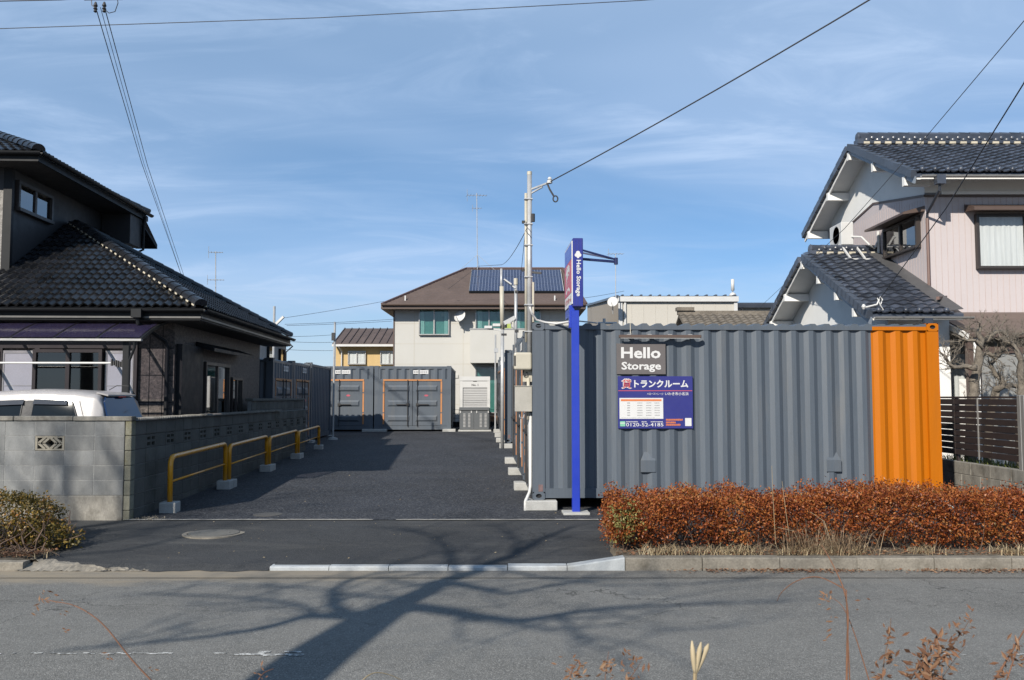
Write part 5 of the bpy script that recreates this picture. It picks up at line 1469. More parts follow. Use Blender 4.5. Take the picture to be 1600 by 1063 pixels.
T("ハローストレージ", 566, 852, 392, 430, M_WHITE, 0.006, 0.003)
T("いわき市小名浜", 884, 1298, 382, 438, M_WHITE, 0.012, 0.003)
rect(80, 848, 482, 838, M_WHITE, "price_table", 0.003)
rect(104, 820, 503, 537, M_ORPRINT, "table_header", 0.0045)
mb = MB(); rn = random.Random(11)
def marks(x0, x1, y0, y1, lift):                      # print too small to read: rows of short strokes
    x = x0
    while x < x1 - 4:
        d = rn.uniform(7, 12)
        mb.box(U(x), U(min(x + d, x1)), -lift, -lift + 0.001, V(y1 - rn.uniform(0, 4)), V(y0 + rn.uniform(0, 4))); x += d + 4
for i in range(6):
    y = 556 + 42 * i
    marks(214, 268, y, y + 22, 0.0045)
    for a in (390, 546, 695): marks(a, a + 92, y + 3, y + 19, 0.0045)
marks(110, 700, 815, 824, 0.0045)
mb.build("table_print", M_GREYPRINT, ps)["kind"] = "stuff"
mb = MB(); marks(196, 400, 880, 898, 0.003); marks(465, 560, 880, 898, 0.003); marks(625, 840, 880, 898, 0.003); mb.build("small_print", M_WHITE, ps)["kind"] = "stuff"
rect(88, 178, 880, 966, M_GREENPRINT, "call_mark", 0.003); rect(88, 178, 905, 918, M_WHITE, "call_mark_band", 0.0045)
T("0120-52-4185", 192, 850, 908, 968, M_WHITE, 0.006, 0.003)
mb = MB()
for y, x1 in ((838, 1190), (884, 1070), (924, 1152)): marks(896, x1, y, y + 34, 0.003)
mb.build("orange_print", M_ORPRINT, ps)["kind"] = "stuff"
rect(1232, 1344, 826, 962, M_WHITE, "white_label", 0.003)
# sign lamp bar
lb = thing("sign_lamp_bar", "thin dark lamp bar jutting out above the two signs on the container", "light bar", on_c1(1.865, 2.355), LOT_A)
MB().cham(-0.605, 0.605, -0.115, -0.055, 0.0, 0.045, 0.006).build("housing", M_BROWNTRIM, lb)
mb = MB()
for x in (-0.45, -0.15, 0.15, 0.45): mb.box(x - 0.03, x + 0.03, -0.07, 0.03, 0.038, 0.058)
mb.build("bracket", M_GREYPRINT, lb)
MB().box(-0.585, 0.585, -0.11, -0.06, -0.006, -0.001).build("lens", M_WHITEPL, lb)
MB().tube([(-0.42, -0.06, 0.05), (-0.42, 0.0, 0.09), (-0.42, 0.012, 0.22)], 0.006, 6).build("lead", M_IVORY, lb)

# pole sign
sg = thing("pole_sign", "tall blue pole sign with a narrow light box reading Hello Storage downwards", "sign", (0.895, 12.72, zlot(12.72)), LOT_A)
MB().cham(-0.05, 0.058, -0.05, 0.058, 0.02, 2.86, 0.006).build("pole", M_BLUE, sg)
MB().cham(-0.185, 0.185, -0.16, 0.17, -0.01, 0.028, 0.006).build("base_plate", M_CONC, sg)
mb = MB(); mb.box(-0.075, -0.005, 0.02, 0.16, 2.62, 2.94); mb.box(-0.075, 0.0, 0.16, 0.62, 2.78, 2.90); mb.build("neck", M_BLUE, sg)
MB().cham(-0.035, 0.112, -0.09, 0.95, 2.91, 3.89, 0.008).build("light_box", M_SIGNBLUE, sg)
mb = MB()
for k in range(7): mb.box(-0.027 + 0.0205 * k, -0.022 + 0.0205 * k, -0.0935, -0.0895, 2.93, 3.87)
mb.build("box_rib", M_BLUE, sg)
MB().box(-0.049, -0.036, -0.085, 0.945, 2.95, 3.85).build("left_face", M_WHITE, sg)
MB().box(-0.0525, -0.0495, -0.04, 0.92, 3.60, 3.83).build("blue_band", M_BLUE, sg)
MB().box(-0.0525, -0.0495, -0.04, 0.92, 3.12, 3.595).build("red_band", M_PINKRED, sg)
LFACE = Matrix.Rotation(R(-90), 4, 'Z')
lettering("貸", -0.0545, 0.44, 3.36, 0.62, 0.42, M_WHITE, sg, 0.03, LFACE)
lettering("トランクルーム", -0.0515, 0.44, 3.04, 0.82, 0.09, M_RED, sg, 0.03, LFACE)
VERT = Matrix.Rotation(R(90), 4, 'Y')
lettering("Hello Storage", 0.040, -0.0955, 3.315, 0.52, 0.082, M_WHITE, sg, 0.025, VERT)
mb = MB()                                               # small rounded flower-like emblem above the words
for dx, dz, r_ in ((0, 0.03, 0.03), (-0.022, 0.0, 0.026), (0.022, 0.0, 0.026), (0, -0.028, 0.018)): mb.lathe([(r_, 0), (r_ * 0.98, 0.0015)], (0.040 + dx, -0.0945 - 0.001 * (dx + 0.03), 3.645 + dz), 14, 'y')
mb.build("emblem", M_WHITE, sg)
br = thing("bracket_arm", "blue triangular steel arm reaching right from the top of the pole sign", "bracket", (0.895, 12.72, zlot(12.72)), LOT_A)
mb = MB(); a1, a2, tip = Vector((0.112, 0.5, 3.83)), Vector((0.112, 0.5, 3.685)), Vector((0.69, 0.62, 3.66))
mb.bar(a1, tip + Vector((0, 0, 0.035)), 0.035, 0.022); mb.bar(a2, tip, 0.035, 0.035); mb.bar(a1 + Vector((0, 0.25, 0)), tip + Vector((0, 0, 0.035)), 0.03, 0.022)
mb.build("arm", mat("navy_steel", (0.012, 0.022, 0.11), 0.5), br); MB().lathe([(0.03, -0.04), (0.03, 0.06)], tip, 10).build("tip", MATS["navy_steel"], br)

# ================================================================== POLES, BOXES, KIOSK
mp = thing("service_pole", "tall thin steel service pole with clamped conduits at the roadside container's left end", "pole", (0.249, 13.34, 0.0), LOT_A)
MB().tube([(0.015, 0, 2.2), (0.015, 0, 4.98)], [0.040, 0.036], 14).build("shaft", M_GALV, mp, smooth=True)
MB().tube([(0.015, 0, 4.98), (0.015, 0, 5.03)], 0.038, 12).build("cap", M_IVORY, mp)
MB().tube([(0.022, 0.03, 0.2), (0.015, 0.03, 2.2)], 0.036, 12).build("lower_shaft", M_GALV, mp, smooth=True)
mb = MB(); mb.tube([(-0.038, 0, 2.45), (-0.04, 0, 4.70)], 0.021, 8); mb.tube([(0.068, 0, 2.30), (0.068, 0, 3.35)], 0.018, 8); mb.tube([(-0.012, -0.06, 1.3), (-0.008, -0.06, 1.92)], 0.024, 8); mb.build("conduit", M_IVORY, mp, smooth=True)
MB().tube([(0.022, -0.06, 1.4), (0.020, -0.08, 0.34), (0.0, -0.14, 0.24), (-0.065, -0.30, 0.13), (-0.07, -0.34, 0.0)], 0.024, 8).build("ground_conduit", M_WHITEPL, mp, smooth=True)
for z in (2.6, 3.0, 3.42, 3.9, 4.22, 4.6): MB().box(-0.066, 0.060, -0.045, 0.045, z, z + 0.018).build("clamp", M_GALV, mp)
mb = MB(); mb.bar((0.03, 0, 3.50), (0.19, -0.05, 3.48), 0.03, 0.03); mb.bar((-0.10, 0, 3.52), (0.0, 0, 3.56), 0.02, 0.03); mb.lathe([(0.03, -0.06), (0.03, 0.06)], (0.065, -0.03, 4.32), 10); mb.box(-0.1, -0.05, -0.02, 0.02, 4.24, 4.28); mb.build("fitting", M_BLACK, mp)
mb = MB(); mb.bar((0.04, 0, 4.76), (0.28, -0.25, 4.80), 0.025, 0.025); mb.bar((0.04, 0, 4.70), (0.20, -0.16, 4.76), 0.02, 0.02); mb.build("bracket", M_GALV, mp)
MB().tube([(0.26, -0.25, 4.80), (0.30, -0.26, 4.70), (0.36, -0.26, 4.60)], 0.014, 6).build("drop_lead", M_CABLE, mp)
MB().tube([(0.385 + 0.035 * math.cos(a), -0.26, 4.56 + 0.045 * math.sin(a)) for a in lin(0, 6.6, 16)], 0.011, 5).build("cable_coil", M_BLACK, mp)
mb = MB(); mb.lathe([(0.012, 0), (0.04, 0.01), (0.04, 0.05), (0.02, 0.06), (0.035, 0.07), (0.02, 0.10)], (0.30, -0.27, 4.78), 10); mb.build("insulator", M_WHITEPL, mp)
em = thing("electric_meter", "ivory electric meter with rounded cover on the service pole, above the grey box", "meter", (0.19, 13.26, 0.0), LOT_A)
MB().box(-0.03, 0.13, 0.02, 0.05, 1.86, 2.26).build("back_plate", M_IVORY, em); bevel(MB().box(-0.165, 0.10, -0.11, 0.02, 2.03, 2.29).build("cover", M_IVORY, em), 0.03, 3)
MB().box(-0.163, -0.14, -0.114, -0.11, 2.09, 2.24).build("meter_window", M_BLACK, em)
mb = MB(); mb.tube([(-0.02, -0.02, 2.03), (-0.03, -0.02, 1.96), (0.02, -0.02, 1.94), (0.03, -0.01, 2.0)], 0.01, 6); mb.build("lead", M_CABLE, em)
sb = thing("switch_box", "flat pale steel switch box on the service pole, below the meter", "electrical box", (0.19, 13.26, 0.0), LOT_A)
bevel(MB().box(-0.15, 0.10, -0.10, 0.03, 1.42, 1.79).build("case", mat("pale_grey_box", (0.47, 0.45, 0.40), 0.5), sb), 0.006); MB().box(-0.152, -0.144, -0.08, -0.06, 1.58, 1.63).build("latch", M_BLACK, sb); MB().box(-0.16, 0.11, -0.11, 0.04, 1.79, 1.80).build("lid", MATS["pale_grey_box"], sb)
mb = MB(); mb.tube([(-0.08, -0.03, 1.42), (-0.08, -0.03, 1.34), (-0.03, -0.03, 1.32), (0.0, -0.03, 1.40)], 0.009, 6); mb.tube([(-0.06, 0.0, 1.42), (-0.06, 0.0, 0.75)], 0.009, 6); mb.build("lead", M_GALV, sb)
hose = MB().tube([P(828, 480, 13.0), P(831, 490, 13.05), P(838, 500, 13.1), P(852, 504, 13.12), P(870, 506, 13.1), P(888, 503, 12.95), P(897, 499, 12.8)], 0.016, 8).build("cable_hose", M_WHITEPL, smooth=True)
tag(hose, "white flexible hose looping from the service pole to the blue sign", "hose")
rp = MB(); rp.tube([P(905, 502, 13.9), P(925, 504, 13.9), P(933, 505, 13.9)], 0.012, 6); rp.tube([P(934, 505, 13.9), P(964, 505, 13.9)], 0.02, 6); rp.tube([P(944, 505, 13.9), P(944, 498, 13.9)], 0.025, 6)
tag(rp.build("roof_conduit", M_WHITEPL), "short pale pipes lying on top of the roadside container right of the sign", "pipe")

lp = thing("lamp_pole", "slim galvanised pole with security cameras beside the mid-yard container post", "pole", (P(785, 600, 25.0).x, 24.9, zlot(24.9)))
MB().tube([(0, 0, 0), (0, 0, 3.3)], 0.05, 10).build("lower_shaft", M_GALV, lp, smooth=True); MB().tube([(0, 0, 3.3), (-0.02, 0, 4.5)], 0.062, 10).build("sleeve", M_IVORY, lp, smooth=True); MB().tube([(-0.03, 0, 4.3), (-0.03, 0, 5.0)], 0.035, 8).build("top_shaft", M_GALV, lp, smooth=True)
MB().bar((0, 0, 3.27), (-0.42, -0.05, 3.33), 0.04, 0.06).build("camera_arm", M_WHITEPL, lp)
for x, z in ((-0.38, 3.36), (-0.15, 3.42)): MB().cham(x - 0.12, x + 0.10, -0.12, -0.02, z - 0.05, z + 0.03, 0.01).build("camera", M_WHITEPL, lp)
mb = MB(); mb.lathe([(0.05, -0.06), (0.05, 0.06)], (0.08, -0.04, 3.40), 8); mb.box(-0.03, 0.12, -0.05, 0.0, 3.12, 3.18); mb.build("clamp", M_BLACK, lp)
l2 = thing("lamp_pole", "short lamp pole with slanted lamp arm and camera rising behind the front right containers", "lamp", (P(806, 500, 19.4).x, 19.4, 2.7))
MB().tube([(0, 0, -0.3), (0, 0, 1.38)], 0.034, 8).build("shaft", M_GALV, l2, smooth=True); MB().tube([(0, 0, 1.38), (0, 0, 1.52)], 0.046, 8).build("cap", M_IVORY, l2)
MB().bar((-0.01, -0.02, 1.30), (-0.22, -0.05, 1.46), 0.05, 0.03).build("lamp_arm", M_WHITEPL, l2); MB().bar((-0.10, -0.05, 1.38), (-0.26, -0.07, 1.49), 0.09, 0.03).build("lamp_head", M_WHITEPL, l2)
MB().bar((-0.26, -0.08, 0.53), (-0.03, -0.02, 0.66), 0.09, 0.08).build("camera", M_WHITEPL, l2); MB().tube([(-0.10, -0.03, 0.56), (-0.10, -0.03, 0.46), (0.0, 0.0, 0.40)], 0.014, 6).build("camera_bracket", M_GALV, l2)
mb = MB(); mb.box(-0.02, 0.05, -0.05, 0.05, 1.20, 1.25); mb.box(-0.02, 0.06, -0.05, 0.05, 0.34, 0.40); mb.build("clamp", M_BLACK, l2)
tp = thing("thin_pole", "very thin galvanised stake pole near the white kiosk, in front of the cream balcony", "pole", (P(774, 600, 32.6).x, 32.6, zlot(32.6)))
MB().tube([(0, 0, 0), (0, 0, 3.55)], 0.03, 8).build("shaft", M_GALV, tp); MB().box(-0.05, 0.10, -0.05, 0.05, 2.9, 3.05).build("clamp", M_GALV, tp)
lq = thing("thin_pole", "thin grey pole on a round foot at the end of the shaded container row", "pole", (P(520, 690, 28.6).x, 28.6, zlot(28.6)))
MB().tube([(0, 0, 0), (0.02, 0, 3.75)], 0.034, 8).build("shaft", M_GALV, lq); MB().lathe([(0.17, -0.02), (0.15, 0.05), (0.05, 0.08)], n=14).build("foot", M_CONC, lq); MB().box(-0.07, 0.03, -0.08, -0.02, 3.15, 3.4).build("insulator", M_BLACK, lq)
lr = thing("lamp_pole", "steel pole with a slanted white lamp rising behind the dark house's low eave", "lamp", (P(428, 520, 32.0).x, 32.0, 0.3))
MB().tube([(0, 0, 0), (0, 0, 4.6)], 0.045, 8).build("shaft", M_GALV, lr); MB().bar((0.08, -0.05, 3.95), (0.36, -0.08, 4.22), 0.10, 0.08).build("lamp_head", M_WHITEPL, lr); MB().bar((0, 0, 3.9), (0.12, -0.05, 4.0), 0.04, 0.04).build("lamp_arm", M_GALV, lr)

kz = zlot(33.4)
ks = thing("storage_kiosk", "white kiosk with pale roller shutter at the back of the yard, marked No. 1", "kiosk", (P(742, 650, 33.9).x, 33.9, kz), LOT_A)
KW, KH = 1.12, 2.02
MB().box(-KW / 2, KW / 2, 0.06, 1.4, 0.05, KH).build("cabinet", M_WHITEPL, ks)
mb = MB(); mb.box(-KW / 2 - 0.01, KW / 2 + 0.01, -0.02, 0.055, KH - 0.14, KH + 0.02); mb.box(-KW / 2 - 0.01, -KW / 2 + 0.10, -0.01, 0.055, 0.05, KH - 0.141); mb.box(KW / 2 - 0.10, KW / 2 + 0.01, -0.01, 0.055, 0.05, KH - 0.141); mb.box(-KW / 2 + 0.10, KW / 2 - 0.10, -0.006, 0.055, KH - 0.40, KH - 0.16); mb.build("frame", M_WHITEPL, ks)
MB().box(-0.07, 0.07, -0.012, -0.004, KH - 0.175, KH - 0.15).build("handle", M_BLACK, ks)
for k in range(12):
    z = KH - 0.42 - 0.066 * (k + 1)
    MB().prism([(-KW / 2 + 0.105, 0.012, z), (-KW / 2 + 0.105, 0.040, z + 0.062), (-KW / 2 + 0.105, 0.05, z + 0.062), (-KW / 2 + 0.105, 0.05, z)], (KW - 0.21, 0, 0)).build("shutter_slat", M_SHUTTER, ks)
lettering("No. 1", 0.0, -0.0085, KH - 0.30, 0.25, 0.085, M_BLACK, ks, 0.03)
MB().cham(-KW / 2 - 0.05, KW / 2 + 0.05, -0.65, 1.45, -0.02, 0.05, 0.01).build("base_slab", M_CONC, ks)
kc = thing("grey_cabinet", "low grey plastic cabinet with four vent columns in front of the white kiosk", "cabinet", (P(741, 660, 33.3).x, 33.45, kz + 0.052), LOT_A)
MB().cham(-0.55, 0.55, 0, 0.40, 0, 0.70, 0.02).build("body", M_CABGREY, kc); MB().cham(-0.57, 0.57, -0.03, 0.42, 0.705, 0.83, 0.02).build("lid", M_CABGREY, kc)
for x in (-0.415, -0.235, 0.195, 0.375):
    for k in range(10): MB().box(x, x + 0.085, -0.014, -0.001, 0.10 + 0.052 * k, 0.128 + 0.052 * k).build("vent_slot", M_SHUTTER, kc)
MB().box(-0.03, -0.022, -0.006, 0.0, 0.03, 0.69).build("door_gap", M_BLACK, kc)
mb = MB()
for x in (-0.53, -0.13, 0.07, 0.50): mb.box(x, x + 0.03, -0.02, -0.001, 0.62, 0.70)
mb.build("catch", M_WHITEPL, kc)
fc = thing("mesh_fence", "low dark mesh fence in the gap between sunlit container and kiosk", "fence", (0, 0, 0))
mb = MB(); ya = 36.5
for k in range(12): mb.tube([(-2.9 + 0.25 * k, ya, 0.4), (-2.9 + 0.25 * k, ya, 1.15)], 0.01, 5)
for z in (0.6, 0.8, 1.0, 1.14): mb.tube([(-2.9, ya, z), (0, ya, z)], 0.008, 5)
mb.build("mesh", M_DARKTRIM, fc); MB().box(-3, 0.3, ya + 0.1, ya + 0.2, 0.2, 0.66).build("curb", M_BLACK, fc)

# ================================================================== GUARD RAILS
def make_rail():
    root = thing("guard_rail", "", "guard rail", group="yellow guard rails beside the block wall")
    Lr, Hr, rc_ = 2.76, 0.80, 0.13
    pts = [(0, 0, 0.08), (0, 0, Hr - rc_)] + [(rc_ - rc_ * math.cos(a), 0, Hr - rc_ + rc_ * math.sin(a)) for a in lin(0.2, math.pi / 2, 6)]
    pts += [(Lr - p[0], 0, p[2]) for p in pts[::-1]]
    MB().tube(pts, 0.038, 12).build("hoop", M_YELLOW, root, smooth=True)
    MB().tube([(0.03, 0, 0.44), (Lr - 0.03, 0, 0.44)], 0.017, 8).build("mid_bar", M_YELLOW, root, smooth=True)
    blk = MB().cham(-0.115, 0.115, -0.115, 0.115, -0.02, 0.15, 0.010).mesh("foot_block", M_CONC)
    for x in (0, Lr): put("foot_block", blk, root, Matrix.Translation((x, 0, 0)))
    return root
rail0 = make_rail()
labs = ["yellow hoop guard rail nearest the road, by the block wall corner", "second yellow guard rail from the road along the shaded block wall", "third yellow guard rail from the road along the shaded block wall", "farthest yellow guard rail, beside the end of the shaded block wall"]
for i in range(4):
    r_ = rail0 if i == 0 else copy_tree(rail0)
    y = 12.85 + 3.0 * i; x = -4.86 - 0.0357 * (y - 12.85)
    r_.location = (x, y, zlot(y)); r_.rotation_euler = (0, -math.atan(0.0187), 0); r_["label"] = labs[i]; r_.scale = (1, 1, (0.97, 0.90, 0.84, 0.78)[i])
    r_.rotation_mode = 'QUATERNION'
    fwd = Vector((-0.0357, 1, 0.0187)).normalized(); sd = Vector((0, 0, 1)).cross(fwd).normalized(); upv = fwd.cross(sd)
    r_.rotation_quaternion = Matrix(((fwd.x, sd.x, upv.x), (fwd.y, sd.y, upv.y), (fwd.z, sd.z, upv.z))).to_quaternion()

# ================================================================== CAR
M_CARVISOR = mat("smoked_visor", (0.05, 0.052, 0.058), 0.08, var=0.05, spec=0.8)
def build_car():
    root = thing("parked_car", "silver-white hatchback car parked behind the block wall, only its roof and windows showing", "car", (-5.74, 13.42, 0.10))
    # local: nose towards -x, rear at x = 0, left side towards -y
    st = [  # x, roof z, belt z, half width at belt, half width at roof, hood?
        (0.02, 0.98, 0.95, 0.66, 0.60), (-0.02, 1.10, 1.02, 0.70, 0.60), (-0.10, 1.42, 1.04, 0.72, 0.58), (-0.20, 1.585, 1.05, 0.735, 0.565), (-0.50, 1.63, 1.05, 0.74, 0.57), (-1.05, 1.655, 1.04, 0.74, 0.575),
        (-1.65, 1.63, 1.03, 0.74, 0.57), (-2.10, 1.53, 1.02, 0.74, 0.55), (-2.45, 1.35, 1.02, 0.735, 0.53), (-2.85, 1.06, 1.01, 0.72, 0.60), (-3.25, 0.97, 0.93, 0.68, 0.58), (-3.38, 0.80, 0.78, 0.60, 0.50)]
    def par(x):
        """roof height, belt height and half widths of the body at x, smoothly interpolated"""
        for i, (p, q) in enumerate(zip(st, st[1:])):
            if q[0] <= x <= p[0]:
                f = (x - p[0]) / (q[0] - p[0]); f = f if i < 3 else f * f * (3 - 2 * f) * 0.5 + f * 0.5
                return [u + (w - u) * f for u, w in zip(p[1:], q[1:])]
        return list(st[0][1:] if x > 0 else st[-1][1:])
    def side_at(x, t, s_, off=0.0):
        """point on the side of the cabin, t = 0 at the belt line, 1 at the roof edge"""
        zr_, zb_, hb, hr_ = par(x)
        y = hb - (hb - hr_ - 0.03) * t ** 1.15
        return Vector((x, s_ * (y + off), zb_ + (zr_ - zb_) * 0.84 * t))
    def section(x):
        zr_, zb_, hb, hr_ = par(x)
        pts = [(hb * 0.93, 0.24), (hb + 0.004, 0.40), (hb + 0.014, 0.62), (hb + 0.012, 0.82), (hb + 0.004, zb_ - 0.03)]
        pts += [(hb - (hb - hr_ - 0.03) * t ** 1.15, zb_ + (zr_ - zb_) * 0.84 * t) for t in (0, 0.2, 0.4, 0.6, 0.8, 0.93)]
        for k in range(0, 9):
            ph = math.pi / 2 * k / 8
            pts.append(((hr_ + 0.03) * math.cos(ph) ** 0.42, zb_ + (zr_ - zb_) * (0.84 + 0.16 * math.sin(ph) ** 0.9)) if k < 8 else (0.0, zr_))
        return [(x, -y, z) for y, z in pts] + [(x, y, z) for y, z in pts[::-1][1:]]
    xs = [0.02, 0.0, -0.02, -0.05, -0.08, -0.10, -0.13, -0.16, -0.20, -0.25, -0.32] + lin(-0.4, -3.3, 58) + [-3.34, -3.38]
    mb = MB(); rings = [section(x) for x in xs]; n = len(rings[0])
    for r_ in rings: mb.v += r_
    for i in range(len(rings) - 1):
        for k in range(n - 1): mb.face((i * n + k, i * n + k + 1, (i + 1) * n + k + 1, (i + 1) * n + k))
    mb.face(range(n)); mb.face([(len(rings) - 1) * n + k for k in range(n)][::-1])
    mb.build("body", M_CARWHITE, root, smooth=True)
    def pane(nm, s_, x0, x1, top, m, off=0.011):
        """window following the body: top(x) gives the upper edge"""
        mb = MB(); ux = lin(x0, x1, 14); tv = lin(0.0, 1.0, 6)
        mb.grid(lambda x, v: side_at(x, 0.035 + (top(x) - 0.035) * v, s_, off), ux, tv)
        w_ = mb.build(nm, m, root, smooth=True)
        ed = MB(); ed.tube([side_at(x, top(x), s_, off + 0.002) for x in ux] , 0.009, 5); ed.tube([side_at(x0, 0.035 + (top(x0) - 0.035) * v, s_, off + 0.002) for v in tv], 0.009, 5)
        ed.build("window_seal", M_BLACK, w_)
        return w_
    def rtop(x): return 0.86 * min(1.0, max(0.06, (-0.355 - x) / 0.05) ** 0.5 * 0.25 + min(1.0, max(0.0, (-0.36 - x) / 0.22)) * 0.75)
    def ftop(x): return 0.86 * min(1.0, max(0.02, (x + 2.50) / 0.50))
    for s_ in (-1, 1):
        w_ = pane("rear_side_window", s_, -0.37, -1.06, rtop, M_CARGLASS)
        vis = MB(); vis.grid(lambda x, v: side_at(x, min(0.95, rtop(x)) - 0.13 * v + 0.03, s_, 0.02 + 0.022 * v), lin(-0.58, -1.06, 10), [0, 0.5, 1]); vis.build("rain_visor", M_CARVISOR, w_, smooth=True)
        w_ = pane("front_side_window", s_, -1.22, -2.40, ftop, M_CARGLASS)
        vis = MB(); vis.grid(lambda x, v: side_at(x, min(0.95, ftop(x)) - 0.13 * v + 0.03, s_, 0.02 + 0.022 * v), lin(-1.20, -2.2, 12), [0, 0.5, 1]); vis.build("rain_visor", M_CARVISOR, w_, smooth=True)
        mb = MB(); mb.grid(lambda x, t: side_at(x, t, s_, 0.009), lin(-1.065, -1.215, 3), lin(0.03, 0.86, 6)); mb.build("door_pillar", M_BLACK, root, smooth=True)
        pl = [side_at(-0.285 - 0.20 * max(0, t - 0.2), t, s_, 0.002) for t in lin(0, 0.88, 8)]
        MB().tube(pl, 0.0045, 5).build("door_gap", M_BLACK, root)
        tl = MB().cham(-0.10, -0.005, s_ * 0.70 - 0.05, s_ * 0.70 + 0.03, 0.72, 1.12, 0.02).build("tail_light", M_LIGHTLENS, root)
        for x in (-0.62, -2.72):
            wh = MB().lathe([(0.19, -0.09), (0.28, -0.085), (0.285, 0.0), (0.28, 0.085), (0.19, 0.09)], (x, s_ * 0.66, 0.275), 24, 'y').build("wheel", M_BLACK, root); MB().lathe([(0.18, -0.093 if s_ < 0 else 0.086), (0.05, -0.095 if s_ < 0 else 0.095)], (x, s_ * 0.66, 0.275), 20, 'y').build("rim", M_GALV, wh)
        mi = MB().cham(-2.36, -2.26, s_ * 0.86 - 0.09, s_ * 0.86 + 0.09, 1.02, 1.18, 0.03).build("mirror", M_CARWHITE, root)
    mb = MB(); q = [Vector((0.020, -0.63, 1.04)), Vector((0.020, 0.63, 1.04)), Vector((-0.112, 0.56, 1.46)), Vector((-0.140, 0.46, 1.53)), Vector((-0.140, -0.46, 1.53)), Vector((-0.112, -0.56, 1.46))]
    mb.prism(q, (0.022, 0, 0.006)); mb.build("rear_window", M_CARGLASSBLUE, root)
    mb = MB(); mb.prism([(-0.24, -0.50, 1.585), (-0.085, -0.47, 1.545), (-0.085, 0.47, 1.545), (-0.24, 0.50, 1.585)], (0, 0, 0.022)); mb.build("spoiler", M_CARWHITE, root)
    MB().box(-0.095, -0.08, -0.12, 0.12, 1.528, 1.545).build("stop_lamp", M_RED, root)
    mb = MB(); mb.prism([(-2.16, -0.50, 1.50), (-2.16, 0.50, 1.50), (-2.86, 0.60, 1.075), (-2.86, -0.60, 1.075)], (-0.012, 0, 0.02)); mb.build("windscreen", M_CARGLASS, root)
    MB().tube([(-0.42, 0.3, 1.64), (-0.30, 0.3, 1.71), (-0.12, 0.3, 1.70)], 0.006, 6).build("aerial", M_BLACK, root)
    return root
build_car()

# ================================================================== SLAT FENCE, RIGHT SIDE
fr = thing("slat_fence", "dark brown horizontal slat fence on a low concrete wall, right of the orange container end", "fence", (7.60, 13.32, 0), R(90))
# local x runs away from the road, local -y faces right; the wall's visible side faces -X
for bay in range(3):
    a = 0.10 + 2.0 * bay
    for k in range(9):
        z = 0.66 + 0.106 * k
        o = MB().cham(a + 0.01, a + 1.99, -0.012, 0.012, z, z + 0.094, 0.004).build("slat", M_FENCESLAT, fr) if bay == 0 and k == 0 else None
        if o is None:
            o = put("slat", bpy.data.objects["slat"].data, fr)
            o.location = (2.0 * bay, random.uniform(-0.002, 0.002), 0.106 * k)
    MB().box(a + 1.97, a + 2.03, -0.06, -0.014, 0.45, 1.62).build("fence_post", M_FENCESLAT, fr)
    MB().box(a + 1.2, a + 1.225, 0.013, 0.03, 0.62, 1.62).build("brace", M_ALU, fr)
MB().box(0.1, 6.1, -0.02, 0.02, 1.615, 1.645).build("top_rail", M_FENCESLAT, fr)
for k, x in enumerate((-0.07, 0.03)): MB().cham(x, x + 0.09, -0.05, 0.05, 0.5 if k == 0 else 0.45, 1.66, 0.006).build("end_post", M_ALU, fr)
lw = thing("low_wall", "low stained concrete block wall under the dark slat fence", "wall", (7.60, 13.32, 0), R(90))
lb_ = MB().cham(0.003, 0.597, -0.07, 0.07, 0.002, 0.198, 0.006).mesh("block", M_BASECONC)
for j in range(3):
    for i in range(11):
        o = put("block", lb_, lw); o.location = (-0.3 + 0.6 * i - (0.3 if j % 2 else 0), random.uniform(-0.003, 0.003), 0.55 - 0.2 * (j + 1))
MB().box(-0.55, 6.2, -0.06, 0.06, -0.1, 0.54).build("mortar", M_MORTAR, lw)

# ================================================================== OVERHEAD LINES AND ANTENNAS
def cable(label, pts, r, sag=0.0, name="overhead_cable", group=None):
    out = []
    for a, b in zip(pts, pts[1:]):
        a, b = Vector(a), Vector(b)
        for i in range(13):
            t = i / 12
            if out and i == 0: continue
            p = a.lerp(b, t); p.z -= sag * 4 * t * (1 - t); out.append(p)
    o = MB().tube(out, r, 5, cap=False).build(name, M_CABLE, smooth=True)
    return tag(o, label, "cable", group or "overhead wires")
def through(p, px, py, d, k):
    """extend the line from p through the given sight point"""
    q = P(px, py, d); return p + (q - p) * k
pt = Vector((0.535, 13.09, 4.80))
cable("black service cable rising from the steel pole to the upper right", [pt, through(pt, 1330, 0, 9.4, 1.9)], 0.009, 0.12)
cable("long nearly level cable crossing the upper left sky", [P(-500, 50, 22), P(0, 45, 21), P(90, 42, 21), P(500, 28, 21), P(1000, 1, 21), P(1500, -35, 21)], 0.010)
cable("short cable stub at the very top left corner of the sky", [P(-300, 14, 18), P(0, 2, 18), P(95, 0, 18), P(300, -14, 18)], 0.012)
for (a, b, lab) in (((149, 10), (284, 432), "left of the two wires falling behind the dark house roof"), ((164, 14), (289, 436), "right of the two wires falling behind the dark house roof"), ((157, 12), (284.5, 433), "middle faint wire falling behind the dark house roof")):
    cable(lab, [P(a[0], a[1], 16), P((a[0] * 0.42 + b[0] * 0.58) - 6, (a[1] * 0.42 + b[1] * 0.58), 27), P(b[0], b[1], 44), P(b[0] + 12, b[1] + 70, 50)], 0.009 if "faint" not in lab else 0.006)
ins = thing("line_insulator", "small dark insulators with cable loops hanging at the top left edge of the picture", "insulator", P(157, 10, 16))
mb = MB()
for dx in (-0.09, 0.07): mb.lathe([(0.01, -0.10), (0.035, -0.08), (0.02, -0.05), (0.04, -0.03), (0.02, 0.0), (0.04, 0.03), (0.015, 0.10)], (dx, 0, -0.02), 10)
mb.build("insulator_body", M_BLACK, ins)
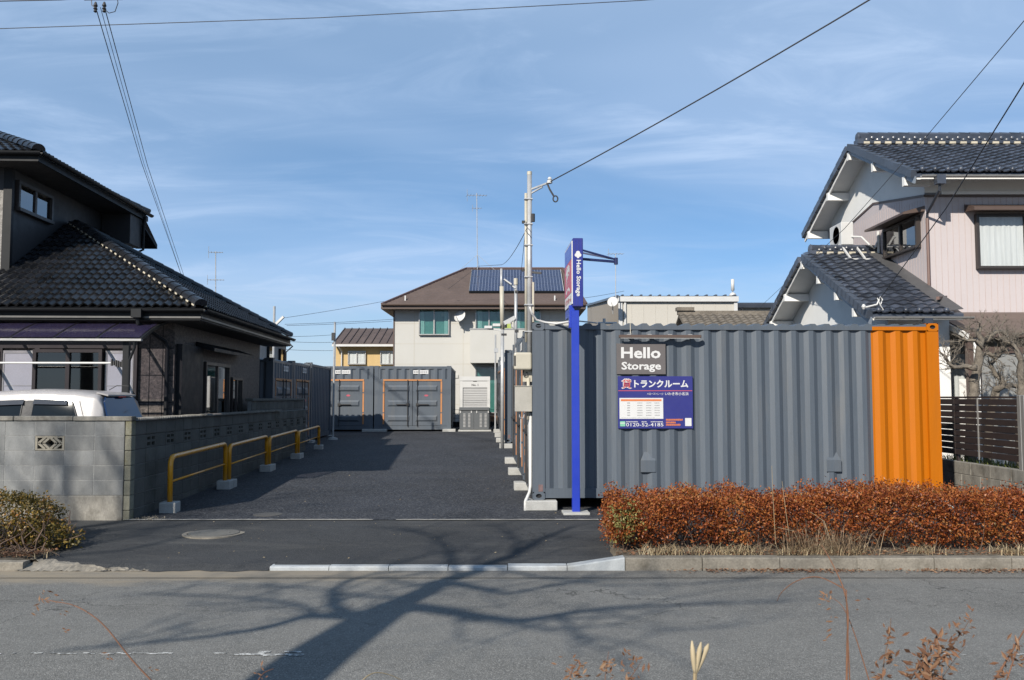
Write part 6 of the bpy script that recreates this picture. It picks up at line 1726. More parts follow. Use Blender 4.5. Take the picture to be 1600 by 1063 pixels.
mb = MB(); mb.tube([(0.07, 0, -0.05), (0.16, 0, -0.13), (0.27, 0, -0.10), (0.32, 0, 0.06), (0.30, 0, 0.2)], 0.008, 5); mb.tube([(-0.09, 0, -0.03), (-0.16, 0, 0.02), (-0.17, 0, 0.12)], 0.008, 5); mb.tube([(-0.3, 0, 0.12), (0.4, 0, 0.13)], 0.012, 5); mb.build("jumper_loop", M_CABLE, ins)
cable("long wire slanting past the pink house gable down to the low tile roof", [P(1700, -105, 8.6), P(1600, 33, 10), P(1448, 213, 15), P(1320, 357, 17.0), P(1180, 487, 30)], 0.006)
tw = P(1374, 468, 17.4)
cable("wire from the right edge down to the white bracket on the wing eave", [P(1700, -115, 8.5), P(1600, 130, 10.5), P(1478, 326, 14.0), tw], 0.009)
bk = thing("cable_bracket", "tangle of white cable ties and bracket arms at the wing eave", "bracket", tw)
mb = MB(); mb.tube([(0, 0, 0), (-0.05, 0, -0.10), (-0.25, 0.03, -0.15), (-0.30, 0.05, -0.12)], 0.018, 6); mb.tube([(0, 0, 0), (0.02, 0, 0.05), (0.06, 0, 0.0), (0.03, 0, -0.09), (-0.03, 0, -0.05)], 0.014, 6); mb.tube([(-0.04, 0, 0.03), (0.02, 0, -0.12), (0.08, 0.02, -0.20), (0.06, 0.3, -0.22)], 0.012, 6); mb.lathe([(0.02, -0.05), (0.045, 0), (0.02, 0.05)], (-0.29, 0.05, -0.14), 8)
mb.build("ties", M_WHITEPL, bk)
far = [((437, 498), (600, 471), 46, "uppermost faint wire over the yellow house"), ((445, 507), (615, 499), 47, "second faint wire over the yellow house"), ((448, 509), (612, 502), 47.5, "third faint wire over the yellow house"), ((452, 526), (524, 523), 48, "fourth faint wire left of the yellow house roof"), ((452, 534), (520, 535), 48, "fifth faint wire left of the yellow house"), ((440, 546), (520, 548), 48, "lowest faint wire above the left containers")]
for a, b, d, lab in far: cable(lab, [P(*a, d), P(*b, d + 6)], 0.010, 0.03)
lt = P(784, 414, 24.9)
cable("thin cable from the service pole down to the camera pole", [Vector((0.22, 13.0, 4.1)), lt], 0.006, 0.10)
cable("thin black lead dropping behind the service pole", [Vector((0.21, 13.02, 4.2)), P(813, 438, 19.4)], 0.005)
cable("wire from the camera pole over the brown roof toward the left", [lt, P(748, 416, 40), P(700, 452, 41)], 0.008)
cable("pair of wires in the gap right of the pole sign", [P(880, 470, 52), P(975, 455, 62)], 0.012, 0.05)
cable("lower wire in the gap right of the pole sign", [P(880, 476, 52), P(965, 469, 62)], 0.012, 0.05)

def antenna(label, base, top, arms, tilt=0.0, stays=False):
    a = thing("tv_antenna", label, "antenna", base)
    hgt = (top - base).length
    MB().tube([(0, 0, 0), tuple(top - base)], 0.022, 6).build("mast", M_GALV, a)
    for z, ln, n, el in arms:
        mb = MB(); c = (top - base) * (z)
        d = Vector((math.cos(tilt), math.sin(tilt), 0.03)); s_ = Vector((-d.y, d.x, 0))
        mb.tube([c - d * ln * 0.5, c + d * ln * 0.5], 0.014, 5)
        for k in range(n):
            p = c + d * ln * (k / (n - 1) - 0.5); e = el * (1.0 - 0.4 * k / n)
            mb.tube([p - s_ * e, p + s_ * e], 0.008, 4)
            if k == 0: mb.tube([p - Vector((0, 0, e * 0.9)), p + Vector((0, 0, e * 0.9))], 0.010, 4)
        mb.build("elements", M_GALV, a)
    if stays:
        mb = MB()
        for dx, dy in ((0.9, -0.4), (-0.9, -0.4), (0.1, 0.9)): mb.tube([(dx, dy, -0.1), (0, 0, 0.75)], 0.008, 4)
        mb.build("stay", M_GALV, a)
    return a
antenna("tall thin television antenna standing on the cream house's brown ridge", P(746, 421, 45.6), P(745, 302, 45.6), [(0.97, 1.0, 7, 0.35), (0.80, 0.45, 4, 0.2)], 0.2, True)
antenna("distant television antenna seen above the dark house's lower roof", P(337, 470, 40), P(337, 393, 40), [(0.98, 0.6, 6, 0.3), (0.42, 0.7, 6, 0.25)], 0.3)
antenna("television antenna on a thin mast at the warehouse, beside the tip of the blue bracket", P(962, 470, 44.4), P(962, 397, 44.4), [(1.0, 0.75, 5, 0.3)], 0.15)

# ================================================================== VEGETATION
def leaf_cloud(name, mats, n, sampler, size, parent=None, seed=1, sprig=9, spread=0.05, kind=None):
    """sprigs of small folded leaves; sampler(rng) -> (point, outward direction)"""
    rng = np.random.default_rng(seed)
    V_, F_ = [], []
    for s_ in range(n):
        p, d = sampler(rng)
        d = d + rng.normal(0, 0.45, 3); d /= np.linalg.norm(d) + 1e-9
        for k in range(sprig):
            c = p + d * spread * (k / sprig - 0.35) * 1.6 + rng.normal(0, spread * 0.38, 3)
            a = d * 0.7 + rng.normal(0, 0.75, 3); a /= np.linalg.norm(a) + 1e-9
            b = np.cross(a, rng.normal(0, 1, 3)); b /= np.linalg.norm(b) + 1e-9
            l = size * rng.uniform(0.6, 1.25); w = l * 0.30
            nn = np.cross(a, b) * l * 0.12
            q = len(V_)
            V_ += [c, c + a * l * 0.5 + b * w + nn, c + a * l, c + a * l * 0.5 - b * w + nn]
            F_ += [(q, q + 1, q + 2), (q, q + 2, q + 3)]
    me = bpy.data.meshes.new(name); me.from_pydata([tuple(v) for v in V_], [], F_)
    for m in (mats if isinstance(mats, list) else [mats]): me.materials.append(m)
    o = put(name, me, parent)
    if kind: o["kind"] = kind
    return o

def nz(x, y, s_): return math.sin(x * 1.9 * s_ + 1.3) * 0.5 + math.sin(x * 4.3 * s_ + y * 3.1 + 0.4) * 0.3 + math.sin(x * 9.7 * s_ - y * 5.0) * 0.2

def hedge_sampler(x0, x1, yf, yb, ztop, z0=-0.03, ends=True):
    def f(rng):
        while True:
            x = rng.uniform(x0, x1); t = rng.uniform(0, 1)
            e = min(1.0, max(0.0, (x - x0) / 0.5)); e = math.sqrt(max(0.02, 1 - (1 - e) ** 2))
            top = ztop(x) * (0.45 + 0.55 * e)
            front = yf + 0.07 * nz(x, 0.5, 1.3) + (1 - e) * 0.4
            if t < 0.46:                                   # front face
                u = rng.uniform(0, 1) ** 0.8; z = z0 + 0.05 + u * (top - z0 - 0.05)
                y = front + 0.10 * (abs(u - 0.5) * 2) ** 3 + 0.06 * (1 - u) + abs(rng.normal(0, 0.05)) + 0.05 * nz(x * 2.1, z * 6, 1)
                d = np.array([0, -1.0, 0.35])
                if z < 0.20 and nz(x * 1.7, 0, 1.0) > 0.22 + 1.5 * z: continue
                if nz(x * 2.3 + 4, z * 5, 1.0) > 0.42 + 0.3 * (z / top):
                    y += 0.17
                    if rng.uniform() < 0.5: continue
            elif t < 0.92:                                 # top
                y = rng.uniform(front + 0.05, yb); z = top + 0.045 * nz(x * 1.4, y * 2, 1) - abs(rng.normal(0, 0.035)) - 0.08 * max(0, (front + 0.2 - y) / 0.2)
                d = np.array([0, -0.25, 1.0])
            else:
                y = rng.uniform(front, yb); z = rng.uniform(z0 + 0.1, top); d = np.array([-0.6, -0.5, 0.4])
                x = x0 + abs(rng.normal(0, 0.12)) if ends else x
            return np.array([x, y, z]), d
    return f
def htop(x): return 0.50 + 0.08 * nz(x * 0.8, 0, 1) + 0.035 * math.sin(x * 13) + 0.02 * math.sin(x * 29 + 1) - 0.02 * (x - 3) * 0.2
hd = thing("hedge", "long clipped hedge of rust-red leaves along the kerb below the container", "hedge", (0, 0, 0))
leaf_cloud("leaves", M_HEDGE, 7600, hedge_sampler(1.12, 9.6, 9.80, 10.95, htop), 0.034, hd, 5, 10, 0.070, None)["kind"] = "stuff"
def stray(rng):
    x = rng.uniform(1.1, 9.5); return np.array([x, rng.uniform(9.78, 10.7), htop(x) + abs(rng.normal(0.02, 0.045))]), np.array([rng.normal(0, 0.5), -0.3, 1.0])
leaf_cloud("stray_leaves", M_HEDGE, 420, stray, 0.030, hd, 9, 6, 0.06)["kind"] = "stuff"
def inner(rng):
    x = rng.uniform(1.2, 9.6); return np.array([x, rng.uniform(9.95, 10.85), rng.uniform(0.0, htop(x) - 0.08)]), rng.normal(0, 1, 3)
leaf_cloud("inner_leaves", M_HEDGE, 2600, inner, 0.034, hd, 6, 8, 0.09)["kind"] = "stuff"
def loose(rng):
    return np.array([1.02 + rng.uniform(0, 0.25), 9.95 + rng.uniform(0, 0.5), rng.choice([0.10, 0.18, 0.34]) + rng.normal(0, 0.03)]), np.array([-1.0, -0.2, 0.3])
leaf_cloud("loose_leaves", M_HEDGE, 90, loose, 0.028, hd, 8, 7, 0.06)["kind"] = "stuff"
mb = MB(); rn = random.Random(12)
for k in range(420):
    x, y = rn.uniform(1.15, 9.5), rn.uniform(9.85, 10.8)
    p = Vector((x, y, -0.05)); q = p + Vector((rn.gauss(0, 0.09), rn.gauss(-0.03, 0.07), rn.uniform(0.15, 0.45)))
    mb.tube([p, p.lerp(q, 0.5) + Vector((rn.gauss(0, 0.02), 0, 0)), q], [0.006, 0.004, 0.002], 4)
mb.build("twigs", M_TWIG, hd)["kind"] = "stuff"
gd = thing("shrub", "pale yellow-green sprig growing out of the rust-red hedge's left end", "shrub", (0, 0, 0))
def gold(rng):
    return np.array([1.24 + rng.normal(0, 0.09), 9.80 + abs(rng.normal(0, 0.08)), 0.27 + rng.normal(0, 0.11)]), np.array([-0.5, -0.8, 0.5])
leaf_cloud("leaves", M_GOLDLEAF, 85, gold, 0.032, gd, 21, 8, 0.06)["kind"] = "stuff"

# left azalea shrub
ls = thing("shrub", "bronze-green azalea shrub on bare twigs in front of the block wall, at the left edge", "shrub", (0, 0, 0))
def shrub_surf(cx_, cy_, rx, ry, zc, rz):
    def f(rng):
        v = rng.normal(0, 1, 3); v /= np.linalg.norm(v); v[2] = abs(v[2]) * 1.0 - 0.25
        if v[1] > 0.5: v[1] *= -0.6
        k = 1 + 0.12 * nz(v[0] * 3 + cx_, v[2] * 4, 1.5) - abs(rng.normal(0, 0.10))
        return np.array([cx_ + v[0] * rx * k, cy_ + v[1] * ry * k, zc + v[2] * rz * k]), v
    return f
leaf_cloud("leaves", M_SHRUB, 1300, shrub_surf(-6.35, 10.5, 1.12, 0.75, 0.20, 0.44), 0.038, ls, 31, 10, 0.07)["kind"] = "stuff"
leaf_cloud("lower_leaves", M_SHRUB, 170, shrub_surf(-5.35, 10.35, 0.38, 0.35, 0.02, 0.16), 0.045, ls, 32, 9, 0.08)["kind"] = "stuff"
mb = MB()
for k in range(150):
    x = rn.uniform(-6.9, -5.1); p = Vector((x, 10.1 + rn.uniform(-0.35, 0.5), -0.07))
    q = p + Vector((rn.gauss(0.02, 0.16), rn.gauss(-0.05, 0.12), rn.uniform(0.12, 0.42)))
    mb.tube([p, p.lerp(q, 0.35) + Vector((rn.gauss(0, 0.05), rn.gauss(0, 0.03), 0.02)), p.lerp(q, 0.7) + Vector((rn.gauss(0, 0.05), 0, 0)), q], [0.011, 0.008, 0.006, 0.003], 5)
for k in range(90):
    x = rn.uniform(-6.6, -5.25); y = rn.uniform(9.65, 10.0); a = rn.uniform(0, 6.28); l = rn.uniform(0.12, 0.4)
    p = Vector((x, y, -0.07)); mb.tube([p, p + Vector((math.cos(a) * l * 0.5, math.sin(a) * l * 0.2, rn.uniform(0.03, 0.10))), p + Vector((math.cos(a) * l, math.sin(a) * l * 0.35, 0.0))], [0.006, 0.005, 0.003], 4)
mb.build("twigs", M_TWIG, ls)["kind"] = "stuff"

def litter(name, label, n, fn, size, m, seed):
    mb = MB(); rn_ = random.Random(seed)
    for k in range(n):
        x, y, z = fn(rn_); l = size * rn_.uniform(0.5, 1.5); a = rn_.uniform(0, 6.28); w_ = l * rn_.uniform(0.25, 0.5); t = rn_.uniform(-0.4, 0.6)
        u = Vector((math.cos(a), math.sin(a) * 0.9, t * 0.5)); v = Vector((-math.sin(a), math.cos(a), rn_.uniform(-0.3, 0.5)))
        c = Vector((x, y, z)); q = [c - u * l / 2, c + v * w_ / 2 + Vector((0, 0, l * 0.15)), c + u * l / 2, c - v * w_ / 2]
        mb.poly([q[0], q[1], q[2]]); mb.poly([q[0], q[2], q[3]])
    return tag(mb.build(name, m), label, "leaf litter", kind='stuff')
def lit_r(r): return (r.choice([r.uniform(1.6, 6.5), r.uniform(2.0, 3.6), r.uniform(4.2, 6.4)]), 9.385 - abs(r.gauss(0, 0.075)), -0.155 + r.uniform(0, 0.02))
litter("leaf_litter", "brown fallen leaves drifted in the gutter along the old kerb", 1500, lit_r, 0.030, M_LITTER, 3)
def lit_l(r): return (r.uniform(-7.0, -5.05), 9.60 + abs(r.gauss(0, 0.28)), -0.065 + r.uniform(0, 0.03))
litter("leaf_litter", "rusty leaf litter on the soil below the left azalea shrub", 1500, lit_l, 0.045, M_LITTER, 4)
def lit_b(r): return (r.uniform(1.1, 9.0), 9.58 + abs(r.gauss(0, 0.12)), -0.035 + r.uniform(0, 0.03))
litter("leaf_litter", "mixed dry leaves on the bed under the rust-red hedge", 1800, lit_b, 0.034, M_LITTER, 5)
def lit_y(r): return (r.uniform(-4.2, 0.8), r.choice([r.uniform(9.6, 12), r.uniform(12.3, 18)]), 0)
def spots(r):
    x, y, _ = lit_y(r); return (x, y, (zlot(y) if y > 12.1 else zpave(y)) + 0.008)
litter("leaf_litter", "scattered single dry leaves and grit on the yard and pavement", 140, spots, 0.022, M_STRAW, 6)

def blades(name, label, n, fn, hgt, m, seed, lean=0.5, cat="dry grass", width=0.004):
    mb = MB(); r = random.Random(seed)
    for k in range(n):
        x, y, z = fn(r); h = hgt * r.uniform(0.45, 1.15); a = r.uniform(0, 6.28); ln = h * lean * r.uniform(0.2, 1.4)
        d = Vector((math.cos(a), math.sin(a) * 0.7, 0)); s_ = Vector((-math.sin(a), math.cos(a), 0)) * width
        p0 = Vector((x, y, z)); p1 = p0 + d * ln * 0.3 + Vector((0, 0, h * 0.55)); p2 = p0 + d * ln + Vector((0, 0, h * r.uniform(0.7, 1.0)))
        q = len(mb.v); mb.v += [tuple(v) for v in (p0 - s_, p0 + s_, p1 + s_ * 0.8, p1 - s_ * 0.8, p2)]
        mb.face((q, q + 1, q + 2, q + 3)); mb.face((q + 3, q + 2, q + 4))
    return tag(mb.build(name, m), label, cat, kind='stuff')
def tuft(cx_, cy_, sx, sy): return lambda r: (r.gauss(cx_, sx), cy_ + r.gauss(0, sy), -0.05)
blades("dry_grass", "tall straw-coloured grass tuft standing in front of the rust-red hedge", 330, tuft(3.35, 9.70, 0.24, 0.05), 0.40, leafmat("brown_straw", [(0, (0.16, 0.10, 0.06)), (0.6, (0.34, 0.24, 0.15)), (1, (0.5, 0.4, 0.27))], 0.8, 0.15), 1, 1.7, "dry grass", 0.0028)
blades("dry_grass", "low straw-coloured grass along the foot of the hedge on the kerb", 1100, lambda r: ((lambda c: c + r.gauss(0, 0.12))(r.choice([1.5, 1.75, 2.1, 2.3, 2.45, 3.0, 3.3, 3.6, 4.4, 5.3, 5.45, 6.4, 7.1, 8.0])), r.uniform(9.57, 9.76), -0.045), 0.13, M_STRAW, 2, 1.5)
blades("dry_grass", "sparse dry grass at the edge of the left kerb under the azalea", 160, lambda r: (r.uniform(-7, -4.9), r.uniform(9.58, 9.9), -0.08), 0.09, M_STRAW, 7, 1.6)
blades("green_weeds", "green weeds showing under the dark slat fence", 420, lambda r: (r.uniform(7.62, 8.1), r.uniform(13.4, 16.5), 0.50), 0.14, leafmat("weed_green", [(0, (0.08, 0.11, 0.02)), (1, (0.22, 0.22, 0.06))], 0.6, 0.2), 8, 0.9, "weeds", 0.008)
# a few long stalks standing out of the hedge tuft
mb = MB()
for a, b, c in (((1212, 850), (1208, 780), (1206, 728)), ((1235, 850), (1228, 800), (1222, 752)), ((1300, 852), (1288, 815), (1266, 800)), ((1330, 850), (1345, 838), (1360, 842)), ((1250, 850), (1240, 830), (1215, 824))):
    mb.tube([P(*a, 9.75), P(*b, 9.72), P(*c, 9.70)], [0.004, 0.003, 0.002], 4)
tag(mb.build("dry_stalks", M_STRAW), "few long bare stalks standing out of the hedge tuft", "dry grass", kind='stuff')

# gnarled pruned tree behind the slat fence
pt_ = thing("garden_tree", "bare pruned garden tree with gnarled grey limbs behind the dark slat fence", "tree", (0, 0, 0))
TD = 15.9
mb = MB()
limbs = [([(1512, 700), (1516, 630), (1522, 595), (1530, 560), (1534, 530), (1530, 512)], [0.10, 0.085, 0.08, 0.07, 0.055, 0.04], 0.0),
         ([(1526, 575), (1508, 572), (1490, 574), (1478, 560), (1470, 552)], [0.05, 0.042, 0.036, 0.03, 0.02], -0.2),
         ([(1534, 535), (1550, 524), (1566, 518), (1578, 528), (1600, 520)], [0.05, 0.042, 0.036, 0.03, 0.022], 0.2),
         ([(1540, 700), (1556, 612), (1566, 604), (1556, 585), (1548, 570), (1552, 555)], [0.08, 0.07, 0.06, 0.045, 0.038, 0.028], 0.3),
         ([(1566, 604), (1580, 602), (1592, 605), (1606, 598)], [0.055, 0.045, 0.04, 0.03], 0.4),
         ([(1596, 700), (1596, 620), (1594, 580), (1592, 556), (1584, 540), (1566, 532)], [0.08, 0.07, 0.06, 0.05, 0.04, 0.03], -0.3),
         ([(1530, 556), (1545, 552), (1562, 556), (1576, 548)], [0.04, 0.034, 0.028, 0.02], 0.1),
         ([(1536, 545), (1520, 532), (1506, 528), (1498, 534)], [0.03, 0.026, 0.022, 0.016], 0.0)]
rn = random.Random(5); tips = []
for pts, rs, dz in limbs:
    W_ = [P(a, b, TD + dz + rn.uniform(-0.06, 0.06)) for a, b in pts]; W_ = [q for a, b in zip(W_, W_[1:]) for q in (a, a.lerp(b, 0.5) + Vector((rn.gauss(0, 0.03), 0, rn.gauss(0, 0.03))))] + [W_[-1]]; rs = [q for a, b in zip(rs, rs[1:]) for q in (a * rn.uniform(0.9, 1.2), (a + b) / 2 * rn.uniform(0.85, 1.1))] + [rs[-1]]
    if pts[0][1] == 700: W_[0].z = 0.2
    mb.tube(W_, rs, 7); tips += [(W_[i], (W_[i] - W_[i - 1]).normalized(), rs[i]) for i in range(2, len(W_))]
mb.build("trunk", M_BARKPALE, pt_, smooth=True)
def twiggy(mb, p, d, r, n, ln, depth, rn_, up=0.25):
    for k in range(n):
        e = (d + Vector((rn_.gauss(0, 0.7), rn_.gauss(0, 0.7), rn_.gauss(up, 0.5)))).normalized()
        l = ln * rn_.uniform(0.5, 1.3); m1 = p + e * l * 0.5 + Vector((rn_.gauss(0, l * 0.1), rn_.gauss(0, l * 0.1), rn_.gauss(0, l * 0.1))); q = p + e * l
        mb.tube([p, m1, q], [r, r * 0.8, r * 0.55], 4, cap=False)
        if depth > 0: twiggy(mb, q, e, r * 0.55, n, ln * 0.65, depth - 1, rn_, up)
mb = MB()
for p, d, r in tips:
    twiggy(mb, p, d, min(r * 0.42, 0.011), 3, 0.18, 2, rn)
mb.build("crown", M_BARKPALE, pt_)

# roadside trees behind the viewer: their bare crowns throw the shadows on road and walls
def bare_tree(label, x, y, hgt, r0, fork, seed, lean=(0, 0), spread=1.0, levels=6):
    root = thing("roadside_tree", label, "tree", (x, y, -0.05)); rn_ = random.Random(seed)
    top = Vector((lean[0], lean[1], fork))
    mb = MB(); mb.tube([(0, 0, -0.2), (0, 0, 0.1), top * 0.33 + Vector((0.03, 0, 0)), top * 0.7 - Vector((0.02, 0, 0)), top], [r0 * 1.5, r0 * 1.15, r0, r0 * 0.93, r0 * 0.9], 12)
    mb.build("trunk", M_BARK, root, smooth=True)
    cr = MB()
    def grow(p, d, r, l, lev):
        pts, rs = [p], [r]; q = p; e = d.copy()
        for i in range(3):
            e = (e + Vector((rn_.gauss(0, 0.16), rn_.gauss(0, 0.16), rn_.gauss(0.05, 0.12)))).normalized(); q = q + e * l / 3
            pts.append(q); rs.append(r * (1 - 0.13 * (i + 1)))
            if lev < levels - 1 and i < 2 and rn_.random() < 0.55:
                s_ = (e + Vector((rn_.gauss(0, 0.8), rn_.gauss(0, 0.8), rn_.gauss(0.05, 0.4)))).normalized()
                grow(q, s_, rs[-1] * 0.5, l * 0.62, lev + 2)
        cr.tube(pts, rs, 6 if lev < 3 else 4, cap=False)
        if lev < levels:
            for k in range(2 if rn_.random() < 0.75 else 3):
                s_ = (e + Vector((rn_.gauss(0, 0.55) * spread, rn_.gauss(0, 0.55) * spread, rn_.gauss(0.06, 0.35)))).normalized()
                grow(q, s_, rs[-1] * rn_.uniform(0.6, 0.82), l * rn_.uniform(0.72, 0.92), lev + 1)
    return root, cr, grow, top
SHV = Vector((math.sin(SUN_AZ), math.cos(SUN_AZ), 0)) / math.tan(SUN_EL)     # shadow run per metre of height
def from_shadow(px, py, h):
    """point of a limb h metres up whose shadow lies at photo pixel (px, py) on the road"""
    d = 8.0
    for _ in range(12):
        g = interp(d, ROAD_TAB) if d < 9.46 else (zpave(d) if d < 12.1 else zlot(d))
        k = (py - 531.5) / FOC; dn = (k * _cp - _sp) / (_cp + k * _sp)      # slope of the sight line below horizontal
        d = (CAM_Z - g) / dn
    p = P(px, py, d)
    return Vector((p.x, p.y, 0)) - SHV * (h - p.z) + Vector((0, 0, h))
t1 = thing("roadside_tree", "bare broad-crowned roadside tree beside the viewer, whose shadow lies across the road", "tree", (0, 0, 0))
rn = random.Random(17)
F0 = from_shadow(445, 1063, 2.6); F1 = from_shadow(592, 960, 3.7)
axis = (F1 - F0) / (F1.z - F0.z); base = F0 - axis * (F0.z + 0.2)
mb = MB(); mb.tube([base, base + axis * 0.3, base.lerp(F0, 0.5) + Vector((0.03, 0, 0)), F0, from_shadow(522, 1006, 3.2), F1], [0.33, 0.27, 0.24, 0.225, 0.21, 0.19], 14)
mb.build("trunk", M_BARK, t1, smooth=True)
limbs = [  # shadow track with height, start and end radius
    ([(592, 960, 3.7), (650, 930, 4.1), (700, 905, 4.4), (745, 885, 4.7), (800, 868, 5.1), (850, 840, 5.5), (900, 822, 5.9)], 0.175, 0.03),
    ([(575, 966, 3.62), (520, 962, 3.75), (480, 963, 3.9), (420, 980, 4.0), (330, 992, 4.2), (220, 1003, 4.5), (90, 1016, 4.8)], 0.085, 0.016),
    ([(550, 963, 3.66), (528, 945, 3.9), (522, 925, 4.2), (538, 908, 4.5), (580, 898, 4.8), (640, 893, 5.1)], 0.075, 0.015),
    ([(500, 962, 3.85), (465, 945, 4.1), (400, 936, 4.3), (320, 932, 4.6), (200, 926, 5.0)], 0.04, 0.01),
    ([(615, 945, 3.85), (680, 952, 4.0), (760, 964, 4.1), (815, 970, 4.2), (870, 962, 4.4), (950, 950, 4.7), (1080, 946, 5.1), (1230, 940, 5.6)], 0.10, 0.016),
    ([(690, 908, 4.35), (740, 918, 4.5), (800, 928, 4.7), (860, 916, 4.9), (930, 900, 5.2), (1020, 893, 5.6)], 0.065, 0.012),
    ([(870, 962, 4.4), (890, 985, 4.4), (920, 1010, 4.5), (980, 1035, 4.6)], 0.03, 0.008),
    ([(715, 900, 4.45), (705, 880, 4.7), (700, 858, 5.0), (670, 838, 5.3), (620, 826, 5.6)], 0.045, 0.012),
    ([(700, 905, 4.4), (650, 915, 4.6), (590, 905, 4.9), (480, 902, 5.3), (380, 905, 5.6)], 0.032, 0.008),
    ([(760, 880, 4.8), (840, 902, 5.0), (950, 915, 5.3), (1100, 912, 5.7), (1200, 905, 6.0)], 0.036, 0.008),
    ([(800, 868, 5.1), (810, 845, 5.4), (790, 825, 5.8), (760, 815, 6.1)], 0.035, 0.01),
    ([(760, 964, 4.1), (860, 985, 4.2), (960, 975, 4.5), (1060, 985, 4.8)], 0.028, 0.008),
    ([(640, 935, 4.0), (560, 930, 4.4), (470, 918, 4.8), (300, 912, 5.3)], 0.028, 0.008)]
mb = MB()
def sprout(p, d, r, l, lev):
    """a twig that forks until it is a few millimetres thick"""
    pts, rs, q, e = [p], [r], p, d
    for i in range(3):
        e = (e + Vector((rn.gauss(0, 0.22), rn.gauss(0, 0.22), rn.gauss(0.06, 0.14)))).normalized(); q = q + e * l / 3
        pts.append(q); rs.append(r * (1 - 0.16 * (i + 1)))
    mb.tube(pts, rs, 5, cap=False)
    if lev > 0:
        for k in range(rn.choice((2, 2, 3))):
            sprout(pts[rn.choice((2, 3, 3))], (e + Vector((rn.gauss(0, 0.6), rn.gauss(0, 0.6), rn.gauss(0.1, 0.4)))).normalized(), rs[-1] * 0.72, l * 0.75, lev - 1)
for pts, r0, r1 in limbs:
    W_ = [from_shadow(*p) + Vector((rn.gauss(0, 0.02), rn.gauss(0, 0.02), 0)) for p in pts]; n = len(W_)
    mb.tube(W_, [r0 + (r1 - r0) * (i / (n - 1)) ** 0.7 for i in range(n)], 8)
    for i in range(1, n):
        d = (W_[i] - W_[i - 1]).normalized()
        for k in range(2):
            sprout(W_[i - 1].lerp(W_[i], rn.random()), (d * 0.8 + Vector((rn.gauss(0, 0.6), rn.gauss(0, 0.6), rn.gauss(0.2, 0.4)))).normalized(), 0.014, 0.75, 3)
mb.build("crown", M_BARK, t1)
root, cr, grow, top = bare_tree("second bare roadside tree farther left of the viewer, shading the block wall", -12.4, 0.6, 9, 0.20, 6.0, 23)
for d, r, l in (((-0.6, 0.3, 0.8), 0.12, 1.7), ((0.5, 0.3, 1.0), 0.13, 1.7), ((0.7, -0.3, 0.7), 0.10, 1.5)): grow(top - Vector((0, 0, 0.05)), Vector(d).normalized(), r, l, 1)
cr.build("crown", M_BARK, root)

# ================================================================== FOREGROUND WEEDS (on the near verge)
def weed(label, stems, m, leaves=None, name="dry_weed", lm=None, seed=1, r=0.0028):
    root = thing(name, label, "weed", (0, 0, 0)); mb = MB(); r_ = random.Random(seed)
    for si, (pts, d) in enumerate(stems):
        W_ = [P(a, b, d + 0.02 * i) for i, (a, b) in enumerate(pts)]
        base = W_[0].copy(); base.z = 0.0; base.x += 0.02
        out = [base]                                 # smooth the bends
        for i in range(len(W_) - 1):
            p0, p1, p2, p3 = W_[max(i - 1, 0)], W_[i], W_[i + 1], W_[min(i + 2, len(W_) - 1)]
            for k in range(5):
                t = k / 5; out.append(0.5 * ((2 * p1) + (p2 - p0) * t + (2 * p0 - 5 * p1 + 4 * p2 - p3) * t * t + (3 * p1 - p0 - 3 * p2 + p3) * t ** 3))
        out.append(W_[-1]); n = len(out)
        mb.tube(out, [r * (1.0 if si == 0 else 0.6) * (1.15 - 0.75 * i / n) for i in range(n)], 5)
    mb.build("stem", m, root, smooth=True)
    if leaves:
        mb = MB()
        for (px, py, d, spr, num, ln) in leaves:
            for k in range(num):
                c = P(px + r_.gauss(0, spr), py + r_.gauss(0, spr * 1.2), d + r_.gauss(0, 0.02)); a = r_.uniform(-0.6, 3.7); l = ln * r_.uniform(0.5, 1.3)
                u = Vector((math.cos(a), r_.gauss(0, 0.3), math.sin(a))); v = u.cross(Vector((0.2, 1, 0.1))).normalized() * l * 0.16
                e = c + u * l; mb.poly([c, c + u * l * 0.5 + v, e]); mb.poly([c, e, c + u * l * 0.5 - v])
        mb.build("leaves", lm or M_LITTER, root)
    return root
weed("thin russet stem arching over the road at the lower left", [([(236, 1063), (205, 1030), (160, 975), (120, 948), (85, 940), (62, 936)], 1.9)], M_REDSTEM, [(72, 938, 1.9, 9, 12, 0.012), (95, 943, 1.9, 7, 6, 0.010), (100, 985, 1.9, 3, 3, 0.012), (168, 1028, 1.9, 4, 4, 0.012), (240, 1045, 1.9, 3, 3, 0.012)], seed=2, r=0.0017)
weed("short russet sprig at the bottom edge left of centre", [([(402, 1066), (412, 1052), (428, 1045)], 1.9)], M_REDSTEM, [(410, 1055, 1.9, 5, 6, 0.010)], seed=3, r=0.0014)
weed("tall russet weed stalk with drooping side twigs crossing the road right of centre", [([(1323, 1066), (1324, 1000), (1325, 960), (1318, 920), (1300, 880), (1284, 852)], 2.0), ([(1358, 1063), (1335, 990), (1318, 950), (1302, 935)], 2.02), ([(1322, 922), (1280, 902), (1245, 908), (1222, 925), (1214, 940)], 2.0)], M_REDSTEM, [(1290, 935, 2.0, 6, 12, 0.014), (1300, 965, 2.0, 5, 6, 0.012), (1292, 990, 2.0, 4, 5, 0.012), (1350, 938, 2.0, 10, 4, 0.010)], seed=4, r=0.0023)
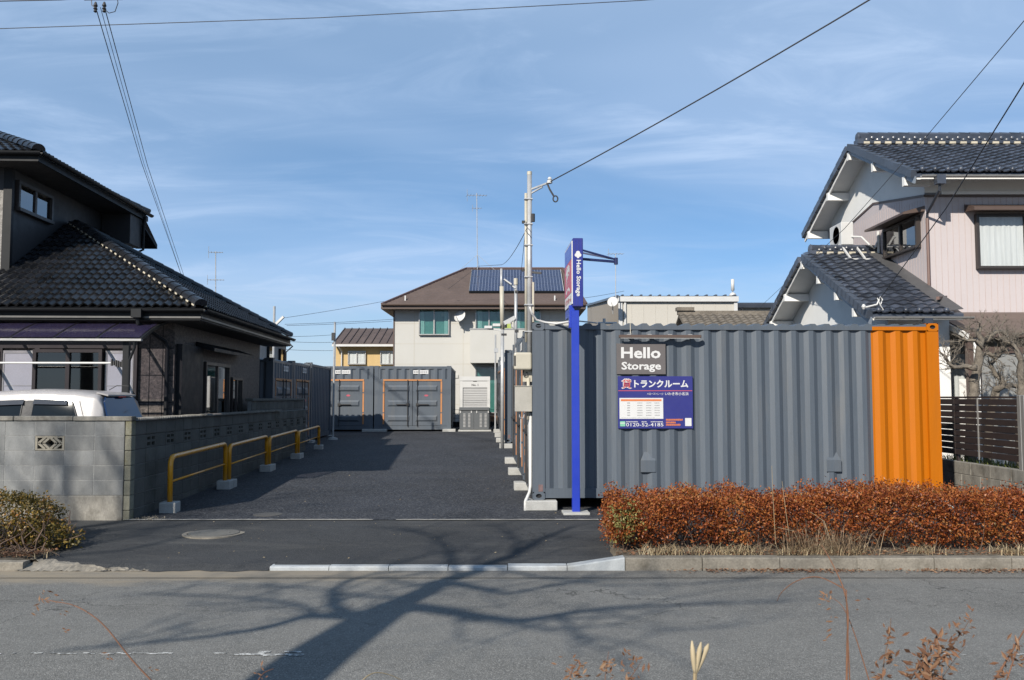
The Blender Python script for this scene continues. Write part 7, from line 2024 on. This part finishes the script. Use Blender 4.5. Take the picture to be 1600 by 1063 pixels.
weed("feathery brown dry weed at the bottom right, rising to the right", [([(1420, 1066), (1440, 1040), (1480, 1015), (1505, 985), (1516, 966)], 1.9), ([(1440, 1066), (1450, 1020), (1446, 1000)], 1.9), ([(1470, 1063), (1492, 1030), (1508, 1012)], 1.92)], M_TWIG, [(1440, 1040, 1.9, 14, 46, 0.022), (1470, 1022, 1.9, 14, 46, 0.022), (1498, 1000, 1.9, 11, 28, 0.016), (1512, 970, 1.9, 6, 9, 0.012), (1460, 1055, 1.9, 16, 36, 0.024)], seed=5, r=0.0016)
weed("upright brown weed with narrow seed leaves left of the feathery weed", [([(1378, 1066), (1382, 1030), (1390, 990), (1392, 966)], 1.9)], M_TWIG, [(1384, 1030, 1.9, 7, 18, 0.018), (1390, 995, 1.9, 5, 14, 0.016), (1376, 1055, 1.9, 6, 10, 0.018)], seed=6, r=0.0016)
weed("smooth reddish stem slanting in at the lower right edge", [([(1552, 1066), (1568, 1040), (1600, 985), (1625, 940)], 1.8), ([(1572, 1066), (1590, 1015), (1598, 1010)], 1.8)], M_REDSTEM, [(1588, 1025, 1.8, 8, 20, 0.018), (1570, 1050, 1.8, 8, 14, 0.018)], seed=7, r=0.0024)
weed("low russet weed tips at the bottom edge right of centre", [([(890, 1066), (895, 1045), (905, 1032)], 1.8), ([(945, 1066), (948, 1040), (951, 1018)], 1.8), ([(980, 1066), (995, 1045), (1003, 1032)], 1.8)], M_REDSTEM, [(897, 1048, 1.8, 10, 34, 0.014), (948, 1045, 1.8, 6, 26, 0.014), (985, 1050, 1.8, 10, 30, 0.014)], seed=8, r=0.0014)
weed("pale bent grass stalk at the bottom edge of the road", [([(562, 1068), (575, 1056), (590, 1051), (610, 1055), (630, 1064)], 1.9)], M_STRAW, None, "dry_grass_stalk", seed=9, r=0.0014)
pod = thing("seed_pod", "cream split lily seed pod on a straight stalk at the bottom edge", "seed pod", P(1086, 1056, 1.8))
MB().tube([(0, 0.0, 0.005), (-0.004, 0, -0.08), (-0.006, 0, -0.9)], [0.004, 0.003, 0.003], 6).build("stalk", M_STRAW, pod)
for k, (lx, ly, tz) in enumerate(((-0.006, -0.010, 0.070), (0.010, -0.004, 0.066), (0.024, 0.006, 0.060))):
    mb = MB(); ang = lx * 14
    pr = [(0.0012, 0.0), (0.0042, 0.014), (0.0056, 0.034), (0.0050, 0.052), (0.0014, tz)]
    mb.tube([(lx * (z / tz) * 1.2, ly * (z / tz), z) for r, z in pr], [r for r, z in pr], 8)
    mb.build("pod_valve", M_POD, pod, smooth=True)
